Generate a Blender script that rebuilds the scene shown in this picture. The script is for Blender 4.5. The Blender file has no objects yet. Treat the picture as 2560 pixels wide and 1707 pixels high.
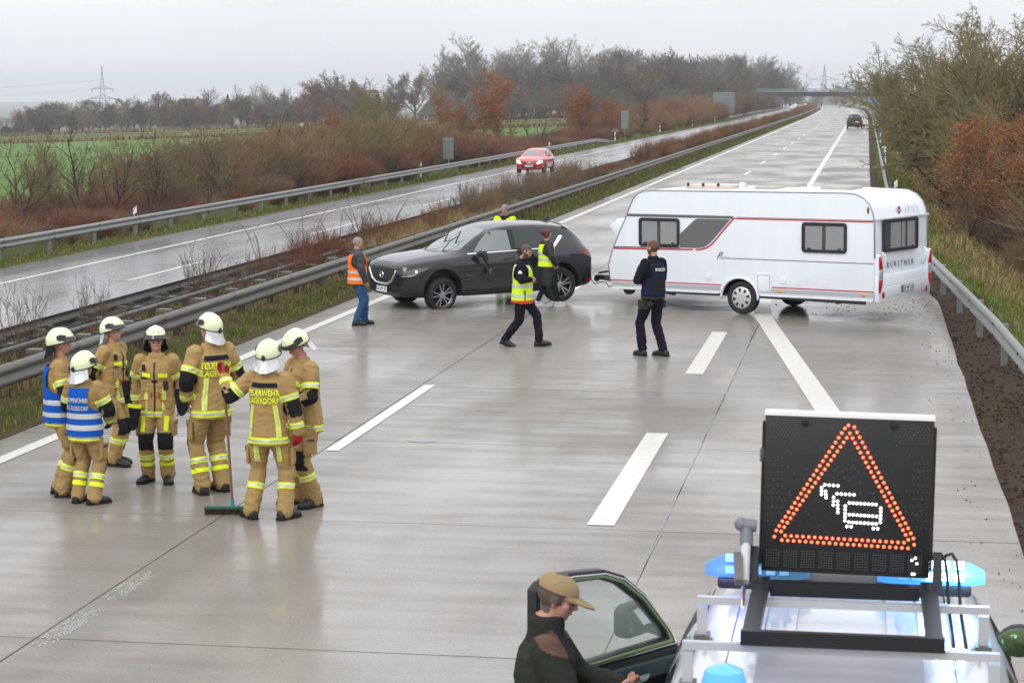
import bpy, bmesh, math, random
import numpy as np
from mathutils import Vector, Matrix, noise as mnoise
from mathutils.bvhtree import BVHTree

SC = bpy.context.scene
COL = SC.collection
R = math.radians
random.seed(7)

# ------------------------------------------------------------------ camera
cam_data = bpy.data.cameras.new('camera')
cam = bpy.data.objects.new('camera', cam_data)
COL.objects.link(cam)
cam_data.sensor_width = 36.0
cam_data.lens = 75.48
cam.location = (0, 0, 4.339)
cam.rotation_euler = (math.pi / 2 - 0.11511, 0, 0.162975)
cam_data.clip_start = 0.5
cam_data.clip_end = 12000
cam_data.dof.use_dof = True
cam_data.dof.focus_distance = 36
cam_data.dof.aperture_fstop = 9.0
SC.camera = cam

# ------------------------------------------------------------------ overcast sky
world = bpy.data.worlds.new('World')
SC.world = world
world.use_nodes = True
wn, wl = world.node_tree.nodes, world.node_tree.links
wn.clear()
w_out = wn.new('ShaderNodeOutputWorld')
w_bg = wn.new('ShaderNodeBackground')
w_sky = wn.new('ShaderNodeTexSky')
w_sky.sky_type = 'NISHITA'
w_sky.sun_disc = False
w_sky.sun_elevation = R(38)
w_sky.sun_rotation = R(200)
w_sky.air_density = 1.0
w_sky.dust_density = 4.0
w_geo = wn.new('ShaderNodeTexCoord')
w_sep = wn.new('ShaderNodeSeparateXYZ')
wl.new(w_geo.outputs['Generated'], w_sep.inputs[0])
w_map = wn.new('ShaderNodeMapRange')          # standard overcast luminance: zenith three times the horizon
w_map.inputs['From Min'].default_value = 0.0
w_map.inputs['From Max'].default_value = 1.0
w_map.inputs['To Min'].default_value = 1.06
w_map.inputs['To Max'].default_value = 1.9
wl.new(w_sep.outputs['Z'], w_map.inputs['Value'])
w_noise = wn.new('ShaderNodeTexNoise')
w_noise.inputs['Scale'].default_value = 2.2
w_noise.inputs['Detail'].default_value = 5
w_noise.inputs['Roughness'].default_value = 0.55
w_mp = wn.new('ShaderNodeMapping')
w_mp.inputs['Scale'].default_value = (1, 1, 4)
wl.new(w_geo.outputs['Generated'], w_mp.inputs[0])
wl.new(w_mp.outputs[0], w_noise.inputs['Vector'])
w_cl = wn.new('ShaderNodeMapRange')
w_cl.inputs['From Min'].default_value = 0.3
w_cl.inputs['From Max'].default_value = 0.7
w_cl.inputs['To Min'].default_value = 0.87
w_cl.inputs['To Max'].default_value = 1.08
wl.new(w_noise.outputs['Fac'], w_cl.inputs['Value'])
w_mul = wn.new('ShaderNodeMath'); w_mul.operation = 'MULTIPLY'
wl.new(w_map.outputs[0], w_mul.inputs[0]); wl.new(w_cl.outputs[0], w_mul.inputs[1])
w_tint = wn.new('ShaderNodeMix'); w_tint.data_type = 'RGBA'; w_tint.blend_type = 'MULTIPLY'
w_tint.inputs['Factor'].default_value = 1.0
w_tint.inputs['A'].default_value = (0.965, 0.99, 1.03, 1)
wl.new(w_mul.outputs[0], w_tint.inputs['B'])
w_sc = wn.new('ShaderNodeMix'); w_sc.data_type = 'RGBA'; w_sc.blend_type = 'MULTIPLY'
w_sc.inputs['Factor'].default_value = 1.0
w_sc.inputs['B'].default_value = (0.1, 0.1, 0.1, 1)
wl.new(w_sky.outputs[0], w_sc.inputs['A'])
w_mix = wn.new('ShaderNodeMix'); w_mix.data_type = 'RGBA'
w_mix.inputs['Factor'].default_value = 0.04           # the clouds hide nearly all of the clear sky
wl.new(w_tint.outputs['Result'], w_mix.inputs['A']); wl.new(w_sc.outputs['Result'], w_mix.inputs['B'])
wl.new(w_mix.outputs['Result'], w_bg.inputs['Color'])
w_bg.inputs['Strength'].default_value = 1.0
wl.new(w_bg.outputs[0], w_out.inputs['Surface'])

sun_d = bpy.data.lights.new('sun', 'SUN')
sun_d.energy = 1.1
sun_d.angle = R(25)
sun_d.color = (1.0, 0.96, 0.9)
sun = bpy.data.objects.new('sun', sun_d)
COL.objects.link(sun)
sun.rotation_euler = (R(52), 0, R(-20))
SC.view_settings.view_transform = 'Standard'
SC.view_settings.look = 'None'
SC.view_settings.exposure = 0.0
SC.view_settings.gamma = 1.0
SC.view_settings.use_curve_mapping = False
SC.cycles.use_denoising = True
SC.cycles.max_bounces = 7
SC.cycles.transparent_max_bounces = 12
SC.cycles.volume_bounces = 0
SC.cycles.sample_clamp_indirect = 6

# ------------------------------------------------------------------ helpers
def tag(o, label=None, cat=None, group=None, kind=None):
    if label: o['label'] = label
    if cat: o['category'] = cat
    if group: o['group'] = group
    if kind: o['kind'] = kind
    return o

def empty(name, loc=(0, 0, 0), rz=0.0, label=None, cat=None, group=None):
    o = bpy.data.objects.new(name, None)
    o.empty_display_size = 0.2
    COL.objects.link(o)
    o.location = loc
    o.rotation_euler = (0, 0, rz)
    return tag(o, label, cat, group)

def link(name, me, parent=None, loc=None):
    o = bpy.data.objects.new(name, me)
    COL.objects.link(o)
    if parent is not None: o.parent = parent
    if loc is not None: o.location = loc
    return o

def np_mesh(name, V, F, mats, smooth=False, midx=None):
    """V (n,3), F (m,k) arrays -> mesh"""
    V = np.asarray(V, dtype=np.float32); F = np.asarray(F, dtype=np.int32)
    me = bpy.data.meshes.new(name)
    k = F.shape[1]
    me.vertices.add(len(V)); me.vertices.foreach_set('co', V.ravel())
    me.loops.add(F.size); me.loops.foreach_set('vertex_index', F.ravel())
    me.polygons.add(len(F))
    me.polygons.foreach_set('loop_start', np.arange(0, F.size, k, dtype=np.int32))
    for m in (mats if isinstance(mats, (list, tuple)) else [mats]): me.materials.append(m)
    if midx is not None: me.polygons.foreach_set('material_index', np.asarray(midx, dtype=np.int32))
    if smooth: me.polygons.foreach_set('use_smooth', np.ones(len(F), dtype=bool))
    me.update(calc_edges=True)
    return me

class MB:
    """collects shapes and links them as one mesh object"""
    def __init__(s): s.v = []; s.f = []; s.m = []; s.cur = 0
    def add(s, v, f):
        n = len(s.v); s.v += [tuple(p) for p in v]
        s.f += [tuple(i + n for i in q) for q in f]; s.m += [s.cur] * len(f); return s
    def box(s, x0, x1, y0, y1, z0, z1, M=None):
        v = [Vector((x, y, z)) for x in (x0, x1) for y in (y0, y1) for z in (z0, z1)]
        if M is not None: v = [M @ p for p in v]
        return s.add(v, [(0, 1, 3, 2), (4, 6, 7, 5), (0, 4, 5, 1), (2, 3, 7, 6), (0, 2, 6, 4), (1, 5, 7, 3)])
    def bar(s, a, b, w, h, up=(0, 0, 1)):
        a, b = Vector(a), Vector(b); d = (b - a).normalized(); u = Vector(up)
        x = d.cross(u)
        if x.length < 1e-4: x = d.cross(Vector((1, 0, 0)))
        x.normalize(); u = x.cross(d)
        v = [p + x * sx * w / 2 + u * su * h / 2 for p in (a, b) for sx, su in ((-1, -1), (1, -1), (1, 1), (-1, 1))]
        return s.add(v, [(3, 2, 1, 0), (4, 5, 6, 7), (0, 1, 5, 4), (1, 2, 6, 5), (2, 3, 7, 6), (3, 0, 4, 7)])
    def tube(s, pts, rad, n=8, cap=True, flat=1.0):
        pts = [Vector(p) for p in pts]
        if not isinstance(rad, (list, tuple)): rad = [rad] * len(pts)
        prev = None; rings = []
        for i, p in enumerate(pts):
            d = (pts[min(i + 1, len(pts) - 1)] - pts[max(i - 1, 0)])
            d = d.normalized() if d.length > 1e-9 else Vector((0, 0, 1))
            if prev is None:
                x = d.cross(Vector((0, 0, 1)))
                if x.length < 1e-3: x = d.cross(Vector((0, 1, 0)))
            else: x = prev - d * prev.dot(d)
            x.normalize(); prev = x; y = d.cross(x)
            rings.append([p + x * math.cos(2 * math.pi * k / n) * rad[i] + y * math.sin(2 * math.pi * k / n) * rad[i] * flat for k in range(n)])
        v = [q for r in rings for q in r]; f = []
        for i in range(len(rings) - 1):
            for k in range(n):
                k2 = (k + 1) % n
                f.append((i * n + k, i * n + k2, (i + 1) * n + k2, (i + 1) * n + k))
        if cap:
            f.append(tuple(range(n - 1, -1, -1))); b = (len(rings) - 1) * n; f.append(tuple(range(b, b + n)))
        return s.add(v, f)
    def loft(s, rings, cap=True, closed=True):
        n = len(rings[0]); v = [q for r in rings for q in r]; f = []
        for i in range(len(rings) - 1):
            for k in range(n if closed else n - 1):
                k2 = (k + 1) % n
                f.append((i * n + k, i * n + k2, (i + 1) * n + k2, (i + 1) * n + k))
        if cap:
            f.append(tuple(range(n - 1, -1, -1))); b = (len(rings) - 1) * n; f.append(tuple(range(b, b + n)))
        return s.add(v, f)
    def lathe(s, prof, n=24, M=None, closed=False):
        """prof (r,z) around local z"""
        M = M or Matrix(); v = []; f = []
        for r, z in prof:
            for k in range(n):
                a = 2 * math.pi * k / n; v.append(M @ Vector((r * math.cos(a), r * math.sin(a), z)))
        for i in range(len(prof) - 1):
            for k in range(n):
                k2 = (k + 1) % n; f.append((i * n + k, i * n + k2, (i + 1) * n + k2, (i + 1) * n + k))
        return s.add(v, f)
    def prism(s, outline, h, M=None, h0=0.0):
        """outline in local xy, extruded h0..h along local z"""
        M = M or Matrix(); n = len(outline)
        v = [M @ Vector((x, y, h0)) for x, y in outline] + [M @ Vector((x, y, h)) for x, y in outline]
        f = [tuple(range(n - 1, -1, -1)), tuple(range(n, 2 * n))]
        f += [(k, (k + 1) % n, (k + 1) % n + n, k + n) for k in range(n)]
        return s.add(v, f)
    def ball(s, c, r, n=10, m=6):
        c = Vector(c); r = Vector(r) if isinstance(r, (tuple, list, Vector)) else Vector((r, r, r))
        rings = []
        for i in range(m + 1):
            t = math.pi * (0.03 + 0.94 * i / m)
            rings.append([c + Vector((r.x * math.sin(t) * math.cos(2 * math.pi * k / n), r.y * math.sin(t) * math.sin(2 * math.pi * k / n), -r.z * math.cos(t))) for k in range(n)])
        return s.loft(rings)
    def mesh(s, name, mats, smooth=False):
        me = bpy.data.meshes.new(name)
        me.from_pydata(s.v, [], s.f)
        for m in (mats if isinstance(mats, (list, tuple)) else [mats]): me.materials.append(m)
        if len(me.materials) > 1: me.polygons.foreach_set('material_index', s.m)
        if smooth is True: me.polygons.foreach_set('use_smooth', [True] * len(s.f))
        me.update()
        if smooth not in (True, False): shade_auto(me, smooth)
        return me
    def build(s, name, mats, parent=None, smooth=False, loc=None):
        return link(name, s.mesh(name, mats, smooth), parent, loc)

def shade_auto(me, deg=35):
    me.polygons.foreach_set('use_smooth', [True] * len(me.polygons))
    bm = bmesh.new(); bm.from_mesh(me)
    bmesh.ops.recalc_face_normals(bm, faces=bm.faces)
    lim = R(deg)
    for e in bm.edges:
        if len(e.link_faces) == 2 and e.calc_face_angle(0) > lim: e.smooth = False
    bm.to_mesh(me); bm.free()

BENCH = bpy.data.scenes.new('workbench')          # modifiers are applied in an empty scene of their own
def applied(me, mods):
    """mesh with modifiers applied; mods = [(type, {attr: value})]"""
    o = bpy.data.objects.new('temporary', me); BENCH.collection.objects.link(o)
    for t, kw in mods:
        md = o.modifiers.new(t, t)
        for k, v in kw.items():
            setattr(md, k, v)
            if k == 'object': BENCH.collection.objects.link(v)
    BENCH.view_layers[0].update(); dg = BENCH.view_layers[0].depsgraph
    out = bpy.data.meshes.new_from_object(o.evaluated_get(dg))
    bpy.data.objects.remove(o)
    return out

def bevelled(mb, w, seg=2, name='m', mats=None, deg=40):
    me = mb.mesh(name, mats)
    out = applied(me, [('BEVEL', dict(width=w, segments=seg, limit_method='ANGLE', angle_limit=R(30)))])
    shade_auto(out, deg)
    bpy.data.meshes.remove(me)
    return out

def copy_tree(o, parent=None):
    c = o.copy(); COL.objects.link(c)
    if parent is not None:
        c.parent = parent
    for ch in list(o.children): copy_tree(ch, c)
    return c

def rrect(x0, x1, y0, y1, r, n=5):
    pts = []
    for cx, cy, a0 in ((x1 - r, y1 - r, 0), (x0 + r, y1 - r, 90), (x0 + r, y0 + r, 180), (x1 - r, y0 + r, 270)):
        for k in range(n + 1):
            a = R(a0 + 90 * k / n); pts.append((cx + r * math.cos(a), cy + r * math.sin(a)))
    return pts

def bvh_of(me, M=None):
    vs = [(M @ v.co) if M else v.co.copy() for v in me.vertices]
    return BVHTree.FromPolygons(vs, [tuple(p.vertices) for p in me.polygons])

def patch(bvh, outline, mk, d, off, res=0.08, holes=None):
    """a flat outline (u,v) laid on a surface: mk(u,v) -> ray origin, d = ray direction; points sit off above the surface"""
    bm = bmesh.new()
    vs = [bm.verts.new((u, v, 0)) for u, v in outline]
    f = bm.faces.new(vs)
    us = [p[0] for p in outline]; vv = [p[1] for p in outline]
    for ax, lo, hi in ((0, min(us), max(us)), (1, min(vv), max(vv))):
        k = max(1, int((hi - lo) / res))
        for i in range(1, k):
            c = lo + (hi - lo) * i / k + 1e-5
            co = Vector((c, 0, 0)) if ax == 0 else Vector((0, c, 0)); no = Vector((1, 0, 0)) if ax == 0 else Vector((0, 1, 0))
            bmesh.ops.bisect_plane(bm, geom=list(bm.verts) + list(bm.edges) + list(bm.faces), plane_co=co, plane_no=no)
    out = lay(bm, bvh, mk, d, off)
    return out

def lay(bm, bvh, mk, d, off):
    d = Vector(d).normalized(); miss = []; last = None
    for v in bm.verts:
        o = Vector(mk(v.co.x, v.co.y))
        h = bvh.ray_cast(o, d)
        if h[0] is None: miss.append((v, o)); continue
        nn = h[1] if h[1].dot(d) < 0 else -h[1]
        v.co = h[0] + (nn * 0.5 - d * 0.5).normalized() * off
        last = v.co.dot(d)
    for v, o in miss: v.co = o + d * ((last if last is not None else 0) - o.dot(d))
    me = bpy.data.meshes.new('patch'); bm.to_mesh(me); bm.free()
    return me

def text_mesh(txt, size, mats, align='CENTER', extrude=0.0, bold=0.0, spacing=1.0, shear=0.0):
    c = bpy.data.curves.new('lettering', 'FONT')
    c.body = txt; c.size = size; c.align_x = align; c.align_y = 'CENTER'
    c.extrude = extrude; c.offset = bold; c.space_character = spacing; c.resolution_u = 2; c.shear = shear
    o = bpy.data.objects.new('temporary', c); BENCH.collection.objects.link(o)
    BENCH.view_layers[0].update(); dg = BENCH.view_layers[0].depsgraph
    me = bpy.data.meshes.new_from_object(o.evaluated_get(dg))
    bpy.data.objects.remove(o); bpy.data.curves.remove(c)
    me.materials.clear()
    me.materials.append(mats)
    return me

def text_on(bvh, txt, size, mat, mk, d, off, name, parent, **kw):
    me = text_mesh(txt, size, mat, **kw)
    bm = bmesh.new(); bm.from_mesh(me)
    bmesh.ops.subdivide_edges(bm, edges=[e for e in bm.edges if e.calc_length() > 0.05], cuts=1)
    out = lay(bm, bvh, mk, d, off); out.materials.append(mat)
    return link(name, out, parent)

# ------------------------------------------------------------------ materials
def mat(name, col, rough=0.6, metal=0.0, var=0.0, vscale=8.0, bump=0.0, bscale=60.0, spec=0.5, coat=0.0, coatr=0.05, emit=None, es=1.0,
        alpha=1.0, trans=0.0, ior=1.45, col2=None, rnd=0.0, stretch=None, sheen=0.0, thr=None, rvar=0.0):
    m = bpy.data.materials.new(name); m.use_nodes = True
    nt = m.node_tree; N, L = nt.nodes, nt.links
    b = N['Principled BSDF']
    c = tuple(col) + (1,)
    b.inputs['Base Color'].default_value = c
    b.inputs['Roughness'].default_value = rough
    b.inputs['Metallic'].default_value = metal
    b.inputs['Specular IOR Level'].default_value = spec if rough < .8 or spec != .5 else .12
    b.inputs['IOR'].default_value = ior
    b.inputs['Alpha'].default_value = alpha
    b.inputs['Transmission Weight'].default_value = trans
    b.inputs['Coat Weight'].default_value = coat
    b.inputs['Coat Roughness'].default_value = coatr
    if sheen: b.inputs['Sheen Weight'].default_value = sheen
    if emit:
        b.inputs['Emission Color'].default_value = tuple(emit) + (1,); b.inputs['Emission Strength'].default_value = es
    co = None
    if var or bump or col2 or rvar:
        tc = N.new('ShaderNodeTexCoord'); mp = N.new('ShaderNodeMapping')
        L.new(tc.outputs['Object'], mp.inputs[0])
        if stretch: mp.inputs['Scale'].default_value = stretch
        co = mp.outputs[0]
    last = None
    if var or col2 or rvar:
        nz = N.new('ShaderNodeTexNoise'); nz.inputs['Scale'].default_value = vscale; nz.inputs['Detail'].default_value = 6; nz.inputs['Roughness'].default_value = 0.65
        L.new(co, nz.inputs['Vector'])
        if var or col2:
            mr = N.new('ShaderNodeMapRange')
            lo, hi = thr if thr else (0.3, 0.7)
            mr.inputs['From Min'].default_value = lo; mr.inputs['From Max'].default_value = hi
            L.new(nz.outputs['Fac'], mr.inputs['Value'])
            mx = N.new('ShaderNodeMix'); mx.data_type = 'RGBA'
            c2 = tuple(col2) + (1,) if col2 else tuple(min(1, x * (1 + var)) for x in col) + (1,)
            c1 = c if col2 else tuple(x * (1 - var) for x in col) + (1,)
            mx.inputs['A'].default_value = c1; mx.inputs['B'].default_value = c2
            L.new(mr.outputs[0], mx.inputs['Factor']); last = mx.outputs['Result']
        if rvar:
            mr = N.new('ShaderNodeMapRange'); mr.inputs['From Min'].default_value = .3; mr.inputs['From Max'].default_value = .7
            mr.inputs['To Min'].default_value = max(0, rough - rvar); mr.inputs['To Max'].default_value = rough + rvar
            L.new(nz.outputs['Fac'], mr.inputs['Value']); L.new(mr.outputs[0], b.inputs['Roughness'])
    if rnd:
        oi = N.new('ShaderNodeObjectInfo'); hs = N.new('ShaderNodeHueSaturation')
        mr = N.new('ShaderNodeMapRange'); mr.inputs['To Min'].default_value = 1 - rnd; mr.inputs['To Max'].default_value = 1 + rnd
        L.new(oi.outputs['Random'], mr.inputs['Value']); L.new(mr.outputs[0], hs.inputs['Value'])
        if last is not None: L.new(last, hs.inputs['Color'])
        else: hs.inputs['Color'].default_value = c
        last = hs.outputs[0]
    if last is not None: L.new(last, b.inputs['Base Color'])
    if bump:
        nb = N.new('ShaderNodeTexNoise'); nb.inputs['Scale'].default_value = bscale; nb.inputs['Detail'].default_value = 4
        L.new(co, nb.inputs['Vector'])
        bp = N.new('ShaderNodeBump'); bp.inputs['Strength'].default_value = bump; bp.inputs['Distance'].default_value = 0.02
        L.new(nb.outputs['Fac'], bp.inputs['Height']); L.new(bp.outputs[0], b.inputs['Normal'])
    return m
# ------------------------------------------------------------------ the lie of the land
def bend(Y): return -3.2e-5 * max(0.0, Y - 350.0) ** 2          # the road swings gently to the left
def fall(Y): return -0.0034 * max(0.0, Y - 520.0)               # and drops a little towards the far bridge
def rp(X, Y, z=0.0): return Vector((X + bend(Y), Y, z + fall(Y)))
def left_z(X): return -0.058 * (-X - 13.0)                      # camber of the opposite carriageway
def land_z(X, Y):
    """ground level away from the road"""
    x = X - bend(Y)
    if x < -26.5: z = -0.85 - 0.035 * (min(-x, 900) - 26.5)
    elif x > 2.0:
        z = -0.40 - 0.30 * (min(x, 9.0) - 2.0) - 0.03 * max(0, min(x, 60) - 9.0)
    else: z = -0.3
    return z + fall(Y)

def wet_road(name, c1, c2, film, scale_y=1.0, brushed=0.16, slab=True, base_rough=0.6):
    m = bpy.data.materials.new(name); m.use_nodes = True
    N, L = m.node_tree.nodes, m.node_tree.links
    b = N['Principled BSDF']
    g = N.new('ShaderNodeNewGeometry')
    mp = N.new('ShaderNodeMapping'); L.new(g.outputs['Position'], mp.inputs[0])
    big = N.new('ShaderNodeTexNoise'); big.inputs['Scale'].default_value = 0.35; big.inputs['Detail'].default_value = 5
    mp2 = N.new('ShaderNodeMapping'); mp2.inputs['Scale'].default_value = (1.0, 0.45, 1); L.new(g.outputs['Position'], mp2.inputs[0])
    L.new(mp2.outputs[0], big.inputs['Vector'])
    streak = N.new('ShaderNodeTexNoise'); streak.inputs['Scale'].default_value = 1.0; streak.inputs['Detail'].default_value = 6; streak.inputs['Roughness'].default_value = .62
    mp3 = N.new('ShaderNodeMapping'); mp3.inputs['Scale'].default_value = (0.55, 3.0, 1) if slab else (2.2, 0.05, 1)
    L.new(g.outputs['Position'], mp3.inputs[0]); L.new(mp3.outputs[0], streak.inputs['Vector'])
    grain = N.new('ShaderNodeTexNoise'); grain.inputs['Scale'].default_value = 42; grain.inputs['Detail'].default_value = 4; grain.inputs['Roughness'].default_value = .8
    L.new(mp.outputs[0], grain.inputs['Vector'])
    a1 = N.new('ShaderNodeMath'); a1.operation = 'MULTIPLY_ADD'; a1.inputs[1].default_value = 0.68 if slab else 0.5
    L.new(big.outputs['Fac'], a1.inputs[0])
    a2 = N.new('ShaderNodeMath'); a2.operation = 'MULTIPLY'; a2.inputs[1].default_value = 0.32 if slab else 0.5
    L.new(streak.outputs['Fac'], a2.inputs[0]); L.new(a2.outputs[0], a1.inputs[2])
    mr = N.new('ShaderNodeMapRange'); mr.inputs['From Min'].default_value = .36; mr.inputs['From Max'].default_value = .64
    L.new(a1.outputs[0], mr.inputs['Value'])
    mx = N.new('ShaderNodeMix'); mx.data_type = 'RGBA'
    mx.inputs['A'].default_value = c1 + (1,); mx.inputs['B'].default_value = c2 + (1,)
    L.new(mr.outputs[0], mx.inputs['Factor'])
    gm = N.new('ShaderNodeMapRange'); gm.inputs['From Min'].default_value = .3; gm.inputs['From Max'].default_value = .7
    gm.inputs['To Min'].default_value = .70; gm.inputs['To Max'].default_value = 1.26
    L.new(grain.outputs['Fac'], gm.inputs['Value'])
    mg = N.new('ShaderNodeMix'); mg.data_type = 'RGBA'; mg.blend_type = 'MULTIPLY'; mg.inputs['Factor'].default_value = 1
    L.new(mx.outputs['Result'], mg.inputs['A']); L.new(gm.outputs[0], mg.inputs['B'])
    out = mg.outputs['Result']
    if slab:                                  # worn wheel tracks along the lanes
        tr = N.new('ShaderNodeTexNoise'); tr.inputs['Scale'].default_value = 1.0; tr.inputs['Detail'].default_value = 3
        mt = N.new('ShaderNodeMapping'); mt.inputs['Scale'].default_value = (1.1, .025, 1); L.new(g.outputs['Position'], mt.inputs[0]); L.new(mt.outputs[0], tr.inputs['Vector'])
        tm = N.new('ShaderNodeMapRange'); tm.inputs['From Min'].default_value = .35; tm.inputs['From Max'].default_value = .65; tm.inputs['To Min'].default_value = .84; tm.inputs['To Max'].default_value = 1.08
        L.new(tr.outputs['Fac'], tm.inputs['Value'])
        m3 = N.new('ShaderNodeMix'); m3.data_type = 'RGBA'; m3.blend_type = 'MULTIPLY'; m3.inputs['Factor'].default_value = 1
        L.new(out, m3.inputs['A']); L.new(tm.outputs[0], m3.inputs['B']); out = m3.outputs['Result']
    if slab:
        oi = N.new('ShaderNodeObjectInfo'); hs = N.new('ShaderNodeHueSaturation')
        om = N.new('ShaderNodeMapRange'); om.inputs['To Min'].default_value = .93; om.inputs['To Max'].default_value = 1.06
        L.new(oi.outputs['Random'], om.inputs['Value']); L.new(om.outputs[0], hs.inputs['Value']); L.new(out, hs.inputs['Color']); out = hs.outputs[0]
    L.new(out, b.inputs['Base Color'])
    b.inputs['Roughness'].default_value = base_rough
    b.inputs['Specular IOR Level'].default_value = 0.3
    # water film: thickness and smoothness vary
    fm = N.new('ShaderNodeMapRange'); fm.inputs['From Min'].default_value = .4; fm.inputs['From Max'].default_value = .6
    fm.inputs['To Min'].default_value = film[0]; fm.inputs['To Max'].default_value = film[1]
    L.new(a1.outputs[0], fm.inputs['Value']); L.new(fm.outputs[0], b.inputs['Coat Weight'])
    rm = N.new('ShaderNodeMapRange'); rm.inputs['From Min'].default_value = .4; rm.inputs['From Max'].default_value = .6
    rm.inputs['To Min'].default_value = film[2]; rm.inputs['To Max'].default_value = film[3]
    L.new(a1.outputs[0], rm.inputs['Value']); L.new(rm.outputs[0], b.inputs['Coat Roughness'])
    b.inputs['Coat IOR'].default_value = 1.38
    fine = N.new('ShaderNodeTexNoise'); fine.inputs['Scale'].default_value = 1.0; fine.inputs['Detail'].default_value = 3
    mp4 = N.new('ShaderNodeMapping'); mp4.inputs['Scale'].default_value = (5, 26, 1) if slab else (20, 2, 1)
    L.new(g.outputs['Position'], mp4.inputs[0]); L.new(mp4.outputs[0], fine.inputs['Vector'])
    bp = N.new('ShaderNodeBump'); bp.inputs['Strength'].default_value = brushed; bp.inputs['Distance'].default_value = .004
    L.new(fine.outputs['Fac'], bp.inputs['Height'])
    L.new(bp.outputs[0], b.inputs['Coat Normal']); L.new(bp.outputs[0], b.inputs['Normal'])
    return m

M_conc = wet_road('wet_concrete', (.172, .152, .130), (.258, .234, .207), (0.15, 0.88, .30, .10))
M_asph = wet_road('wet_asphalt', (.10, .10, .105), (.155, .155, .16), (.9, 1.0, .22, .12), slab=False, brushed=.2)
M_joint = mat('joint_filler', (.035, .033, .03), .5)
M_paint = mat('road_paint', (.60, .585, .53), .45, var=.16, vscale=14, coat=.5, coatr=.2, bump=.2, bscale=90)
M_soil = mat('wet_soil', (.022, .0135, .008), .85, col2=(.062, .040, .024), vscale=6, bump=1.0, bscale=14)
M_verge = mat('verge_turf', (.075, .085, .022), .95, col2=(.14, .12, .05), vscale=3, bump=.8, bscale=30)
M_median = mat('median_turf', (.050, .048, .02), .95, col2=(.11, .075, .04), vscale=2.5, bump=.8, bscale=30)
M_litter = mat('leaf_litter', (.045, .030, .018), .95, col2=(.11, .070, .038), vscale=1.5, bump=.6, bscale=20)
M_field = mat('winter_crop_field', (.075, .135, .030), .95, col2=(.112, .190, .044), vscale=.09, stretch=(1, .25, 1))
M_land = mat('meadow', (.080, .10, .035), .95, col2=(.11, .10, .05), vscale=.02)

def strip(name, cols, Ys, m, kind='structure', parent=None, noise=0.0, lower=0.0, follow=True):
    V = []; F = []; n = len(cols)
    for Y in Ys:
        for X, z in cols:
            p = rp(X, Y, z) if follow else Vector((X, Y, z))
            if noise: p.z += noise * mnoise.noise(Vector((p.x * 1.3, p.y * 1.3, 3)))
            V.append(p)
    for i in range(len(Ys) - 1):
        for k in range(n - 1):
            a = i * n + k; F.append((a, a + 1, a + n + 1, a + n))
    o = link(name, np_mesh(name, V, F, m, smooth=True), parent)
    if kind and parent is None: o['kind'] = kind
    return o

def yrange(a, b, d0, grow=1.06):
    out = [a]; d = d0
    while out[-1] < b: out.append(min(b, out[-1] + d)); d *= grow
    return out
FAR = yrange(-30, 2600, 6, 1.045)
# one broad sheet of land to the horizon; its level under the roads is lower than they are
gx = [-5200, -3000, -1600, -900, -500, -250, -120, -60, -40, -31, -28, -26.4, -26.3, 1.9, 2.0, 3.5, 5, 7, 9, 14, 24, 60, 200, 800, 2600]
V = []; GY = yrange(-40, 9000, 8, 1.08)
for Y in GY:
    for X in gx:
        V.append((X + bend(min(Y, 1500)), Y, land_z(X + bend(Y), Y) if not (-26.35 < X < 1.95) else -1.1 + fall(Y)) if Y < 1500 else (X + bend(1500), Y, land_z(X + bend(1500), 1500) if not (-26.35 < X < 1.95) else -1.1 + fall(1500)))
n = len(gx)
F = [(i * n + k, i * n + k + 1, (i + 1) * n + k + 1, (i + 1) * n + k) for i in range(len(GY) - 1) for k in range(n - 1)]
tag(link('ground', np_mesh('ground', V, F, M_land, smooth=True)), kind='structure')

# winter crop on the left, in three plots divided by reed banks
def plot(name, x0, x1, y0, y1, m, lift):
    xs = np.linspace(x0, x1, 14); ys = np.linspace(y0, y1, 14); V = []
    for y in ys:
        for x in xs: V.append((x, y, land_z(x, y) + lift))
    F = [(i * 14 + k, i * 14 + k + 1, (i + 1) * 14 + k + 1, (i + 1) * 14 + k) for i in range(13) for k in range(13)]
    return tag(link(name, np_mesh(name, V, F, m, smooth=True)), kind='structure')
plot('field', -900, -36, 40, 690, M_field, .05)

# ------------------------------------------------------------------ carriageway on the right (the one with the accident)
XL, XR = -10.7, 1.57
def xr(Y):   # right-hand edge of the pavement: the slip road ends beside the caravan
    return float(np.interp(Y, [46.5, 52, 65, 100, 106], [1.57, .85, .5, .28, .24]))
road = link('carriageway', None) if False else None
base_Y = [-5] + list(np.arange(1, 106.1, 5))
V = []; F = []
for i, Y in enumerate(base_Y):
    V += [(XL + .01, Y, -.03), (xr(Y) - .01, Y, -.03)]
    if i: F.append((2 * i - 2, 2 * i - 1, 2 * i + 1, 2 * i))
road = tag(link('carriageway', np_mesh('carriageway', V, F, M_joint)), kind='structure')
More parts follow.
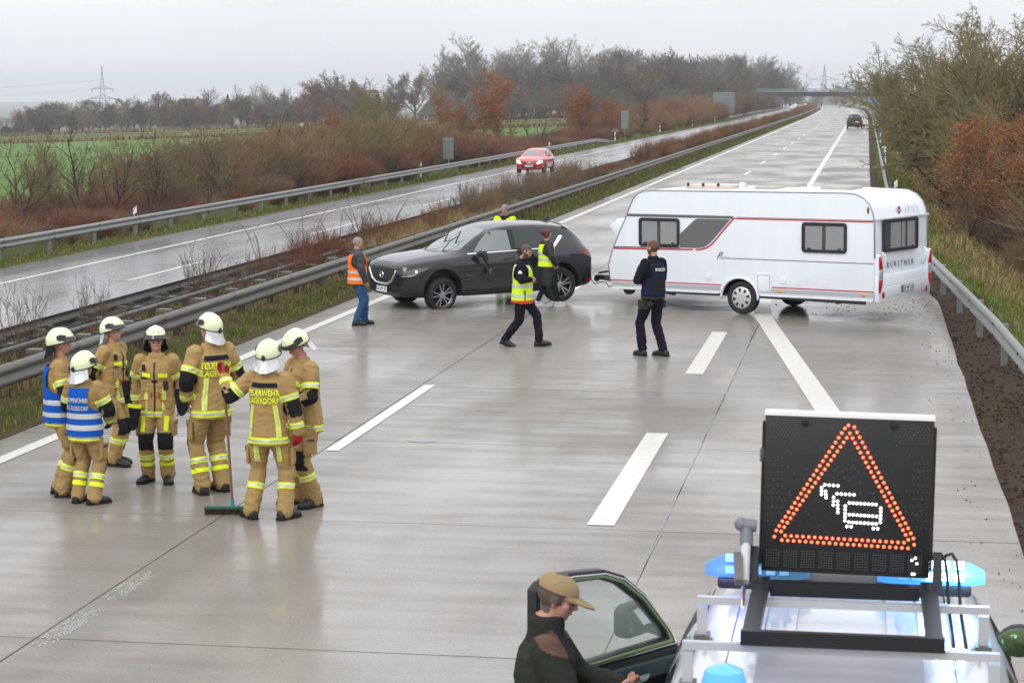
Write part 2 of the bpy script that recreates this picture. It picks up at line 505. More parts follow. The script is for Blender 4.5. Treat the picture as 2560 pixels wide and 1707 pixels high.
# concrete slabs, 5 m long, one object each
cols = [(XL, -6.5), (-6.5, -1.95), (-1.95, None)]
for i in range(len(base_Y) - 1):
    y0, y1 = base_Y[i], base_Y[i + 1]
    for a, bb in cols:
        j = .008
        x00, x01 = a + j, (bb if bb is not None else xr(y0)) - j
        x10, x11 = a + j, (bb if bb is not None else xr(y1)) - j
        dz = random.uniform(-.0012, .0012)
        v = [(x00, y0 + j, dz), (x01, y0 + j, dz), (x11, y1 - j, dz), (x10, y1 - j, dz)]
        lo = [(x, y, -.035) for x, y, z in v]
        mb = MB().add(v + lo, [(0, 1, 2, 3), (0, 4, 5, 1), (1, 5, 6, 2), (2, 6, 7, 3), (3, 7, 4, 0)])
        mb.build('slab', M_conc, road)
Ys = [106] + [y for y in yrange(106, 1500, 5, 1.03)][1:]
V = []; F = []
for i, Y in enumerate(Ys):
    V += [rp(XL, Y), rp(-6.5, Y), rp(-1.95, Y), rp(.24, Y)]
    if i:
        for k in range(3): F.append((4 * i - 4 + k, 4 * i - 3 + k, 4 * i + 1 + k, 4 * i + k))
link('far_pavement', np_mesh('far_pavement', V, F, M_conc), road)

def mark(x0, x1, y0, y1, z=.006, name='marking', parent=road, m=M_paint, zf=None, xf=None):
    n = max(1, int((y1 - y0) / 12)); mb = MB(); V = []; F = []
    for i in range(n + 1):
        Y = y0 + (y1 - y0) * i / n
        for x in (x0, x1):
            xx = x + (xf(Y) if xf else 0)
            V.append(rp(xx, Y, (zf(xx) if zf else 0) + z))
        if i: F.append((2 * i - 2, 2 * i - 1, 2 * i + 1, 2 * i))
    return link(name, np_mesh(name, V, F, m), parent)
mark(-10.2, -10.0, 5, 1450)                                   # left edge line
for y0 in [25.2] + [25.2 + 18 * k for k in range(1, 45)]:      # lane line, 6 m on 12 m off
    mark(-6.46, -6.29, y0, y0 + 6)
for y0 in (21.2, 33.1, 45.3, 57.3): mark(-2.72, -2.44, y0, y0 + 6)        # broad dashes of the slip lane
mark(-2.75, -2.48, 69, 1450)                                   # right edge line further on
V = []; F = []                                                # the line that closes the slip lane
for i, Y in enumerate(np.linspace(24, 62, 20)):
    x = -1.98 + (42.4 - Y) * .118 if Y < 42.4 else -1.98 - (Y - 42.4) * .035
    w = .17
    V += [(x - w, Y, .006), (x + w, Y, .006)]
    if i: F.append((2 * i - 2, 2 * i - 1, 2 * i + 1, 2 * i))
link('marking', np_mesh('marking', V, F, M_paint), road)

# the worn remains of an old lane dash: profiled dots
M_worn = mat('worn_paint', (.50, .49, .46), .5, coat=.5, coatr=.2)
rng = np.random.default_rng(5)
for (ya, yb, side) in ((17.35, 18.45, 0), (15.75, 17.0, 1)):
    mb = MB(); Y = ya
    while Y < yb:
        for k in range(7):
            x = -6.45 + .026 * k + (.007 if int(Y * 40) % 2 else -.007) + rng.normal(0, .003)
            keep = .75 - .9 * abs((Y - ya) / (yb - ya) - (.6 if side else .45)) + (.15 if k > 2 else -.2)
            if rng.random() < keep:
                w, d = .008, .011
                mb.add([(x - w, Y - d, .004), (x + w, Y - d, .004), (x + w, Y + d, .004), (x - w, Y + d, .004)], [(0, 1, 2, 3)])
        Y += .036
    o = mb.build('worn_marking', M_worn, road); o['kind'] = 'stuff'
# sealed crack between the slip lane and the main lanes, and a sealing smear on a joint
mb = MB(); V = []; F = []
for i, Y in enumerate(np.linspace(15, 43.5, 90)):
    x = -1.95 + .018 * mnoise.noise(Vector((Y * .8, 0, 0)))
    w = .005 + .010 * abs(mnoise.noise(Vector((Y * 1.7, 4, 0))))
    V += [(x - w, Y, .0045), (x + w, Y, .0045)]
    if i: F.append((2 * i - 2, 2 * i - 1, 2 * i + 1, 2 * i))
M_seal = mat('joint_sealant', (.05, .052, .055), .3, coat=.6)
link('sealed_crack', np_mesh('sealed_crack', V, F, M_seal), road)
V = []; F = []
for i in range(14):
    t = i / 13; x = -5.62 + .36 * t
    V += [(x, 26.1 - .09 * math.sin(math.pi * t) - .02, .0045), (x, 26.1 + .07 * math.sin(math.pi * t) + .005 * (i % 3), .0045)]
    if i: F.append((2 * i - 2, 2 * i, 2 * i + 1, 2 * i - 1))
link('sealed_patch', np_mesh('sealed_patch', V, F, mat('sealing_smear', (.10, .11, .13), .3, coat=.5)), road)

# ------------------------------------------------------------------ opposite carriageway
LYs = yrange(10, 1500, 6, 1.03)
lx = [-24.5, -21.8, -18.05, -14.4]
strip_left = strip('opposite_carriageway', [(x, left_z(x)) for x in lx], LYs, M_asph)
mark(-21.95, -21.72, 20, 1450, parent=strip_left, zf=left_z)
for k in range(40):
    y0 = 51.0 + 18 * (k - 1); mark(-18.15, -17.97, y0, y0 + 6, parent=strip_left, zf=left_z)
mark(-14.85, -14.68, 20, 1450, parent=strip_left, zf=left_z)

# ------------------------------------------------------------------ verges
M_gutter = mat('median_gutter', (.20, .19, .18), .5, var=.15, vscale=3, coat=.8, coatr=.15)
strip('median_strip', [(-14.42, left_z(-14.42) - .3), (-14.4, .0), (-13.85, .10), (-13.3, .17), (-12.55, .17), (-11.9, .13), (-11.3, .07), (-10.72, .01), (-10.69, -.3)],
      yrange(5, 1480, 3, 1.02), M_median, noise=.02)
strip('median_gutter', [(-12.98, .185), (-12.62, .18)], yrange(5, 62, 3, 1.0), M_gutter)
strip('left_verge', [(-26.2, -.80), (-25.7, -.70), (-25.2, -.66), (-24.52, -.655), (-24.48, -.9)], yrange(20, 1480, 3, 1.02), M_verge, noise=.02)
strip('hedge_floor', [(-38, -1.18), (-32, -.98), (-28, -.84), (-26.0, -.74), (-25.68, -.72)], yrange(20, 900, 3, 1.02), M_litter, noise=.05)

# right-hand verge: churned soil beside the pavement, then turf falling away
V = []; F = []
vy = yrange(5, 1480, 1.0, 1.015)
for i, Y in enumerate(vy):
    e = xr(Y)
    jit = .02 * mnoise.noise(Vector((Y * .55, 1, 0))) + .03 * mnoise.noise(Vector((Y * 2.3, 2, 0)))
    row = [(e - .05, -.3), (e - .03 + max(-.04, jit), .005), (e + .25, .012), (e + .6, .01), (e + .95, -.03), (e + 1.3, -.12)]
    for x, z in row:
        p = rp(x, Y, z)
        if x > e + .1: p.z += (.4 if x < e + .3 else 1) * (.05 * mnoise.noise(Vector((p.x * 3, p.y * 3, 0))) + .03 * mnoise.noise(Vector((p.x * 9, p.y * 9, 0))))
        V.append(p)
    if i:
        for k in range(5): F.append((6 * i - 6 + k, 6 * i - 5 + k, 6 * i + 1 + k, 6 * i + k))
tag(link('right_verge', np_mesh('right_verge', V, F, M_soil, smooth=True)), kind='structure')
V = []; F = []
for i, Y in enumerate(vy):
    e = max(xr(Y), .24)
    for x, z in [(e + .55 if Y > 60 else e + .85, .02 if Y > 60 else -.02), (e + 1.1, -.05), (e + 1.7, -.28), (e + 2.6, -.60), (e + 3.4, -.90), (e + 4.0, -1.05)]:
        p = rp(x, Y, z); p.z += .06 * mnoise.noise(Vector((p.x * 1.5, p.y * 1.5, 5))) ; V.append(p)
    if i:
        for k in range(5): F.append((6 * i - 6 + k, 6 * i - 5 + k, 6 * i + 1 + k, 6 * i + k))
tag(link('right_slope', np_mesh('right_slope', V, F, M_verge, smooth=True)), kind='structure')
strip('right_bank', [(3.0, -.66), (4.2, -.95), (6, -1.48), (9, -2.40), (14, -2.55), (22, -2.8)], yrange(20, 900, 3, 1.02), M_litter, noise=.08)
# ------------------------------------------------------------------ crash barriers
M_galv = mat('galvanised_steel', (.235, .24, .235), .45, .65, var=.16, vscale=5, stretch=(1, .4, 3), rvar=.1)
M_galv_old = mat('weathered_steel', (.125, .12, .108), .5, .4, var=.3, vscale=4, stretch=(1, .5, 3), rvar=.1)
M_post_dark = mat('dark_post', (.055, .05, .045), .7, .2, var=.3, vscale=9)
W_PROF = [(0, 0), (.035, .006), (.078, .05), (.08, .095), (.018, .138), (.016, .172), (.08, .215), (.078, .26), (.035, .304), (0, .31)]
def beam_mesh(pts, side, prof=W_PROF):
    """pts = list of (x,y,z of the beam's lower back edge); side = +1 or -1 along x"""
    V = []; n = len(prof); F = []
    for i, (x, y, z) in enumerate(pts):
        for d, h in prof: V.append((x + side * d, y, z + h))
        for d, h in reversed(prof): V.append((x + side * (d - .008), y, z + h))
    m = 2 * n
    for i in range(len(pts) - 1):
        for k in range(m): F.append((i * m + k, i * m + (k + 1) % m, (i + 1) * m + (k + 1) % m, (i + 1) * m + k))
    return np_mesh('beam', V, F, M_galv)
def rail(name, label, xf, zf, Y0, Y1, side, top, pitch, near, mb_post, mbeam, spacer=None, post_dx=-.12, end_drop=False, beam_prof=W_PROF, group=None):
    root = empty(name, rp(xf(Y0), Y0, zf(Y0)), 0, label, 'crash barrier', group)
    off = root.location.copy()
    def A(x, y, z): p = rp(x, y, z) - off; return (p.x, p.y, p.z)
    Y = Y0; hh = beam_prof[-1][1]; H = top - hh
    def zb(y):
        z = zf(y) + H
        if end_drop and y > Y1 - 14: z -= (y - Y1 + 14) / 14 * (H + .1)
        return z
    while Y < min(Y1, near) - .01:
        y2 = min(Y + 4, Y1)
        me = beam_mesh([A(xf(y), y, zb(y)) for y in (Y, y2 + .05)], side, beam_prof); me.materials[0] = mbeam
        bo = link('beam', me, root)
        if near - Y > 60 and Y < 70:      # overlap joint with its bolts
            mb = MB()
            for hz in (.07, .24):
                for dy in (.06, .14):
                    p = A(xf(y2), y2 - dy, zb(y2) + hz)
                    mb.box(p[0] + side * .076, p[0] + side * .096, p[1] - .014, p[1] + .014, p[2] - .014, p[2] + .014)
            mb.build('bolts', M_post_dark, bo)['kind'] = 'stuff'
        k = 0; yy = Y
        while yy < y2 - .01:
            b = A(xf(yy), yy, zf(yy))
            mb = MB(); h = max(.12, zb(yy) - zf(yy) + hh * .75)
            mb.box(b[0] + side * post_dx - .05, b[0] + side * post_dx + .05, b[1] - .055, b[1] + .055, b[2] - .25, b[2] + h)
            if h > .3:
                mb.box(b[0] + side * post_dx - .058, b[0] + side * post_dx - .042, b[1] - .075, b[1] + .075, b[2] - .25, b[2] + h - .01)
            po = mb.build('post', mb_post, root)
            if spacer:
                mb = MB(); x0, x1 = sorted((b[0] + side * spacer[0], b[0] + side * spacer[1]))
                mb.box(x0, x1, b[1] - .10, b[1] + .10, b[2] + spacer[2], b[2] + spacer[2] + .05)
                mb.build('spacer', M_galv_old, po)
            elif post_dx < -.06:
                mb = MB(); x0, x1 = sorted((b[0] + side * (post_dx + .05), b[0]))
                mb.box(x0, x1, b[1] - .04, b[1] + .04, b[2] + h - .22, b[2] + h - .06); mb.build('spacer', M_galv_old, po)
            yy += pitch
        Y = y2
    if Y < Y1:
        ys = yrange(Y, Y1, 4, 1.02)
        me = beam_mesh([A(xf(y), y, zb(y)) for y in ys], side, beam_prof); me.materials[0] = mbeam
        link('far_beam', me, root)
        mb = MB(); y = Y
        while y < min(Y1, 700):
            b = A(xf(y), y, zf(y)); mb.box(b[0] + side * post_dx - .05, b[0] + side * post_dx + .05, b[1] - .055, b[1] + .055, b[2] - .25, b[2] + H + .2)
            y += 4
        mb.build('far_posts', mb_post, root)['kind'] = 'stuff'
    return root
lz = left_z(-25.1)
rail('crash_barrier', 'long galvanised crash barrier between the far carriageway and the reddish hedge', lambda y: -25.1, lambda y: lz + .03, 28, 216, 1, .75, 4, 216, M_galv, M_galv, end_drop=True)
rail('crash_barrier', 'short galvanised crash barrier running up to the far road bridge', lambda y: -25.1, lambda y: lz + .03, 400, 880, 1, .75, 4, 430, M_galv, M_galv)
rail('crash_barrier', 'weathered crash barrier with close posts between mown verge and median shrubs', lambda y: -11.48, lambda y: .09, 6, 1300, 1, .60, 2, 130, M_post_dark, M_galv_old, spacer=(-.72, -.03, .44), post_dx=-.40)
BOXP = [(0, 0), (.05, .0), (.085, .03), (.085, .07), (.05, .10), (0, .10)]
rail('crash_barrier', 'low tubular rail on dark posts along the middle of the median', lambda y: -12.96, lambda y: .17, 6, 90, 1, .31, 2, 90, M_post_dark, M_galv_old, post_dx=-.06, beam_prof=BOXP)
rail('crash_barrier', 'dark crash barrier facing the far carriageway, linked by flat brackets', lambda y: -13.72, lambda y: .06, 6, 420, -1, .50, 2, 110, M_post_dark, M_galv_old, spacer=(-.68, -.02, .30), post_dx=-.30)
def xrail(Y): return float(np.interp(Y, [20, 34.3, 50.3, 60, 66, 2000], [2.55, 2.16, 1.42, 1.02, .86, .86]))
rail('crash_barrier', 'bright crash barrier on steel posts above the churned soil behind the caravan', xrail, lambda y: 0.0, 27, 1300, -1, .75, 4, 140, M_galv, M_galv)

# ------------------------------------------------------------------ delineator posts
M_white = mat('white_plastic', (.78, .78, .76), .5)
M_black = mat('black_plastic', (.02, .02, .022), .45)
M_refl_w = mat('white_reflector', (.8, .82, .85), .2)
M_signgrey = mat('sign_back', (.17, .20, .20), .55, .3, var=.12, vscale=2)
M_signrim = mat('sign_rim', (.32, .35, .35), .4, .5)
M_pole = mat('sign_pole', (.33, .34, .34), .45, .6)
tri = [(-.06, -.05), (.06, -.05), (.05, .045), (-.05, .045)]
def delin_mesh():
    mb = MB()
    def seg(z0, z1, s0=0, s1=0):
        v = [(x, y, z0 + s0 * x) for x, y in tri] + [(x, y, z1 + s1 * x) for x, y in tri]
        return mb.add(v, [(3, 2, 1, 0), (4, 5, 6, 7), (0, 1, 5, 4), (1, 2, 6, 5), (2, 3, 7, 6), (3, 0, 4, 7)])
    seg(-.2, .52, 0, .6); mb.cur = 1; seg(.525, .77, .6, .6); mb.cur = 0; seg(.775, 1.02, .6, .9)
    return mb.mesh('delineator_post', [M_white, M_black])
DELM = delin_mesh()
RM = MB().box(-.025, .025, -.058, -.05, .56, .72).mesh('reflector', M_refl_w)
def delin(X, Y, z, label, group, rz=0):
    o = link('delineator_post', DELM); o.location = rp(X, Y, z); o.rotation_euler = (0, 0, rz)
    tag(o, label, 'delineator', group)
    link('reflector', RM, o); return o
LG = 'delineators along the far carriageway'
delin(-25.9, 74, lz - .05, 'white delineator post behind the barrier in front of dark red shrubs', LG)
delin(-25.9, 124.4, lz - .05, 'white delineator post behind the barrier beside the grey upright sign back', LG)
delin(-25.9, 176.6, lz - .05, 'white delineator post behind the barrier above the red car', LG)
d4 = delin(-25.5, 220.4, lz, 'white delineator post carrying a small grey plate past the barrier end', LG)
MB().box(-.35, .35, -.02, .02, 1.05, 1.3).build('plate', M_signgrey, d4)
for Y in (269.1, 319.5, 367.6):
    delin(-25.5, Y, lz, 'white delineator post on the open verge between tall sign backs', LG)
for Y in (420, 470, 520, 570, 620):
    delin(-25.9, Y, lz, 'tiny white delineator post behind the short barrier near the bridge', LG)
for k in range(12):
    Y = 84 + 50 * k
    delin(1.14, Y, -.04, 'white delineator post just behind the caravan roof' if k == 0 else 'white delineator post behind the barrier along the brown hedge', 'delineators along the brown hedge', R(10))

# ------------------------------------------------------------------ road signs
def sign_board(name, label, X, Y, zg, w, panels, poles, mat_face, rz=0.0, cat='road sign', group=None, back=True):
    o = empty(name, rp(X, Y, zg), rz, label, cat, group)
    for px, h in poles: MB().tube([(px, .06, -.3), (px, .06, h)], .045, 8).build('pole', M_pole, o)
    for z0, z1 in panels:
        pn = link('panel', bevelled(MB().prism(rrect(-w / 2, w / 2, z0, z1, .06), .025, Matrix.Rotation(R(90), 4, 'X')), .006, 1, 'panel', mat_face), o)
        if back:
            mb = MB()
            for k in range(max(2, int((z1 - z0) / .7) + 1)):
                z = z0 + .12 + (z1 - z0 - .24) * k / max(1, int((z1 - z0) / .7))
                mb.box(-w / 2 + .06, w / 2 - .06, -.055, -.027, z - .025, z + .025)
            mb.build('stiffener', M_signrim, pn)
            mb = MB()
            for xx in (-w / 2, w / 2 - .02): mb.box(xx, xx + .02, -.045, -.027, z0, z1)
            for zz in (z0, z1 - .02): mb.box(-w / 2 + .021, w / 2 - .021, -.045, -.027, zz, zz + .02)
            mb.build('rim', M_signrim, pn)
    return o
s1 = sign_board('traffic_sign', 'grey back of a tall narrow traffic sign behind the barrier', -26.2, 134.4, -.8, .66, [(.95, 2.35)], [(0, 2.3)], M_signgrey)
s2 = sign_board('traffic_sign', 'two dark sign backs one above the other on a single pole', -26.2, 235.6, -.8, .78, [(1.25, 2.35), (2.38, 3.2)], [(0, 3.2)], M_signgrey)
s3 = sign_board('direction_sign', 'large grey back of a direction sign on two poles beside orange bushes', -25.8, 396, -.8, 3.9, [(1.5, 5.3)], [(-1.2, 5.2), (1.2, 5.2)], M_signgrey)
s4 = sign_board('direction_sign', 'dark sign back standing before the bridge beside distant traffic', -24.2, 720, -.8, 2.6, [(1.6, 4.4)], [(-.8, 4.4), (.8, 4.4)], mat('dark_sign_back', (.10, .12, .14), .6))
M_blue = mat('sign_blue', (.015, .19, .60), .4)
M_swhite = mat('sign_white', (.82, .83, .84), .4)
bs = empty('distance_sign', rp(1.75, 440, -.4), 0, 'blue distance sign with white rim and clipped corner above the right verge', 'road sign')
W2, z0, z1 = 1.18, 2.25, 3.95
MB().tube([(-.5, .1, -.8), (-.5, .1, 3.7)], .05, 8).build('pole', M_pole, bs); MB().tube([(.5, .1, -.8), (.5, .1, 3.7)], .05, 8).build('pole', M_pole, bs)
RX = Matrix.Rotation(R(90), 4, 'X')
cutp = [(-W2, z0), (W2 - .42, z0), (W2, z0 + .5), (W2, z1), (-W2, z1)]
pn = MB().prism(cutp, .04, RX).build('panel', M_swhite, bs)
MB().prism([(x * .95, (z - 3.1) * .93 + 3.1) for x, z in cutp], .052, RX, .042).build('blue_face', M_blue, pn)
for t, x, z, s in (('A23', 0, 3.68, .36), ('Hannover', -.42, 3.24, .30), ('200 km', .66, 3.24, .30), ('Bremen', -.52, 2.86, .30), ('160 km', .66, 2.86, .30), ('Hamburg', -.46, 2.48, .30), ('50', .38, 2.48, .30)):
    me = text_mesh(t, s, M_swhite); o = link('lettering', me, pn); o.rotation_euler = (R(90), 0, 0); o.location = (x, -.058, z)
kb = empty('kilometre_sign', rp(1.35, 232, -.3), 0, 'small blue kilometre plate low on the grassy verge', 'road sign')
MB().tube([(0, .04, -.3), (0, .04, 1.0)], .03, 6).build('pole', M_pole, kb)
pn = MB().box(-.28, .28, -.02, .02, .62, 1.08).build('panel', M_blue, kb)
me = text_mesh('28.0', .2, M_swhite); o = link('lettering', me, pn); o.rotation_euler = (R(90), 0, 0); o.location = (0, -.025, .85)
wb = empty('marker_plate', rp(1.3, 160, -.2), 0, 'small white marker plate on a short stake beside the barrier', 'marker')
MB().tube([(0, .03, -.3), (0, .03, .55)], .02, 6).build('stake', M_pole, wb); MB().box(-.14, .14, -.015, .015, .48, .68).build('plate', M_white, wb)

# ------------------------------------------------------------------ far road bridge
M_concd = mat('bridge_girder', (.018, .021, .026), .7, var=.2, vscale=.4)
M_concl = mat('bridge_fascia', (.22, .225, .22), .7, var=.2, vscale=.5)
M_pier = mat('bridge_pier', (.20, .195, .18), .8, var=.15, vscale=.8)
M_brail = mat('bridge_railing', (.16, .24, .25), .5, .3)
br = empty('road_bridge', (-22, 900, -1.3), R(-1.0), 'concrete road bridge with dark girder and green railing crossing both carriageways', 'bridge')
MB().box(-30, 27, -4.0, 4.0, 4.15, 5.95).build('girder', M_concd, br)
MB().box(-45, 40, -5.2, 5.2, 5.96, 6.30).build('deck', M_concl, br)
MB().box(2.3, 3.5, -3.2, 3.2, -2, 4.15).build('pier', M_pier, br)
MB().box(-50, -31, -4, 4, -2, 5.2).build('abutment', M_pier, br)
MB().box(27.2, 46, -4, 4, -2, 5.2).build('abutment', M_pier, br)
for y in (-5.05, 5.05):
    mb = MB(); mb.box(-45, 40, y - .05, y + .05, 7.25, 7.38); mb.box(-45, 40, y - .03, y + .03, 6.45, 6.52)
    for k in range(420): x = -44.9 + k * .2; mb.box(x, x + .06, y - .015, y + .015, 6.30, 7.25)
    mb.build('railing', M_brail, br)

# ------------------------------------------------------------------ pylons, wires, wind turbine
M_steelfar = mat('pylon_steel', (.16, .17, .175), .6, .4)
def pylon(X, Y, zb, H, arms, label, wid):
    o = empty('pylon', (X, Y, zb), R(20), label, 'pylon')
    mb = MB(); r = H * .0035
    def wd(z): t = z / H; return wid * (1 - t) ** 1.0 * (1 if t < .6 else 1) + .25
    lv = [H * k / 14 for k in range(15)]
    for sx in (-1, 1):
        for sy in (-1, 1):
            mb.tube([(sx * wd(z) / 2, sy * wd(z) / 2, z) for z in lv], r * 1.2, 4)
    for i in range(14):
        a, b = lv[i], lv[i + 1]
        for sy in (-1, 1):
            mb.tube([(-wd(a) / 2, sy * wd(a) / 2, a), (wd(b) / 2, sy * wd(b) / 2, b)], r * .7, 3); mb.tube([(wd(a) / 2, sy * wd(a) / 2, a), (-wd(b) / 2, sy * wd(b) / 2, b)], r * .7, 3)
            mb.tube([(sy * wd(a) / 2, -wd(a) / 2, a), (sy * wd(b) / 2, wd(b) / 2, b)], r * .7, 3)
    mb.build('mast', M_steelfar, o)
    for z, half, drops in arms:
        mb = MB()
        for s in (-1, 1):
            mb.tube([(0, 0, z + half * .28), (s * half, 0, z)], r, 4); mb.tube([(0, 0, z), (s * half, 0, z)], r, 4)
            for k in range(1, 4): mb.tube([(s * half * k / 4, 0, z), (s * half * (k / 4), 0, z + half * .28 * (1 - k / 4))], r * .7, 3)
        a = mb.build('crossarm', M_steelfar, o)
        for d in drops:
            for s in (-1, 1): MB().tube([(s * half * d, 0, z), (s * half * d, 0, z - H * .045)], r * 1.3, 4).build('insulator', M_steelfar, a)
    return o
pylon(-548, 1500, -26, 49.5, [(33.2, 7.5, (1,)), (26.2, 9.4, (1, .5))], 'grey lattice pylon rising behind the bare trees near the brick house', 7.5)
pylon(-43, 2200, -8, 40, [(25.5, 14.5, (1, .75, .5, .25))], 'wide faint lattice pylon beyond the road bridge', 8)
for (pa, pb, sag) in (((-556, 1500, 7.1), (-1150, 1350, -8), 9), ((-548, 1500, 13.5), (-1150, 1350, -1), 9)):
    a, b = Vector(pa), Vector(pb); pts = []
    for k in range(21):
        t = k / 20; q = a.lerp(b, t); q.z -= sag * 4 * t * (1 - t); pts.append(q)
    tag(MB().tube(pts, .06, 4).build('power_line', M_steelfar), 'thin power line sagging away from the grey pylon over the fields', 'wire', 'power lines over the fields')
wt = empty('wind_turbine', (-69, 2500, -9), R(25), 'very faint white wind turbine on the horizon beyond the bridge', 'wind turbine')
M_turb = mat('turbine_white', (.6, .62, .64), .5)
MB().tube([(0, 0, 0), (0, 0, 34)], [1.1, .6], 10).build('tower', M_turb, wt); MB().box(-.9, .9, -2, 2, 33.4, 35.4).build('nacelle', M_turb, wt)
for k in range(3):
    a = R(35 + 120 * k); MB().tube([(0, -2.3, 34.5), (math.sin(a) * 5, -2.3, 34.5 + math.cos(a) * 5), (math.sin(a) * 17, -2.3, 34.5 + math.cos(a) * 17)], [.4, .7, .15], 6).build('blade', M_turb, wt)

# ------------------------------------------------------------------ houses behind the field
M_brick = mat('red_brick', (.20, .075, .052), .85, var=.2, vscale=3)
M_brickd = mat('brown_brick', (.13, .075, .055), .85, var=.2, vscale=3)
M_tile = mat('dark_roof_tile', (.045, .045, .052), .7, var=.2, vscale=4)
M_thatch = mat('thatch', (.10, .075, .05), .95, var=.25, vscale=3)
M_tileo = mat('brown_roof_tile', (.12, .085, .05), .8, var=.2, vscale=3)
M_wall_w = mat('white_render', (.6, .6, .57), .8)
M_winf = mat('window_frame_white', (.7, .7, .7), .5)
M_wing = mat('dark_window_glass', (.03, .035, .04), .1)
def house(name, label, X, Y, L, Wd, eave, ridge, rz, mw, mr, wins=3, hip=0.0, chim=True):
    zb = land_z(X, Y) - .3
    o = empty(name, (X, Y, zb), rz, label, 'house')
    mb = MB(); mb.box(-L / 2, L / 2, -Wd / 2, Wd / 2, 0, eave)
    if hip < .1:
        for s in (-1, 1):
            x = s * L / 2; mb.add([(x, -Wd / 2, eave), (x, Wd / 2, eave), (x, 0, ridge), (x - s * .3, -Wd / 2, eave), (x - s * .3, Wd / 2, eave), (x - s * .3, 0, ridge)], [(0, 1, 2), (3, 5, 4), (0, 2, 5, 3), (1, 4, 5, 2), (0, 3, 4, 1)])
    mb.build('wall', mw, o)
    ov = .5; e = eave - ov * (ridge - eave) / (Wd / 2) + .05; rl = L / 2 + ov - hip
    rf = MB(); A = [(-L / 2 - ov, -Wd / 2 - ov, e), (L / 2 + ov, -Wd / 2 - ov, e), (L / 2 + ov, Wd / 2 + ov, e), (-L / 2 - ov, Wd / 2 + ov, e), (-rl, 0, ridge + .1), (rl, 0, ridge + .1)]
    B = [(x, y, z + .22) for x, y, z in A]
    rf.add(A + B, [(6, 7, 11, 10), (7, 8, 11), (8, 9, 10, 11), (9, 6, 10), (0, 4, 5, 1), (1, 5, 2), (2, 5, 4, 3), (3, 4, 0), (0, 1, 7, 6), (1, 2, 8, 7), (2, 3, 9, 8), (3, 0, 6, 9)])
    roof = rf.build('roof', mr, o)
    if chim: MB().box(L * .18, L * .18 + .7, -.35, .35, ridge - .6, ridge + 1.1).build('chimney', M_brick, roof)
    for k in range(wins):
        x = -L / 2 + L * (k + .5) / wins
        w = MB().box(x - .6, x + .6, -Wd / 2 - .06, -Wd / 2 + .1, eave * .35, eave * .35 + 1.3).build('window', M_winf, o)
        MB().box(x - .5, x + .5, -Wd / 2 - .09, -Wd / 2 - .065, eave * .35 + .1, eave * .35 + 1.2).build('pane', M_wing, w)
    for y in (-Wd * .22, Wd * .22):
        w = MB().box(-L / 2 - .06, -L / 2 + .1, y - .5, y + .5, eave * .3, eave * .3 + 1.3).build('window', M_winf, o)
        MB().box(-L / 2 - .09, -L / 2 - .065, y - .4, y + .4, eave * .3 + .1, eave * .3 + 1.2).build('pane', M_wing, w)
    return o
house('brick_house', 'red brick gabled house with dark roof alone at the edge of the field', -309, 757, 8.5, 7.5, 2.6, 6.8, R(-58), M_brick, M_tile, 2)
house('farmhouse', 'large brown brick farmhouse half hidden by olive trees and a dark fir', -248, 775, 15, 11, 4.5, 11.5, R(-35), M_brickd, M_tileo, 3)
house('thatched_house', 'low thatched house with two white windows below bare trees', -206, 740, 18, 11, 3.0, 8.8, R(-12), M_brickd, M_thatch, 4, hip=5)
house('barn', 'long barn with a pale brown ridge roof beside the copper tree', -196, 800, 26, 13, 4.5, 13, R(-8), M_brickd, M_tileo, 2, chim=False)
house('low_house', 'low brick house with dark blue roof and white gutter by the lane', -170, 728, 16, 9, 2.8, 7.2, R(-5), M_brickd, M_tile, 3)
house('hipped_barn', 'big moss-green hipped barn roof between orange tree and hedge', -132, 690, 21, 14, 3, 11.2, R(-6), M_brickd, mat('mossy_roof', (.060, .066, .045), .9, var=.25, vscale=2), 4, hip=5.5, chim=False)
# ------------------------------------------------------------------ vegetation
def segs_mesh(name, S, m, n=3):
    """S rows: p0(3) p1(3) r0 r1 -> thin prisms"""
    S = np.asarray(S, dtype=np.float64)
    p0, p1, r0, r1 = S[:, 0:3], S[:, 3:6], S[:, 6], S[:, 7]
    d = p1 - p0; d /= np.maximum(np.linalg.norm(d, axis=1), 1e-9)[:, None]
    a = np.where(np.abs(d[:, 2:3]) > .9, np.array([[1., 0, 0]]), np.array([[0, 0, 1.]]))
    x = np.cross(d, a); x /= np.linalg.norm(x, axis=1)[:, None]; y = np.cross(d, x)
    V = np.zeros((len(S), 2 * n, 3))
    for k in range(n):
        c, s = math.cos(2 * math.pi * k / n), math.sin(2 * math.pi * k / n)
        V[:, k] = p0 + (x * c + y * s) * r0[:, None]; V[:, n + k] = p1 + (x * c + y * s) * r1[:, None]
    f = np.array([[k, (k + 1) % n, n + (k + 1) % n, n + k] for k in range(n)])
    F = (np.arange(len(S)) * 2 * n)[:, None, None] + f[None]
    return np_mesh(name, V.reshape(-1, 3), F.reshape(-1, 4), m)

def leaf_mesh(name, P, size, m, rng, flat=.5):
    P = np.asarray(P); n = len(P)
    a = rng.normal(size=(n, 3)); a /= np.linalg.norm(a, axis=1)[:, None]
    b = np.cross(a, rng.normal(size=(n, 3))); b /= np.linalg.norm(b, axis=1)[:, None]
    s = size * rng.uniform(.6, 1.3, n)[:, None]
    V = np.stack([P - a * s, P + b * s * flat, P + a * s, P - b * s * flat], 1)
    F = np.arange(4 * n).reshape(n, 4)
    return np_mesh(name, V.reshape(-1, 3), F, m)

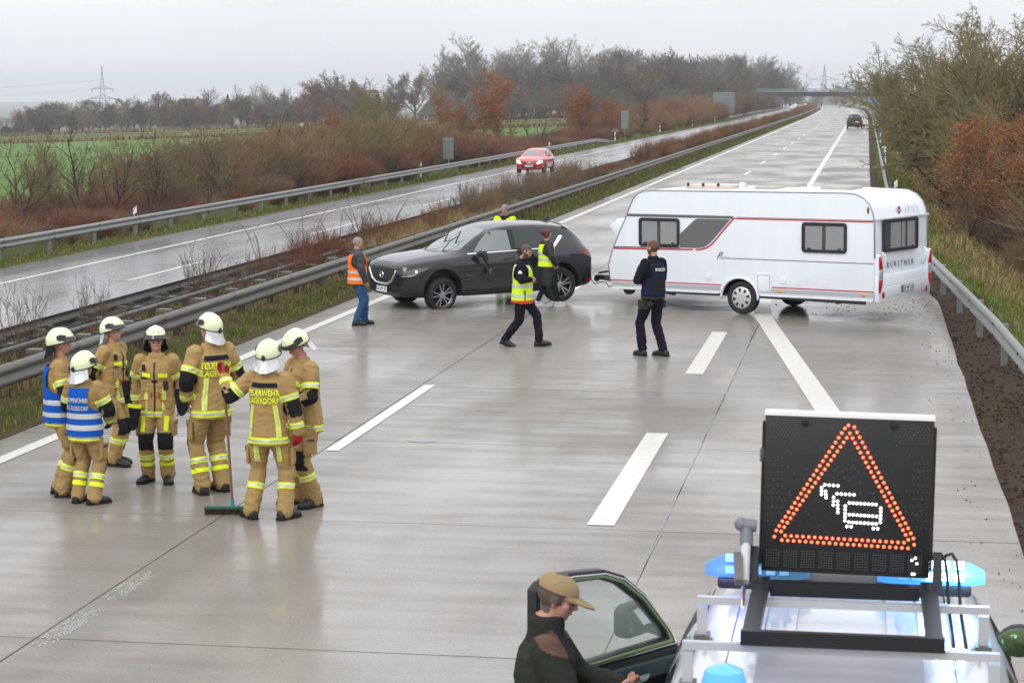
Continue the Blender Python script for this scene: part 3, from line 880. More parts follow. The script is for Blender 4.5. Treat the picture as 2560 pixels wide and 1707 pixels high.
def grow(seed, H, r0, spec, base=(0, 0, 0), lean=(0, 0, 1), wander=.12, up=.06, rmin=.008, start=.0):
    """spec per level: (children, length ratio, angle deg, first child position, pieces)"""
    rng = random.Random(seed); S = []; tips = []
    def go(p, d, L, r, lv):
        k = spec[lv][4]; pts = [(p, r)]
        dd = Vector(d)
        for i in range(k):
            dd = (dd + Vector((rng.gauss(0, wander), rng.gauss(0, wander), rng.gauss(0, wander * .6) + up))).normalized()
            q = pts[-1][0] + dd * (L / k); rr = max(rmin, r * (1 - (i + 1) / k * .72))
            S.append((*pts[-1][0], *q, pts[-1][1], rr)); pts.append((q, rr))
        if lv + 1 >= len(spec):
            tips.append(pts[-1][0]); return
        n, ratio, ang, t0, _ = spec[lv]
        n = max(1, int(n * rng.uniform(.8, 1.2)))
        az = rng.uniform(0, 6.28)
        for c in range(n):
            t = t0 + (1 - t0) * (c + rng.random() * .8) / n
            t = min(t, .99); i = min(k - 1, int(t * k)); u = t * k - i
            pp = pts[i][0].lerp(pts[i + 1][0], u); rr = pts[i][1] * (1 - u) + pts[i + 1][1] * u
            ax = (pts[i + 1][0] - pts[i][0]).normalized()
            az += 2.4 + rng.uniform(-.5, .5)
            o = ax.orthogonal().normalized(); o = Matrix.Rotation(az, 3, ax) @ o
            a = R(ang * rng.uniform(.7, 1.25))
            nd = ax * math.cos(a) + o * math.sin(a)
            l2 = L * ratio * rng.uniform(.7, 1.15) * (1.15 - .55 * t)
            go(pp, nd, l2, max(rmin, min(rr * .75, r * .55)), lv + 1)
    go(Vector(base), Vector(lean).normalized(), H, r0, 0)
    return S, tips

def bark(name, c, v=.25): return mat(name, c, .9, var=v, vscale=1.2, rnd=.12)
M_bark_grey = bark('grey_bark', (.155, .135, .115))
M_bark_pale = bark('pale_bark', (.215, .195, .168))
M_bark_brown = bark('brown_bark', (.135, .095, .066))
M_bark_olive = bark('olive_bark', (.200, .175, .090))
M_bark_dark = bark('dark_bark', (.070, .056, .046))
M_twig_red = bark('red_twigs', (.205, .090, .062))
M_twig_brown = bark('brown_twigs', (.225, .145, .085))
M_twig_olive = bark('olive_twigs', (.195, .158, .075))
M_twig_dark = bark('dark_twigs', (.120, .086, .066))
M_leaf_orange = mat('copper_leaves', (.32, .125, .045), .8, col2=(.20, .08, .035), vscale=2, rnd=.15)
M_leaf_rust = mat('rust_leaves', (.17, .058, .035), .8, col2=(.11, .04, .025), vscale=2, rnd=.15)
M_leaf_brown = mat('brown_leaves', (.10, .06, .04), .8, rnd=.1)
M_needle = mat('fir_needles', (.022, .038, .026), .8, rnd=.15)
M_ever = mat('evergreen_leaves', (.035, .065, .022), .8, rnd=.15)

def split_levels(S, tips): return S
PROTO = {}
def proto(key, trunk_S, crown_S, mt, mc, leaves=None):
    PROTO[key] = (segs_mesh('trunk', trunk_S, mt, 5), segs_mesh('crown', crown_S, mc, 3), leaves)
def tree_proto(key, seed, H, r, spec, mt, mc, rmin, trunk_levels=1, leaf=None, **kw):
    S, tips = grow(seed, H, r, spec, rmin=rmin, **kw)
    thick = r * .30
    T = [s for s in S if s[6] > thick]; C = [s for s in S if s[6] <= thick]
    lm = None
    if leaf:
        lmat, cnt, size, spread = leaf
        rng = np.random.default_rng(seed); P = np.array([tuple(t) for t in tips])
        idx = rng.integers(0, len(P), cnt); P = P[idx] + rng.normal(size=(cnt, 3)) * spread
        lm = leaf_mesh('leaves', P, size, lmat, rng)
    proto(key, T, C, mt, mc, lm)

# far trees: unit height about 1.0 of H
tree_proto('poplar', 3, 20, .42, [(11, .52, 34, .28, 8), (8, .48, 38, .25, 4), (7, .45, 42, .2, 3), (5, .5, 40, .1, 2), (0, 0, 0, 0, 2)], M_bark_grey, M_bark_pale, .022)
tree_proto('poplar2', 13, 20, .42, [(9, .60, 30, .30, 8), (8, .48, 40, .25, 4), (7, .45, 45, .2, 3), (5, .5, 40, .1, 2), (0, 0, 0, 0, 2)], M_bark_grey, M_bark_pale, .022)
tree_proto('slender', 4, 14, .28, [(26, .40, 32, .18, 8), (9, .42, 36, .2, 3), (6, .45, 40, .1, 2), (0, 0, 0, 0, 2)], M_bark_grey, M_bark_pale, .02)
tree_proto('round', 5, 8.2, .42, [(13, .80, 52, .22, 6), (9, .52, 42, .25, 4), (8, .45, 42, .2, 3), (4, .5, 40, .2, 2), (0, 0, 0, 0, 2)], M_bark_brown, M_bark_grey, .024, up=.12)
tree_proto('round2', 15, 8.2, .40, [(12, .80, 56, .2, 6), (10, .50, 42, .25, 4), (8, .45, 42, .2, 3), (4, .5, 40, .2, 2), (0, 0, 0, 0, 2)], M_bark_brown, M_twig_brown, .024, up=.10, leaf=(M_leaf_brown, 1500, .16, .25))
tree_proto('dense', 6, 11, .28, [(18, .50, 42, .08, 7), (10, .50, 40, .2, 4), (7, .5, 42, .15, 3), (3, .5, 40, .2, 2), (0, 0, 0, 0, 2)], M_bark_brown, M_twig_dark, .026, up=.1)
tree_proto('dense2', 16, 11, .28, [(18, .52, 45, .05, 7), (10, .50, 40, .2, 4), (7, .5, 42, .15, 3), (3, .5, 40, .2, 2), (0, 0, 0, 0, 2)], M_bark_olive, M_bark_olive, .026, up=.1)
tree_proto('copper', 7, 9, .2, [(20, .42, 60, .12, 7), (8, .5, 42, .2, 3), (5, .5, 40, .2, 2), (0, 0, 0, 0, 1)], M_bark_dark, M_twig_brown, .014, leaf=(M_leaf_rust, 6000, .17, .35))
# nearer trees
tree_proto('orange', 8, 5.6, .09, [(16, .55, 26, .02, 7), (9, .45, 34, .25, 4), (6, .45, 40, .2, 2), (0, 0, 0, 0, 2)], M_bark_olive, M_twig_brown, .007, leaf=(M_leaf_orange, 4200, .07, .17))
tree_proto('orange2', 18, 4.2, .07, [(16, .5, 36, .05, 6), (9, .48, 40, .2, 4), (6, .45, 40, .2, 2), (0, 0, 0, 0, 2)], M_bark_brown, M_twig_brown, .007, leaf=(M_leaf_orange, 3600, .055, .16))
tree_proto('sapling', 9, 3.9, .055, [(13, .52, 34, .1, 8), (7, .42, 40, .25, 4), (5, .45, 42, .2, 2), (0, 0, 0, 0, 2)], M_bark_dark, M_twig_dark, .006)
tree_proto('sapling2', 19, 3.6, .055, [(12, .62, 40, .08, 7), (7, .45, 42, .25, 4), (5, .45, 42, .2, 2), (0, 0, 0, 0, 2)], M_bark_dark, M_bark_brown, .006)
tree_proto('mossy', 10, 6.0, .12, [(14, .55, 48, .15, 8), (9, .45, 45, .2, 4), (7, .42, 45, .15, 3), (4, .4, 45, .1, 2), (0, 0, 0, 0, 1)], M_bark_olive, M_bark_olive, .007)
tree_proto('big_bare', 11, 3.0, .24, [(17, 1.55, 42, .18, 5), (9, .50, 38, .18, 6), (8, .45, 44, .15, 4), (6, .45, 48, .1, 3), (3, .45, 48, .2, 2), (0, 0, 0, 0, 1)], M_bark_olive, M_bark_olive, .0055, up=.02, wander=.17)
tree_proto('birch', 12, 8.6, .10, [(30, .30, 48, .12, 10), (9, .42, 45, .2, 4), (6, .4, 45, .1, 2), (0, 0, 0, 0, 2)], M_bark_dark, M_bark_dark, .008, leaf=(M_leaf_brown, 2600, .035, .12))
# fir
rng0 = np.random.default_rng(3)
Pn = []
for k in range(9000):
    z = rng0.uniform(.06, 1); rr = (1 - z) ** .8 * .26 * math.sqrt(rng0.uniform(.15, 1)); a = rng0.uniform(0, 6.28)
    Pn.append((rr * math.cos(a) * 10, rr * math.sin(a) * 10, z * 10 + rng0.normal() * .1))
PROTO['fir'] = (segs_mesh('trunk', [(0, 0, 0, 0, 0, 9.5, .18, .03)], M_bark_dark, 6), leaf_mesh('crown', Pn, .26, M_needle, rng0), None)
Pn = []
for k in range(5000):
    v = rng0.normal(size=3); v /= np.linalg.norm(v); r_ = rng0.uniform(.55, 1) ** .5 * (1 + .25 * mnoise.noise(Vector(v * 2.2)))
    Pn.append((v[0] * r_ * 2.0, v[1] * r_ * 2.0, 2.0 + v[2] * r_ * 1.9))
PROTO['evergreen'] = (segs_mesh('trunk', [(0, 0, 0, 0, 0, 2, .1, .05)], M_bark_dark, 5), leaf_mesh('crown', Pn, .16, M_ever, rng0), None)
HT = {}
for k, (a, b, c) in PROTO.items(): HT[k] = max(max(v.co.z for v in b.vertices), .1)

CW = {}
def pixel_x(px, Y): return Y * math.tan(math.atan((px - 1176) / 4931.5) - .162975)  # world x taken from an image pixel column at distance Y
def pixel_z(py, Y): return 4.339 - (py - 214) / 4931.5 * Y * 1.02  # world height taken from an image pixel row at distance Y
def tree(kind, X, Y, h, label, group, zb=None, wide=1.0, name='bare_tree', cat='tree'):
    z = land_z(X, Y) - .1 if zb is None else zb
    o = empty(name, (X, Y, z), random.uniform(0, 6.28), label, cat, group)
    s = h / HT[kind]; o.scale = (s * wide, s * wide, s)
    t, c, l = PROTO[kind]
    link('trunk', t, o); co = link('crown', c, o)
    if l: link('leaves', l, co)
    return o
def tree_px(kind, px, Y, top, label, group, wide=1.0, **kw):
    X = pixel_x(px, Y); z = land_z(X, Y) - .1
    return tree(kind, X, Y, pixel_z(top, Y) - z, label, group, wide=wide, **kw)
GF = 'trees behind the field'
far = [  # image pixel column, distance, image pixel row of the top, kind, width
 (138, 702, 233, 'round', 1.3, 'broad bare round tree beside the lone brick house'),
 (207, 697, 240, 'slender', 1.0, 'small bare tree in front of the lattice pylon'),
 (256, 702, 230, 'dense', 1.1, 'grey bushy bare tree beside the foot of the lattice pylon'),
 (293, 697, 217, 'birch', 1.2, 'purplish weeping birch standing above the hedge behind the field'),
 (327, 702, 236, 'dense', 1.1, 'low dark bare tree between the purplish birch and a round crown'),
 (368, 707, 207, 'round2', .95, 'round brown-tipped bare tree rising above the field hedge'),
 (402, 707, 228, 'dense2', 1.0, 'low olive tree next to the round brown-tipped tree'),
 (424, 697, 214, 'birch', 1.3, 'reddish twiggy birch left of the brown farmhouse'),
 (472, 737, 198, 'slender', 1.9, 'pale fan-shaped bare tree behind the brown farmhouse'),
 (500, 722, 236, 'dense2', 1.3, 'olive bushy tree in front of the brown farmhouse'),
 (527, 715, 216, 'fir', .8, 'dark green fir beside the brown farmhouse'),
 (555, 720, 189, 'poplar', .62, 'tall slim bare tree between fir and thatched house'),
 (597, 692, 187, 'poplar2', .62, 'tall bare tree behind the thatched house chimney'),
 (628, 697, 187, 'slender', 1.0, 'pale bare tree between thatched house and barn'),
 (650, 697, 196, 'slender', 1.0, 'thin bare tree in front of the pale barn roof'),
 (597, 690, 243, 'copper', .8, 'small rusty-leaved tree in front of the thatched house'),
 (725, 690, 190, 'copper', 1.25, 'large rust-leaved tree beside the low house'),
 (722, 732, 174, 'birch', 1.0, 'thin purple birch top showing above the rust-leaved tree'),
 (782, 700, 160, 'round', 1.35, 'big round grey bare tree with a dense dome crown'),
 (818, 690, 178, 'round2', 1.0, 'dark bare tree leaning out of the big grey dome crown'),
 (905, 700, 172, 'dense', 1.2, 'brownish bare tree left of the mossy barn roof'),
 (955, 705, 160, 'round2', .9, 'leaf-speckled bare tree above the mossy barn roof'),
 (1000, 700, 116, 'slender', 1.15, 'pale cone-shaped bare tree rising above the mossy barn roof'),
 (1045, 690, 160, 'dense', 1.1, 'low bare tree between the cone-shaped tree and the tall poplars'),
 (1122, 685, 76, 'poplar', 1.40, 'tallest bare poplar of the wood with forked grey limbs'),
 (1165, 690, 92, 'poplar2', 1.26, 'bare poplar crowded against the tallest poplar'),
 (1215, 685, 84, 'poplar2', 1.40, 'spreading bare poplar in the middle of the poplar row'),
 (1262, 690, 82, 'poplar', 1.33, 'bare poplar with steep forked limbs in the poplar row'),
 (1325, 690, 90, 'poplar2', 1.47, 'bare poplar at the bridge-side end of the poplar row'),
 (1365, 700, 96, 'poplar', .9, 'bare poplar fading into the brown wood'),
]
for px, Y, top, kd, wd, lb in far:
    tree_px(kd, px, Y, top, lb, GF, wide=wd, name={'fir': 'fir_tree', 'copper': 'copper_tree'}.get(kd, 'bare_tree'))
# undergrowth trees along the field's far edge and the brown wood towards the bridge
rr = random.Random(21)
n_ = 0
for px in range(60, 900, 17):
    Y = rr.uniform(700, 735); top = 248 - (px / 900) * 34 + rr.uniform(-16, 14)
    tree_px(rr.choice(['dense', 'dense2', 'round2', 'dense']), px + rr.uniform(-6, 6), Y, top, 'low bushy bare tree in the hazy row around the farmhouses', 'bushy trees around the farmhouses', wide=rr.uniform(1.2, 1.7))
for px in range(1030, 1420, 13):
    for top0, Y0 in ((165, 690), (205, 672)):
        tree_px(rr.choice(['dense', 'dense2', 'round2', 'slender']), px + rr.uniform(-6, 6), Y0 + rr.uniform(-8, 20), top0 + rr.uniform(-14, 18), 'shorter bare tree filling the wood beneath the poplars', 'trees beneath the poplars', wide=rr.uniform(1.1, 1.5))
for j, px in enumerate(range(1060, 1420, 20)):
    tree_px(['poplar', 'round', 'slender', 'poplar2'][j % 4], px + rr.uniform(-7, 7), 700 + rr.uniform(-6, 20), rr.uniform(96, 140), 'tall bare tree standing among the poplars of the wood', 'tall trees among the poplars', wide=rr.uniform(.9, 1.3))
prof = [(1380, 118), (1466, 112), (1560, 128), (1640, 136), (1709, 120), (1760, 136), (1790, 156), (1822, 196)]
for px in range(1385, 1826, 10):
    t0 = float(np.interp(px, [a for a, b in prof], [b for a, b in prof]))
    for row in range(3):
        Y = 655 + (px - 1385) * .45 + row * 14 + rr.uniform(-8, 8) + (130 if px > 1715 else 0)
        top = t0 + row * -2 + (34 if row == 0 else 0) + rr.uniform(-6, 22)
        tree_px(rr.choice(['dense', 'dense2', 'round2', 'dense'] if row == 0 else ['slender', 'poplar2', 'round', 'slender', 'poplar', 'dense']), px + rr.uniform(-5, 5), Y, top, 'brown bare tree in the wood reaching to the bridge', 'trees of the brown wood', wide=rr.uniform(.85, 1.3))
for px in range(1380, 1760, 16):
    tree_px(rr.choice(['dense', 'dense2']), px + rr.uniform(-6, 6), 640 + (px - 1385) * .42 + rr.uniform(-10, 5), 218 + rr.uniform(-15, 12), 'low bare tree along the front edge of the brown wood', 'low trees before the brown wood', wide=rr.uniform(1.4, 2.0))
for px, Y, top in ((1812, 1150, 202), (1836, 1300, 203), (1872, 1500, 204), (1915, 1700, 200), (1936, 1650, 190), (1950, 1650, 186), (1968, 1600, 193), (1985, 1400, 196), (60, 1400, 262), (15, 1350, 268), (110, 1500, 260), (300, 1500, 244), (180, 1450, 256), (230, 1500, 252)):
    tree_px(rr.choice(['dense', 'round']), px, Y, top, 'faint tree lost in the haze on the horizon', 'trees on the horizon', wide=1.9)
for px, Y, top, nm in ((18, 720, 290, 0), (95, 722, 288, 1), (108, 718, 290, 1), (48, 715, 294, 0), (425, 712, 268, 0), (410, 712, 272, 0)):
    tree_px('evergreen', px, Y, top, 'dark evergreen bush by the farm gardens', 'evergreen bushes by the gardens', name='evergreen_bush', cat='bush')
tree_px('copper', 382, 705, 272, 'small rust-brown beech bush at the field edge', None, wide=1.2, name='copper_tree')

# trees standing in the hedge beside the far carriageway
GH = 'trees standing in the hedge'
near = [
 (480, 82, 290, 'sapling', 'bare sapling with upright grey twigs in the hedge', 1.1), (345, 82, 300, 'sapling', 'dark bare sapling with spreading limbs standing alone over the field', 1.15),
 (385, 83, 312, 'sapling2', 'second dark sapling close to the one standing alone', 1.0), (520, 90, 272, 'sapling2', 'sapling with crooked limbs above russet leaves', 1.2),
 (250, 80, 275, 'sapling2', 'wispy bare sapling rising out of the red shrubs', 1.1), (190, 78, 268, 'sapling', 'tall wispy sapling rising out of the red shrubs', 1.2),
 (130, 77, 290, 'sapling', 'thin bare sapling over the red shrubs towards the brick house', 1.1),
 (612, 98, 300, 'sapling2', 'bare sapling at the start of the tall brown hedge', 1.0),
 (880, 150, 177, 'mossy', 'moss-green bare tree with crooked trunk above the hedge', 1.1), (800, 140, 215, 'mossy', 'spreading mossy tree beside the crooked one', 1.35),
 (845, 165, 200, 'mossy', 'mossy tree behind the crooked one', 1.4), (930, 160, 235, 'mossy', 'low mossy tree before the barn roof', 1.2),
 (1095, 180, 158, 'orange', 'tall multi-stemmed tree holding orange leaves', 1.05), (1150, 185, 205, 'orange', 'orange-leaved tree beside the tall multi-stemmed one', 1.0), (1045, 178, 200, 'orange', 'thin orange-leaved tree leaning from the tall multi-stemmed one', .9),
 (1170, 195, 245, 'sapling', 'small dark sapling before the green field gap', 1.0), (1235, 200, 225, 'sapling2', 'small dark sapling behind the field gap', 1.0), (1215, 198, 240, 'sapling', 'slim dark sapling in the middle of the field gap', .9),
 (1305, 215, 189, 'orange', 'orange-leaved young oak beside the double sign', 1.0), (1340, 218, 212, 'orange2', 'bushy rust-leaved oak left of the double sign', 1.2),
 (1395, 240, 225, 'orange2', 'rust-leaved bush right beside the double sign', 1.0), (1468, 255, 205, 'birch', 'bare dark tree right of the double sign', 1.0), (1425, 262, 230, 'orange', 'thin reddish tree behind the double sign', 1.0),
 (1120, 168, 300, 'orange2', 'low bush with crisp tan leaves by the barrier', 1.1),
]
for px, Y, top, kd, lb, wd in near: tree_px(kd, px, Y, top, lb, GH, wide=wd, name='young_tree')
r9 = random.Random(77)
for j in range(26):
    px = 20 + j * 24 + r9.uniform(-10, 10); tree_px(r9.choice(['sapling', 'sapling2', 'sapling', 'mossy']), px, 74 + j * 1.05 + r9.uniform(-3, 8), r9.uniform(295, 375), 'wispy leafless young tree standing up out of the reddish hedge', 'young trees in the reddish hedge', wide=r9.uniform(.7, 1.2), name='young_tree')
for j in range(14):
    px = 620 + j * 36 + r9.uniform(-12, 12); tree_px(r9.choice(['sapling2', 'mossy', 'orange', 'sapling']), px, 108 + j * 5.5 + r9.uniform(-3, 8), r9.uniform(225, 285), 'thin leafless young tree above the tall brown hedge', 'young trees in the brown hedge', wide=r9.uniform(.8, 1.2), name='young_tree')

# shrubs: bundles of stems
def shrub_proto(key, seed, h, spread, nst, mt, twigs=5, rmin=.006, leaf=None, curve=.25, lens=.35):
    rng = random.Random(seed); S = []; tips = []
    for i in range(nst):
        a = rng.uniform(0, 6.28); b = spread * math.sqrt(rng.random()); p = Vector((math.cos(a) * b * .5, math.sin(a) * b * .5, -.05))
        d = Vector((math.cos(a) * b * rng.uniform(.3, 1), math.sin(a) * b * rng.uniform(.3, 1), h * rng.uniform(.55, 1.05)))
        q = p; dd = d / 4; pts = [p]
        for k in range(4):
            dd = dd + Vector((rng.gauss(0, .05), rng.gauss(0, .05), rng.gauss(0, .03))) * h * curve
            q2 = q + dd; S.append((*q, *q2, rmin * (2.0 - .3 * k), rmin * (1.7 - .3 * k))); q = q2; pts.append(q)
        tips.append(q)
        for t in range(twigs):
            k = rng.randint(1, 3); u = rng.random(); pp = pts[k].lerp(pts[k + 1], u)
            e = (dd.normalized() + Vector((rng.gauss(0, .55), rng.gauss(0, .55), rng.gauss(0.1, .25)))).normalized() * h * lens * rng.uniform(.5, 1.1)
            m2 = pp + e * .5 + Vector((0, 0, .02)); S.append((*pp, *m2, rmin, rmin * .85)); S.append((*m2, *(pp + e + Vector((0, 0, h * .03))), rmin * .85, rmin * .6)); tips.append(pp + e)
            for w in range(2):
                e2 = e * .5 + Vector((rng.gauss(0, .1), rng.gauss(0, .1), rng.gauss(.03, .06))) * h; S.append((*m2, *(m2 + e2), rmin * .8, rmin * .5))
    me = segs_mesh('stems', S, mt, 3); lm = None
    if leaf:
        lmat, cnt, size = leaf; r2 = np.random.default_rng(seed); P = np.array([tuple(t) for t in tips]); P = P[r2.integers(0, len(P), cnt)] + r2.normal(size=(cnt, 3)) * .07 * h
        lm = leaf_mesh('leaves', P, size, lmat, r2)
    return me, lm
SH = {}
SH['red'] = [shrub_proto('r', s, 2.0, 1.2, 120, M_twig_red, 6, .0075) for s in (1, 2)]
SH['brown'] = [shrub_proto('b', s, 2.0, 1.1, 120, M_twig_brown, 6, .0075) for s in (3, 4)]
SH['olive'] = [shrub_proto('o', s, 2.0, 1.0, 120, M_twig_olive, 6, .0075) for s in (5, 6)]
SH['dark'] = [shrub_proto('d', s, 2.0, 1.2, 120, M_twig_dark, 6, .0075) for s in (7,)]
SH['leafy'] = [shrub_proto('l', s, 2.0, 1.1, 70, M_twig_brown, 5, .0075, leaf=(M_leaf_orange, 1100, .045)) for s in (8,)]
QUEUE = []                                            # every shrub and weed: the ones that show largest become objects
def shrub(kind, X, Y, h, label, group, wide=1.0, zb=None, name='shrub', zs=None):
    z = land_z(X, Y) - .1 if zb is None else zb
    QUEUE.append(dict(kind=kind, loc=(X, Y, z), rz=random.uniform(0, 6.28), s=(h / 2 * wide, h / 2 * wide, zs or h / 2), label=label, group=group, name=name, v=random.randrange(2), size=(zs * 2 if zs else h) / Y))
def plant_all(n_keep):
    Q = sorted(QUEUE, key=lambda q: -q['size'] * (.6 if q['name'] == 'weed' else 1)); rest = []; kept = 0
    for q in Q:
        var = SH[q['kind']]; me, lm = var[q['v'] % len(var)]
        if kept < n_keep:
            kept += 1
            o = empty(q['name'], q['loc'], q['rz'], q['label'], 'shrub', q['group']); o.scale = q['s']
            st = link('stems', me, o)
            if lm: link('leaves', lm, st)
        else: rest.append(q)
    # the others read as one mass: points with one instance each
    src = bpy.data.collections.new('shrub_sources'); idx = {}
    for kd in sorted(SH):
        for j, (me, lm) in enumerate(SH[kd]):
            nm = 'stems_%03d' % len(idx); idx[(kd, j)] = len(idx)
            o = bpy.data.objects.new(nm, me); src.objects.link(o)
            if lm:
                bm = bmesh.new(); bm.from_mesh(me); k0 = len(bm.faces); bm.from_mesh(lm); bm.faces.ensure_lookup_table()
                for f in bm.faces[k0:]: f.material_index = 1
                m2 = bpy.data.meshes.new('stems'); bm.to_mesh(m2); bm.free(); m2.materials.append(me.materials[0]); m2.materials.append(lm.materials[0]); o.data = m2
    me = bpy.data.meshes.new('hedge_mass'); me.from_pydata([q['loc'] for q in rest], [], [])
    for nm, tp, vals in (('pick', 'INT', [idx[(q['kind'], q['v'] % len(SH[q['kind']]))] for q in rest]), ('turn', 'FLOAT_VECTOR', [c for q in rest for c in (0, 0, q['rz'])]), ('size', 'FLOAT_VECTOR', [c for q in rest for c in q['s']])):
        at = me.attributes.new(nm, tp, 'POINT'); at.data.foreach_set('value' if tp == 'INT' else 'vector', vals)
    o = tag(link('hedge_mass', me), 'mass of brown and reddish bare shrubs filling hedge, median and bank', 'hedge', kind='stuff')
    ng = bpy.data.node_groups.new('scatter', 'GeometryNodeTree')
    ng.interface.new_socket('Geometry', in_out='INPUT', socket_type='NodeSocketGeometry'); ng.interface.new_socket('Geometry', in_out='OUTPUT', socket_type='NodeSocketGeometry')
    N, L = ng.nodes, ng.links
    gi, go_ = N.new('NodeGroupInput'), N.new('NodeGroupOutput'); ci = N.new('GeometryNodeCollectionInfo'); ci.inputs['Collection'].default_value = src; ci.inputs['Separate Children'].default_value = True
    ip = N.new('GeometryNodeInstanceOnPoints'); ip.inputs['Pick Instance'].default_value = True
    def attr(nm, tp):
        a = N.new('GeometryNodeInputNamedAttribute'); a.data_type = tp; a.inputs['Name'].default_value = nm; return a.outputs[0]
    L.new(gi.outputs[0], ip.inputs['Points']); L.new(ci.outputs[0], ip.inputs['Instance'])
    L.new(attr('pick', 'INT'), ip.inputs['Instance Index']); L.new(attr('turn', 'FLOAT_VECTOR'), ip.inputs['Rotation']); L.new(attr('size', 'FLOAT_VECTOR'), ip.inputs['Scale'])
    L.new(ip.outputs[0], go_.inputs[0])
    md = o.modifiers.new('scatter', 'NODES'); md.node_group = ng
LBL = {'red': 'reddish bare shrub', 'brown': 'brown bare shrub', 'olive': 'olive-brown bare shrub', 'dark': 'dark bare shrub', 'leafy': 'shrub with withered orange leaves'}
rr = random.Random(31)
Y = 50.0
while Y < 400:
    hh = float(np.interp(Y, [50, 70, 82, 90, 96, 103, 125, 145, 160, 185, 200, 230, 245, 290, 330, 400], [2.3, 2.2, 1.7, 1.9, 2.8, 3.3, 3.3, 2.9, 2.0, 1.5, 1.3, 1.6, 2.6, 3.0, 3.6, 4.0]))
    rows = ([(-27.0, .7)] if not 127 < Y < 139 else []) + [(-28.8, .95), (-31.0, 1.05)] + ([(-33.5, 1.0)] if Y < 150 else [])
    for X, f in rows:
        if Y < 88: pick = rr.choice(['red', 'red', 'red', 'brown', 'dark']) if X > -29 else rr.choice(['red', 'olive', 'brown', 'brown'])
        elif Y < 150: pick = rr.choice(['red', 'dark', 'red', 'brown']) if X > -28 else rr.choice(['olive', 'brown', 'olive', 'brown', 'leafy' if rr.random() < .3 else 'brown'])
        elif Y < 235: pick = rr.choice(['red', 'red', 'dark', 'brown'])
        else: pick = rr.choice(['leafy', 'brown', 'red', 'brown', 'olive'])
        if Y > 300 and rr.random() < .4: pick = 'leafy'
        place = 'above the brick house side of the barrier' if Y < 88 else 'in the tall hedge around the grey sign back' if Y < 150 else 'in the low hedge before the field gap' if Y < 235 else 'in the russet hedge towards the big sign back'
        shrub(pick, X + rr.uniform(-.5, .5), Y + rr.uniform(-.6, .6), hh * (.60 if Y < 96 else .66 if Y < 125 else .78) * f * rr.uniform(.65, 1.3), LBL[pick] + ' ' + place, 'shrubs of the hedge', wide=rr.uniform(1.2, 1.6) * (1.0 if hh < 2.6 else .85))
    Y += 1.75 if Y < 150 else 2.6 if Y < 240 else 4.0
for Y in (420, 450, 480, 510, 550, 590, 640, 690, 740, 800):
    for X in (-28, -31): shrub(rr.choice(['brown', 'leafy', 'dark']), X + bend(Y) + rr.uniform(-.5, .5), Y, rr.uniform(3, 5), 'brown shrub crowding the short barrier near the bridge', 'shrubs near the bridge', wide=1.9)

# the bank on the right: bushes and trees above the falling grass
GR = 'bushes on the right bank'
rr = random.Random(41)
def rb(kind, px, Y, top, wide=1.0, lb=None):
    X = pixel_x(px, Y); zb = land_z(X, Y) - .1
    return shrub(kind, X, Y, pixel_z(top, Y) - zb, (LBL[kind] + ' ' + lb), GR, wide=wide, zb=zb)
Y = 44.0
while Y < 330:
    x0 = float(np.interp(Y, [44, 60, 72, 100, 200, 330], [5.7, 5.2, 4.8, 4.4, 3.7, 3.4]))
    for k in range(5 if Y < 120 else 3):
        X = x0 + k * 1.2 + rr.uniform(-.4, .4); h = (.9 + .66 * k) * rr.uniform(.8, 1.2) * float(np.interp(Y, [44, 60, 90, 330], [1.0, 1.15, 1.35, 1.5]))
        pick = rr.choice(['brown', 'brown', 'dark', 'olive', 'red']) if Y < 75 else rr.choice(['brown', 'red', 'brown', 'dark'])
        pl = 'low on the bank beside the caravan' if Y < 62 else 'on the bank behind the bright barrier' if Y < 130 else 'far along the bank towards the blue sign'
        shrub(pick, X, Y + rr.uniform(-.8, .8), h, LBL[pick] + ' ' + pl, GR, wide=rr.uniform(1.0, 1.4))
    Y += 1.9 if Y < 100 else 3.2
for px, Y, top, kd, wd, lb in (
 (2218, 98, 14, 'big_bare', 1.05, 'huge olive-barked bare tree towering over the right bank'), (2330, 92, 60, 'big_bare', 1.0, 'large bare tree beside the huge olive-barked one'),
 (2196, 122, 95, 'big_bare', .62, 'smaller olive bare tree beneath the huge one'), (2290, 110, 40, 'big_bare', .9, 'bare tree behind the huge olive-barked one'),
 (2066, 150, 82, 'birch', .95, 'dark slender birch standing nearest the carriageway'), (2105, 145, 140, 'birch', 1.3, 'low dark birch beside the slender one'),
 (2330, 80, 255, 'orange2', 1.15, 'oak with rusty withered leaves overhanging the bank'), (2285, 84, 285, 'orange2', 1.1, 'rust-leaved oak bush below the overhanging one'), (2350, 74, 330, 'orange2', 1.0, 'rust-leaved oak branch low beside the barrier'),
 (2230, 75, 265, 'orange2', 1.0, 'rust-leaved bush beneath the huge bare tree'), (2310, 80, 200, 'mossy', 1.3, 'tangled mossy tree above the rust-leaved oaks'), (2250, 85, 190, 'mossy', 1.3, 'tangled mossy tree in front of the huge bare tree'),
 (2110, 110, 225, 'mossy', 1.2, 'tangled low tree behind the reddish bushes'), (2170, 95, 215, 'sapling2', 1.4, 'tall leggy bush with pale twigs'), (2024, 500, 168, 'dense', .9, 'dark crown of the wood beside the blue sign'),
 (2052, 470, 165, 'dense', .9, 'brown crown between blue sign and slender birch'), (2010, 560, 162, 'dense', .9, 'far crown above the right end of the bridge'), (2040, 540, 160, 'dense', 1.0, 'far crown beside the bridge abutment')):
    tree_px(kd, px, Y, top, lb, 'trees on the right bank', wide=wd).rotation_euler.z = (px * .37 + Y) % 6.28
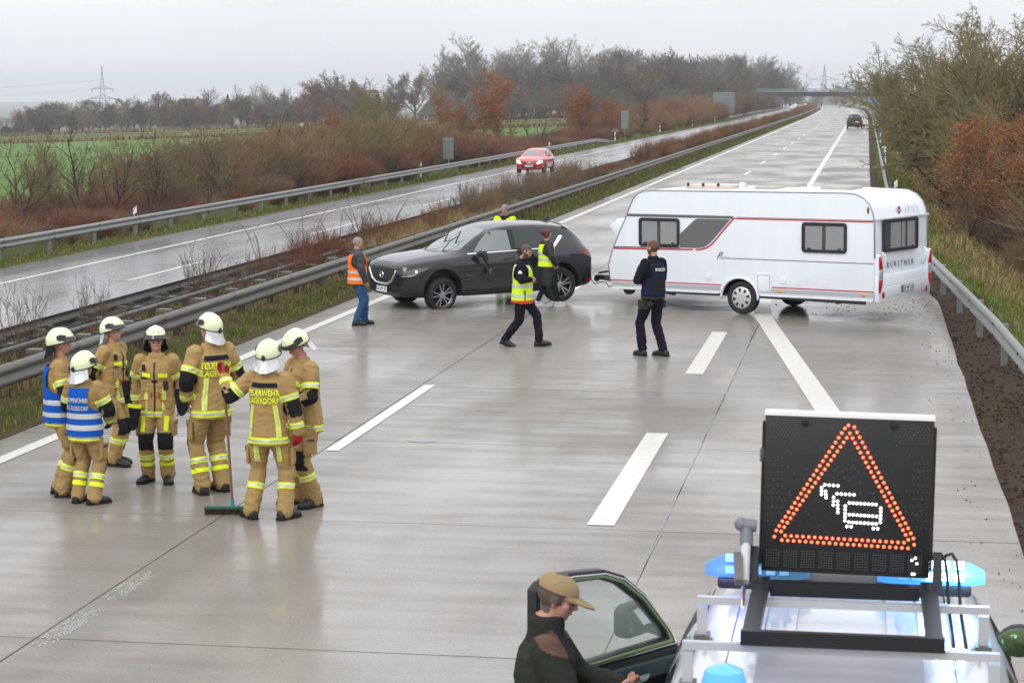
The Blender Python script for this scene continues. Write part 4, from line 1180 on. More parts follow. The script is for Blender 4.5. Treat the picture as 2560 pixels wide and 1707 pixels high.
for k in range(26):
    Y = 120 + k * 14; X = 8.0 + rr.uniform(-1, 2.5) + bend(Y)
    tree(rr.choice(['dense', 'dense', 'birch', 'dense2']), X + 1.5, Y, rr.uniform(5.5, 7.5), 'brown bare tree in the belt along the right bank', 'tree belt on the right bank', wide=rr.uniform(.8, 1.1))

# median planting
SH['median'] = [shrub_proto('m', s, 1.0, .55, 46, M_twig_brown, 4, .0048, curve=.15) for s in (51, 52)]
SH['median_grey'] = [shrub_proto('mg', s, 1.0, .45, 30, mat('grey_stems%d' % s, (.13, .11, .075), .9, rnd=.15), 2, .005, curve=.12, lens=.25) for s in (53, 54)]
SH['median_red'] = [shrub_proto('mr', s, 1.0, .6, 50, mat('russet_stems%d' % s, (.17, .075, .042), .9, rnd=.15), 4, .0045, curve=.2) for s in (55, 56)]
SH['weed'] = [shrub_proto('w', s, 1.0, .5, 16, mat('dry_weed%d' % s, (.12, .085, .06), .9), 3, .004, curve=.3) for s in (57, 58)]
LBL.update(median='brown low shrub', median_grey='shrub of upright grey stems', median_red='russet low shrub', weed='dry leafless weed')
rr = random.Random(61); Y = 24.0; GM = 'plants of the median'
while Y < 420:
    for X in (-12.35, -13.3):
        if Y < 46:
            if rr.random() < (.62 if not 33 < Y < 40 else .25): kd, h = 'weed', rr.uniform(.5, 1.15)
            else: continue
            pl = 'between the double barriers behind the firefighters'
        elif Y < 66: kd, h = rr.choice(['median_red', 'median_red', 'weed', 'median_red']), rr.uniform(.45, .85); pl = 'in the median beside the dark car'
        elif Y < 100: kd, h = rr.choice(['median_grey', 'median_grey', 'median']), rr.uniform(.8, 1.15); pl = 'in the median before the red car'
        elif Y < 125: kd, h = rr.choice(['median_red', 'weed', 'median_red']), rr.uniform(.35, .6); pl = 'in the thin stretch of median behind the red car'
        else: kd, h = rr.choice(['median', 'median_red', 'median_grey'] if Y < 200 else ['median', 'median_red']), rr.uniform(.8, 1.2); pl = 'in the long median row towards the bridge'
        p = rp(X + rr.uniform(-.3, .3), Y + rr.uniform(-.4, .4), .12)
        shrub(kd, p.x, p.y, h * 2, LBL[kd] + ' ' + pl, GM, wide=rr.uniform(.5, .7), zb=p.z, name='weed' if kd == 'weed' else 'shrub', zs=h)
    Y += .8 if Y < 125 else 1.3 if Y < 220 else 2.2
plant_all(285)
# far median hedge: too far to tell shrubs apart
S = []
rn = random.Random(5)
for k in range(5200):
    Y = 420 + 880 * rn.random() ** 1.5; p = rp(-12.8 + rn.uniform(-.8, .8), Y, .1); h = rn.uniform(.7, 1.7)
    S.append((p.x, p.y, p.z, p.x + rn.gauss(0, .25), p.y + rn.gauss(0, .3), p.z + h, .035, .02))
o = link('far_median_hedge', segs_mesh('far_median_hedge', S, M_twig_brown, 3)); tag(o, 'distant brown hedge of the median running to the bridge pier', 'hedge', kind='stuff')
# arching bramble canes
M_cane = mat('bramble_cane', (.10, .05, .045), .7)
for k, (X, Y, L) in enumerate(((-13.0, 49, 2.6), (-12.7, 51, 2.2), (-13.3, 46.5, 2.0), (-12.6, 53.5, 2.4), (-13.2, 55, 2.2), (-13.4, 42.5, 1.5), (-12.9, 57.5, 2.1), (-13.1, 31.5, 1.4))):
    o = empty('bramble', (X, Y, .1), rr.uniform(0, 6), 'arching bare bramble canes rising out of the russet median shrubs', 'bramble', 'bramble canes in the median')
    for c in range(4):
        a = rr.uniform(0, 6.28); pts = []
        for i in range(9):
            t = i / 8; pts.append((math.cos(a) * L * .45 * t, math.sin(a) * L * .45 * t, L * .62 * math.sin(t * 2.2) * (.8 + .1 * c)))
        MB().tube(pts, [.009 - .0007 * i for i in range(9)], 5).build('cane', M_cane, o)

# ------------------------------------------------------------------ grass
G_green = mat('grass_green', (.095, .135, .028), .8); G_lush = mat('grass_lush', (.125, .20, .03), .8)
G_dry = mat('grass_dry', (.31, .235, .11), .85); G_brown = mat('grass_brown', (.11, .075, .04), .9)
def grass(name, label, n, sample, hgt, mix, seed, width=.006, lean=.5):
    rng = np.random.default_rng(seed)
    P, hs, wv = sample(rng, n); n = len(P)
    h = rng.uniform(.5, 1.2, n) * hgt * hs
    a = rng.uniform(0, 2 * np.pi, n); dx = np.stack([np.cos(a), np.sin(a), np.zeros(n)], 1)
    l = rng.uniform(0, 2 * np.pi, n); lv = np.stack([np.cos(l), np.sin(l), np.zeros(n)], 1) * (h * lean * rng.uniform(.3, 1.2, n))[:, None]
    w = (width * wv * rng.uniform(.7, 1.3, n))[:, None]
    up = np.zeros((n, 3)); up[:, 2] = h
    mid = P + up * .55 + lv * .35
    V = np.stack([P - dx * w, P + dx * w, mid + dx * w * .75, mid - dx * w * .75, P + up + lv], 1)
    b = np.arange(n) * 5
    F = np.concatenate([np.stack([b, b + 1, b + 2], 1), np.stack([b, b + 2, b + 3], 1), np.stack([b + 3, b + 2, b + 4], 1)])
    mi = rng.choice(4, n, p=mix)
    o = link(name, np_mesh(name, V.reshape(-1, 3), F, [G_green, G_lush, G_dry, G_brown], midx=np.tile(mi, 3)))
    return tag(o, label, 'grass', kind='stuff')
def s_verge(x0, x1, zf, Y0, Y1, pw=1.6):
    def f(rng, n):
        Y = Y0 + (Y1 - Y0) * rng.random(n) ** pw
        X = rng.uniform(x0, x1, n)
        B = np.where(Y > 350, -3.2e-5 * (Y - 350) ** 2, 0)
        Z = np.array([zf(x) for x in X])
        cl = .55 + .75 * np.array([max(0, .5 + mnoise.noise(Vector((x * 2.2, y * 1.1, 9)))) for x, y in zip(X, Y)])
        edge = np.clip((x1 - X) / .25, .25, 1)
        return np.stack([X + B, Y, Z], 1), cl * edge * np.clip(.9 + Y / 300, .9, 1.5), np.clip(Y / 35, 1, 6)
    return f
medz = lambda x: float(np.interp(x, [-14.4, -13.85, -13.3, -12.55, -11.9, -11.3, -10.72], [0, .10, .17, .17, .13, .07, .01])) - .03
grass('verge_grass', 'short mixed green and brown grass on the verge beside the median barrier', 110000, s_verge(-11.7, -10.66, medz, 18, 420, 1.9), .125, [.38, .22, .14, .26], 1)
grass('median_grass', 'dry tan grass growing through the median between the barriers', 42000, s_verge(-13.6, -11.6, medz, 26, 240, 1.5), .26, [.10, .05, .45, .40], 2)
def s_tuft(rng, n):
    Y = rng.uniform(52, 74, n); X = rng.uniform(-12.9, -11.7, n)
    return np.stack([X, Y, np.full(n, .1)], 1), np.full(n, 1.0), np.full(n, 1.8)
grass('reed_tuft', 'pale straw-coloured grass tufts behind the person in the yellow jacket', 16000, s_tuft, .55, [.0, .02, .82, .16], 3, lean=.55)
lvz = lambda x: float(np.interp(x, [-27.2, -25.9, -25.2, -24.5], [-.95, -.72, -.66, -.655])) - .02
grass('left_verge_grass', 'mossy short grass at the foot of the long galvanised barrier', 60000, s_verge(-26.6, -24.42, lvz, 40, 420, 1.6), .15, [.42, .22, .20, .16], 4)
def s_slope(rng, n):
    Y = 30 + 330 * rng.random(n) ** 1.7; e = np.interp(Y, [46.5, 52, 65, 100, 106], [1.57, .85, .5, .28, .24])
    u = rng.random(n); w = np.interp(Y, [30, 60, 100], [4.2, 4.2, 3.6]); lo = np.where(Y < 60, .9, .35)
    X = e + lo + (w - lo) * u
    Z = np.interp(X - e, [.3, .85, 1.1, 1.7, 3.2, 6], [.0, -.02, -.05, -.28, -.85, -1.6]) - .03
    cl = .45 + .9 * np.array([max(0, .5 + mnoise.noise(Vector((x * 1.6, y * .9, 2)))) for x, y in zip(X, Y)])
    return np.stack([X, Y, Z], 1), cl * np.clip(.9 + Y / 250, .9, 1.6), np.clip(Y / 35, 1, 6)
grass('bank_grass', 'green grass on the bank behind the bright barrier', 120000, s_slope, .15, [.36, .38, .17, .09], 5)
def s_slope2(rng, n):
    P, h, w = s_slope(rng, n)
    e = np.interp(P[:, 1], [46.5, 52, 65, 100, 106], [1.57, .85, .5, .28, .24])
    k = np.array([mnoise.noise(Vector((x * .7, y * .35, 7))) for x, y in P[:, :2]]) + (P[:, 0] - e - 2.3) * .45
    keep = k > -.05
    return P[keep], h[keep] * 1.0, w[keep]
grass('bank_straw', 'straw-yellow tussocks where the bank meets the bushes', 70000, s_slope2, .33, [.06, .06, .72, .16], 6, lean=.8)
# reed banks across the field
def s_reed(rng, n):
    t = rng.random(n); k = rng.integers(0, 3, n)
    Y = np.choose(k, [395 + 30 * t, 690 + 12 * t, 520 + 20 * t]) + rng.normal(0, 2, n); X = -36 - t * np.choose(k, [180, 290, 230]) + rng.normal(0, 1, n)
    Z = np.array([land_z(x, y) for x, y in zip(X, Y)])
    return np.stack([X, Y, Z], 1), np.choose(k, [.8, 1.5, .5]), np.full(n, 1.0)
grass('reed_bank', 'pale brown reed banks crossing the green field', 26000, s_reed, 1.1, [0, 0, .5, .5], 7, width=.12, lean=.3)

# clods of soil thrown over the pavement, and the loose verge
def clods(name, label, n, sample, smin, smax, seed, m):
    rng = np.random.default_rng(seed); P = sample(rng, n); n = len(P)
    base = np.array([(1, 0, 0), (-1, 0, 0), (0, 1, 0), (0, -1, 0), (0, 0, 1), (0, 0, -1)], float)
    V = P[:, None] + base[None] * rng.uniform(.6, 1.3, (n, 6, 1)) * (smin + (smax - smin) * rng.random(n) ** 3)[:, None, None] * np.array([1, 1, .6])
    f = np.array([(0, 2, 4), (2, 1, 4), (1, 3, 4), (3, 0, 4), (2, 0, 5), (1, 2, 5), (3, 1, 5), (0, 3, 5)])
    F = (np.arange(n) * 6)[:, None, None] + f[None]
    return tag(link(name, np_mesh(name, V.reshape(-1, 3), F.reshape(-1, 3), m)), label, 'soil', kind='stuff')
def c1(rng, n):
    t = rng.random(n); X = -1.6 + 3.1 * t ** .7 + rng.normal(0, .25, n); Y = 45.0 - .9 * (1 - t) + rng.normal(0, 1.3, n) + 1.0 * t
    k = X < 1.5; return np.stack([X, Y, np.full(n, .008)], 1)[k]
clods('soil_clods', 'dark soil crumbs scattered on wet concrete behind the caravan', 330, c1, .004, .022, 1, M_soil)
def c2(rng, n):
    Y = rng.uniform(18, 46, n); X = 1.5 - np.abs(rng.normal(0, .28, n)); return np.stack([X, Y, np.full(n, .006)], 1)
clods('soil_crumbs', 'fine soil crumbs along the pavement edge by the police van', 160, c2, .003, .016, 2, M_soil)
def c3(rng, n):
    Y = 18 + 70 * rng.random(n) ** 1.5; e = np.interp(Y, [46.5, 52, 65, 100], [1.57, .85, .5, .28]); X = e + rng.uniform(-.02, 1.0, n); return np.stack([X, Y, rng.uniform(-.01, .05, n)], 1)
clods('verge_soil', 'churned dark soil clods of the verge under the bright barrier', 9000, c3, .006, .032, 3, mat('soil_clod', (.055, .036, .022), .9, col2=(.022, .014, .009), vscale=4))
# ------------------------------------------------------------------ vehicles
M_tyre = mat('tyre_rubber', (.018, .018, .019), .75, bump=.3, bscale=40)
M_rim = mat('alloy_rim', (.42, .42, .43), .25, .7)
M_rim_dark = mat('rim_shadow', (.02, .02, .022), .5)
M_hub = mat('silver_hubcap', (.62, .63, .64), .3, .5)
M_glass = mat('tinted_glass', (.018, .026, .025), .02, spec=.6, ior=1.5)
M_glass2 = mat('side_glass_reflection', (.07, .09, .085), .02, spec=1.0, ior=1.8)  # bright reflection on the front door glass put into a paler base
M_shield = mat('windscreen', (.13, .15, .15), .03, spec=1.0, ior=1.75)
M_chrome = mat('chrome', (.75, .76, .77), .12, 1.0)
M_trimb = mat('black_trim', (.016, .016, .018), .5)
M_redlamp = mat('red_lamp', (.42, .010, .015), .12, spec=.8)
M_reddark = mat('dark_red_lamp', (.15, .006, .01), .12, spec=.8)
M_lampclear = mat('lamp_clear', (.45, .47, .48), .08, .3, spec=.9)
M_amber = mat('amber_lamp', (.75, .25, .02), .15)
M_platew = mat('plate_white', (.78, .79, .78), .4)
M_plateb = mat('plate_blue', (.02, .06, .35), .4)
M_ink = mat('plate_ink', (.015, .015, .015), .5)

def ring_body(st, name, m, lvl=3, wells=None, sharp=None):
    """st: rows x, then (y,z) pairs from bottom centre to top centre"""
    mb = MB(); rings = []
    for x, pts in st:
        L = [(x, y, z) for y, z in pts]
        rings.append(L + [(x, -y, z) for x, y, z in reversed(L[1:-1])])
    mb.loft(rings)
    me = mb.mesh(name, m)
    bm = bmesh.new(); bm.from_mesh(me); bmesh.ops.recalc_face_normals(bm, faces=bm.faces); bm.to_mesh(me); bm.free()
    if sharp:                       # body creases along the length
        bm = bmesh.new(); bm.from_mesh(me); cl = bm.edges.layers.float.get('crease_edge') or bm.edges.layers.float.new('crease_edge'); n = len(rings[0]); bm.verts.ensure_lookup_table()
        for e in bm.edges:
            a, b = (v.index for v in e.verts); k = min(a % n, n - a % n)
            if a % n == b % n and k in sharp: e[cl] = sharp[k]
        bm.to_mesh(me); bm.free()
    out = applied(me, [('SUBSURF', dict(levels=lvl, render_levels=lvl))])
    if wells:
        cut = MB()
        for x, z, r, y0, y1 in wells:
            Mx = Matrix.Translation((x, y0, z)) @ Matrix.Rotation(R(-90), 4, 'X')
            n = 32; cut.prism([(r * math.cos(2 * math.pi * k / n), r * math.sin(2 * math.pi * k / n)) for k in range(n)], y1 - y0, Mx)
        cm = cut.mesh('cut', M_trimb); co = bpy.data.objects.new('temporary_cut', cm); COL.objects.link(co)
        bm = bmesh.new(); bm.from_mesh(cm); bmesh.ops.recalc_face_normals(bm, faces=bm.faces); bm.to_mesh(cm); bm.free()
        out.materials.append(M_trimb)
        out = applied(out, [('BOOLEAN', dict(operation='DIFFERENCE', object=co, solver='EXACT', material_mode='TRANSFER'))])
        bpy.data.objects.remove(co)
    shade_auto(out, 38)
    return out

def wheel(parent, x, y, z, r, w, rim_r, side, style='alloy', spokes=10, camber=0, steer=0, spin=0, flat=0.0):
    """side +1: outer face to +y"""
    root = empty('wheel', (x, y, z)); root.parent = parent
    root.rotation_euler = (camber, 0, steer)
    F = Matrix.Rotation(R(-90) * side, 4, 'X')
    h = w / 2
    prof = [(rim_r, -h), (r * .92, -h * 1.0), (r * .985, -h * .86), (r, -h * .6), (r, h * .6), (r * .985, h * .86), (r * .92, h), (rim_r + .004, h * .97), (rim_r - .02, h * .8), (rim_r - .02, -h * .8), (rim_r, -h)]
    mb = MB().lathe(prof, 40, F)
    if flat:
        v = []
        for p in mb.v:
            px, py, pz = p
            if pz < -r + flat: k = (-r + flat - pz) / flat; pz = -r + flat; py *= 1 + .55 * k; px *= 1 + .12 * k
            v.append((px, py, pz))
        mb.v = v
    mb.build('tyre', M_tyre, root, smooth=40)
    rb = MB().lathe([(rim_r - .015, h * .72), (rim_r - .02, -h * .5), (.0, -h * .5)], 32, F)
    ro = rb.build('rim', M_rim_dark if style == 'alloy' else M_hub, root, smooth=40)
    mb = MB()
    if style == 'alloy':
        mb.lathe([(rim_r - .028, h * .6), (rim_r - .004, h * .92), (rim_r + .004, h * .86)], 36, F)
        for k in range(spokes):
            a = 2 * math.pi * k / spokes + spin + (.10 if k % 2 else -.10)
            d = Vector((math.cos(a), math.sin(a), 0)); t = Vector((-d.y, d.x, 0))
            i0, i1 = .05, rim_r - .012; w0, w1 = .013, .011
            z0, z1 = h * .62, h * .82
            v = [d * i0 - t * w0 + Vector((0, 0, z0)), d * i0 + t * w0 + Vector((0, 0, z0)), d * i1 + t * w1 + Vector((0, 0, z1)), d * i1 - t * w1 + Vector((0, 0, z1))]
            lo = [p - Vector((0, 0, .03)) for p in v]
            mb.add([F @ p for p in v + lo], [(0, 1, 2, 3), (7, 6, 5, 4), (0, 4, 5, 1), (1, 5, 6, 2), (2, 6, 7, 3), (3, 7, 4, 0)])
        mb.lathe([(.075, h * .5), (.07, h * .7), (.04, h * .74), (0, h * .74)], 20, F)
        mb.build('spokes', M_rim, ro, smooth=40)
    else:
        mb.lathe([(rim_r - .01, h * .88), (rim_r * .82, h * 1.02), (rim_r * .3, h * 1.1), (0, h * 1.08)], 36, F)
        mb.build('hubcap', M_hub, ro, smooth=50)
        mb = MB()
        for k in range(8):
            a = 2 * math.pi * k / 8 + spin; d = Vector((math.cos(a), math.sin(a), 0)); t = Vector((-d.y, d.x, 0)); c = d * rim_r * .66 + Vector((0, 0, h * 1.09))
            mb.add([F @ (c + d * rim_r * .17 + t * .034 + Vector((0, 0, -.006))), F @ (c + d * rim_r * .17 - t * .034 + Vector((0, 0, -.006))), F @ (c - d * rim_r * .14 - t * .016), F @ (c - d * rim_r * .14 + t * .016)], [(0, 1, 2, 3)])
        mb.build('slots', M_rim_dark, ro)
    return root

def plate(parent, bvh, mk, d, txt, w=.52, h=.11, off=.012, loc=None, rot=None, size=None):
    """number plate built flat in local xy, then placed"""
    o = empty('number_plate', loc); o.parent = parent; o.rotation_euler = rot
    MB().box(-w / 2 - .008, w / 2 + .008, -h / 2 - .01, h / 2 + .008, -.012, -.001).build('holder', M_trimb, o)
    MB().box(-w / 2, w / 2, -h / 2, h / 2, 0, .002).build('plate', M_platew, o)
    MB().box(-w / 2 + .003, -w / 2 + .042, -h / 2 + .003, h / 2 - .003, .003, .0045).build('blue_band', M_plateb, o)
    me = text_mesh(txt, size or h * 1.02, M_ink, bold=.0015); t = link('lettering', me, o); t.location = (.02, -.002, .005)
    wdt = max(v.co.x for v in me.vertices) - min(v.co.x for v in me.vertices); t.scale.x = min(1, (w - .075) / wdt)
    return o

# -------- the damaged dark SUV
SF = Vector((-.789, -.613, 0)); SO = Vector((-7.86, 44.0, 0))
suv = empty('car', SO, math.atan2(SF.y, SF.x), 'dark grey SUV with a flat front tyre and a mirror hanging off its door', 'car')
M_suv = mat('machine_grey_paint', (.008, .010, .0135), .35, 0, spec=.25, coat=1.0, coatr=.012)
M_suv.node_tree.nodes['Principled BSDF'].inputs['Coat IOR'].default_value = 1.5
M_clad = mat('grey_cladding', (.020, .021, .022), .5)
def sec(yb, zb, ys, zs, ym, zm, yw, zw, y5, z5, y6, z6, y7, z7, z8): return [(0, zb), (yb, zb), (ys, zs), (ym, zm), (yw, zw), (y5, z5), (y6, z6), (y7, z7), (0, z8)]
SUV_ST = [
 (2.30, sec(.50, .34, .60, .40, .66, .58, .66, .74, .60, .86, .46, .89, .24, .905, .91)),
 (2.24, sec(.68, .27, .78, .36, .82, .56, .80, .76, .74, .90, .56, .945, .28, .965, .97)),
 (2.06, sec(.78, .24, .88, .34, .92, .58, .91, .79, .85, .94, .62, 1.005, .31, 1.03, 1.035)),
 (1.75, sec(.80, .22, .92, .33, .945, .62, .935, .84, .88, .985, .65, 1.065, .33, 1.095, 1.10)),
 (1.35, sec(.80, .22, .93, .33, .95, .64, .94, .87, .885, 1.02, .67, 1.10, .35, 1.14, 1.145)),
 (1.00, sec(.80, .22, .92, .33, .94, .64, .94, .89, .885, 1.045, .72, 1.115, .38, 1.165, 1.175)),
 (.84, sec(.80, .22, .92, .33, .935, .64, .94, .90, .88, 1.055, .71, 1.19, .38, 1.25, 1.26)),
 (.20, sec(.80, .22, .92, .33, .935, .64, .94, .91, .875, 1.065, .655, 1.585, .37, 1.65, 1.665)),
 (-.5, sec(.80, .22, .92, .33, .935, .65, .945, .93, .875, 1.085, .655, 1.63, .37, 1.685, 1.695)),
 (-1.2, sec(.80, .22, .92, .33, .945, .66, .95, .95, .88, 1.115, .65, 1.60, .36, 1.66, 1.67)),
 (-1.65, sec(.79, .23, .91, .34, .94, .66, .945, .96, .86, 1.14, .62, 1.54, .35, 1.605, 1.615)),
 (-1.86, sec(.77, .25, .89, .36, .92, .67, .92, .95, .83, 1.13, .62, 1.42, .35, 1.49, 1.50)),
 (-2.12, sec(.73, .28, .84, .38, .87, .67, .865, .91, .78, 1.06, .63, 1.13, .36, 1.16, 1.17)),
 (-2.24, sec(.64, .34, .76, .43, .79, .66, .78, .86, .70, .98, .55, 1.02, .30, 1.04, 1.045))]
suv_me = ring_body(SUV_ST, 'body', M_suv, 3, [(1.38, .40, .425, .60, 1.2), (1.38, .40, .425, -1.2, -.60), (-1.36, .41, .425, .60, 1.2), (-1.36, .41, .425, -1.2, -.60)], {2: .5, 4: .55, 5: .35, 6: .45})
sb = link('body', suv_me, suv); SB = bvh_of(suv_me)
left = lambda u, v: (u, 3.0, v); LD = (0, -1, 0); right = lambda u, v: (u, -3.0, v); RD = (0, 1, 0)
front = lambda u, v: (4.0, u, v); FD = (-1, 0, 0); rear = lambda u, v: (-4.0, u, v); BD = (1, 0, 0)
def lp(name, pts, m, parent, mk=left, d=LD, off=.006, res=.09, sm=True):
    me = patch(SB, pts, mk, d, off, res); me.materials.append(m)
    if sm: me.polygons.foreach_set('use_smooth', [True] * len(me.polygons))
    return link(name, me, parent)
def arc(cx, cz, r, a0, a1, n=18): return [(cx + r * math.cos(R(a0 + (a1 - a0) * k / n)), cz + r * math.sin(R(a0 + (a1 - a0) * k / n))) for k in range(n + 1)]
# glazing
lp('windscreen', [(-.70, 1.17), (-.60, 1.145), (.60, 1.145), (.70, 1.17), (.585, 1.50), (.50, 1.56), (0, 1.585), (-.50, 1.56), (-.585, 1.50)], M_shield, suv, front, FD, .007, .08)
for mk, d in ((left, LD), (right, RD)):
    s = 1 if mk is left else -1
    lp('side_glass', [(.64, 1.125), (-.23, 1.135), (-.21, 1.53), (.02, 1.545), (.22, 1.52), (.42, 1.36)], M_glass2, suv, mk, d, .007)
    lp('side_glass', [(-.34, 1.14), (-1.02, 1.16), (-1.02, 1.50), (-.33, 1.535)], M_glass, suv, mk, d, .007)
    lp('side_glass', [(-1.06, 1.165), (-1.20, 1.18), (-1.44, 1.36), (-1.30, 1.44), (-1.06, 1.50)], M_glass, suv, mk, d, .007)
    lp('pillar_trim', [(-.235, 1.12), (-.335, 1.12), (-.325, 1.545), (-.215, 1.54)], M_trimb, suv, mk, d, .005)
    lp('window_chrome', [(.78, 1.088), (-1.20, 1.135), (-1.20, 1.152), (.78, 1.108)], M_chrome, suv, mk, d, .009)
    lp('pillar_chrome', [(-1.17, 1.135), (-1.26, 1.155), (-1.50, 1.355), (-1.47, 1.385), (-1.40, 1.37), (-1.22, 1.19)], M_chrome, suv, mk, d, .010)
    for cx, nm in ((1.38, 'wheel_arch'), (-1.36, 'wheel_arch')):
        pts = arc(cx, .41, .52, 200 if cx < 0 else -12, -20 if cx < 0 else 192) if False else arc(cx, .41, .53, 195, -15) + arc(cx, .41, .428, -15, 195)
        lp(nm, pts, M_clad, suv, mk, d, .012, .05)
    lp('sill_cladding', [(.84, .24), (.84, .36), (-.82, .40), (-.82, .26)], M_clad, suv, mk, d, .014)
    lp('seam', [(.875, .40), (.868, .40), (.872, 1.07), (.879, 1.07)], M_trimb, suv, mk, d, .002)
    lp('seam', [(-.262, .40), (-.269, .40), (-.275, 1.11), (-.268, 1.11)], M_trimb, suv, mk, d, .002)
    lp('seam', [(-.93, .62), (-.937, .62), (-1.10, 1.1), (-1.093, 1.1)], M_trimb, suv, mk, d, .002)
    MB().tube([(-.02, s * .975, .985), (-.06, s * .985, .99), (-.2, s * .985, .995), (-.24, s * .972, .995)], .013, 8).build('door_handle', M_suv, suv, smooth=True)
    MB().tube([(-1.0, s * .985, 1.03), (-.85, s * .99, 1.03), (-.82, s * .975, 1.03)], .013, 8).build('door_handle', M_suv, suv, smooth=True)
    lp('tail_lamp', [(-1.80, 1.06), (-2.16, 1.05), (-2.16, .93), (-2.0, .94)], M_reddark, suv, mk, d, .008)
    lp('headlamp', [(2.22, .72), (2.20, .81), (1.98, .855), (1.66, .875), (1.82, .80), (2.02, .74)], mat('smoked_lamp', (.09, .095, .10), .08, spec=.9), suv, mk, d, .008, .05)
    lp('lamp_lens', [(2.0, .765), (2.0, .82), (1.95, .83), (1.94, .775)], M_chrome, suv, mk, d, .013, .05)
    lp('lamp_wing', [(2.24, .69), (2.24, .712), (2.04, .735), (1.96, .765), (1.95, .75), (2.03, .715)], M_chrome, suv, mk, d, .013, .05)
# face
lp('grille', [(-.50, .85), (.50, .85), (.56, .78), (.42, .60), (.25, .545), (-.25, .545), (-.42, .60), (-.56, .78)], M_trimb, suv, front, FD, .008, .07)
gp = [Vector((0, y, z)) for y, z in ((-.62, .82), (-.60, .76), (-.46, .60), (-.27, .525), (0, .515), (.27, .525), (.46, .60), (.60, .76), (.62, .82))]
pts = []
for q in gp:
    h = SB.ray_cast(Vector((4, q.y, q.z)), Vector((-1, 0, 0)))[0]; pts.append(h + Vector((.012, 0, 0)))
MB().tube(pts, [.012, .02, .026, .026, .026, .026, .026, .02, .012], 8).build('grille_wing', M_chrome, suv, smooth=True)
for k in range(7):
    z = .58 + .038 * k; hw = float(np.interp(z, [.56, .6, .78, .85], [.25, .40, .54, .49]))
    lp('grille_bar', [(-hw, z), (hw, z), (hw, z + .008), (-hw, z + .008)], M_clad, suv, front, FD, .012, .1)
h = SB.ray_cast(Vector((4, 0, .70)), Vector((-1, 0, 0)))[0]
mb = MB().lathe([(.066, 0), (.072, .008), (.078, 0)], 24, Matrix.Translation(h + Vector((.014, 0, 0))) @ Matrix.Rotation(R(90), 4, 'Y') @ Matrix.Diagonal((.82, 1, 1, 1)))
for a, b in (((-.06, .03), (-.02, -.01)), ((-.02, -.01), (0, -.03)), ((0, -.03), (.02, -.01)), ((.02, -.01), (.06, .03)), ((-.04, -.03), (-.03, .02)), ((.04, -.03), (.03, .02))):
    mb.bar(h + Vector((.022, a[0], a[1])), h + Vector((.022, b[0], b[1])), .01, .01)
mb.build('emblem', M_chrome, suv)
lp('bumper_intake', [(-.34, .44), (.34, .44), (.46, .36), (.40, .30), (-.40, .30), (-.46, .36)], M_trimb, suv, front, FD, .008, .08)
for s in (-1, 1):
    lp('fog_slot', [(s * .40, .47), (s * .84, .50), (s * .85, .46), (s * .44, .42)], M_clad, suv, front, FD, .010, .07)
    lp('fog_slot', [(s * .46, .40), (s * .82, .42), (s * .82, .37), (s * .50, .345)], M_trimb, suv, front, FD, .008, .07)
h = SB.ray_cast(Vector((4, 0, .41)), Vector((-1, 0, 0)))[0]
plate(suv, None, None, None, 'GF·FK 97', loc=h + Vector((.035, 0, .0)), rot=(R(82), 0, R(90)))
lp('hood_seam', [(-.60, .955), (.60, .955), (.60, .962), (-.60, .962)], M_trimb, suv, front, FD, .002, .08)
# wipers standing off the glass
for y0, y1 in ((.42, .30), (-.12, -.18)):
    a = SB.ray_cast(Vector((4, y0, 1.15)), Vector((-1, 0, 0)))[0] + Vector((.02, 0, .01)); b = SB.ray_cast(Vector((4, y1, 1.36)), Vector((-1, 0, 0)))[0] + Vector((.07, 0, .06))
    w = MB().tube([a, (a + b) / 2 + Vector((.02, 0, .02)), b], .009, 6).build('wiper', M_trimb, suv)
    MB().bar(b + Vector((.07, .04, -.15)), b + Vector((-.10, -.04, .10)), .020, .016).build('blade', M_trimb, w)
MB().add([(-1.42, -.02, 1.66), (-1.42, .02, 1.66), (-1.60, .02, 1.63), (-1.60, -.02, 1.63), (-1.59, -.006, 1.735), (-1.59, .006, 1.735)], [(0, 1, 5, 4), (1, 2, 5), (2, 3, 4, 5), (3, 0, 4), (0, 3, 2, 1)]).build('aerial_fin', M_trimb, suv)
lp('rear_window', [(-.60, 1.18), (.60, 1.18), (.52, 1.47), (-.52, 1.47)], M_glass, suv, rear, BD, .007)
lp('spoiler', [(-.62, 1.50), (.62, 1.50), (.60, 1.56), (-.60, 1.56)], M_suv, suv, rear, BD, .05)
for s in (-1, 1): lp('bumper_reflector', [(s * .62, .40), (s * .78, .42), (s * .78, .50), (s * .62, .48)], M_redlamp, suv, rear, BD, .012, .06); lp('tail_lamp', [(s * .45, .96), (s * .82, .98), (s * .82, 1.05), (s * .5, 1.02)], M_reddark, suv, rear, BD, .008, .06)
lp('bumper_reflector', [(-2.0, .40), (-2.14, .41), (-2.14, .49), (-2.02, .48)], M_redlamp, suv, left, LD, .012, .05)
MB().bar((-2.1, 0, .42), (-2.34, 0, .40), .05, .05).build('tow_bar', M_trimb, suv)
# broken mirror: bare mount and the housing dangling on its cable
mb = MB(); mb.ball((.56, 1.02, 1.10), (.09, .07, .07), 8, 5); mb.ball((.50, 1.09, 1.06), (.06, .06, .11), 8, 5); mb.ball((.48, 1.10, .98), (.04, .05, .07), 7, 4); mb.bar((.6, .93, 1.1), (.5, 1.08, 1.08), .06, .08)
mo_ = mb.build('mirror_mount', M_trimb, suv, smooth=30)
MB().tube([(.48, 1.10, .95), (.44, 1.09, .88), (.40, 1.08, .80)], .008, 6).build('cable', M_trimb, mo_)
MB().ball((.36, 1.06, .73), (.045, .03, .075), 9, 6).build('hanging_mirror', mat('mirror_back', (.05, .055, .06), .3), mo_, smooth=True)
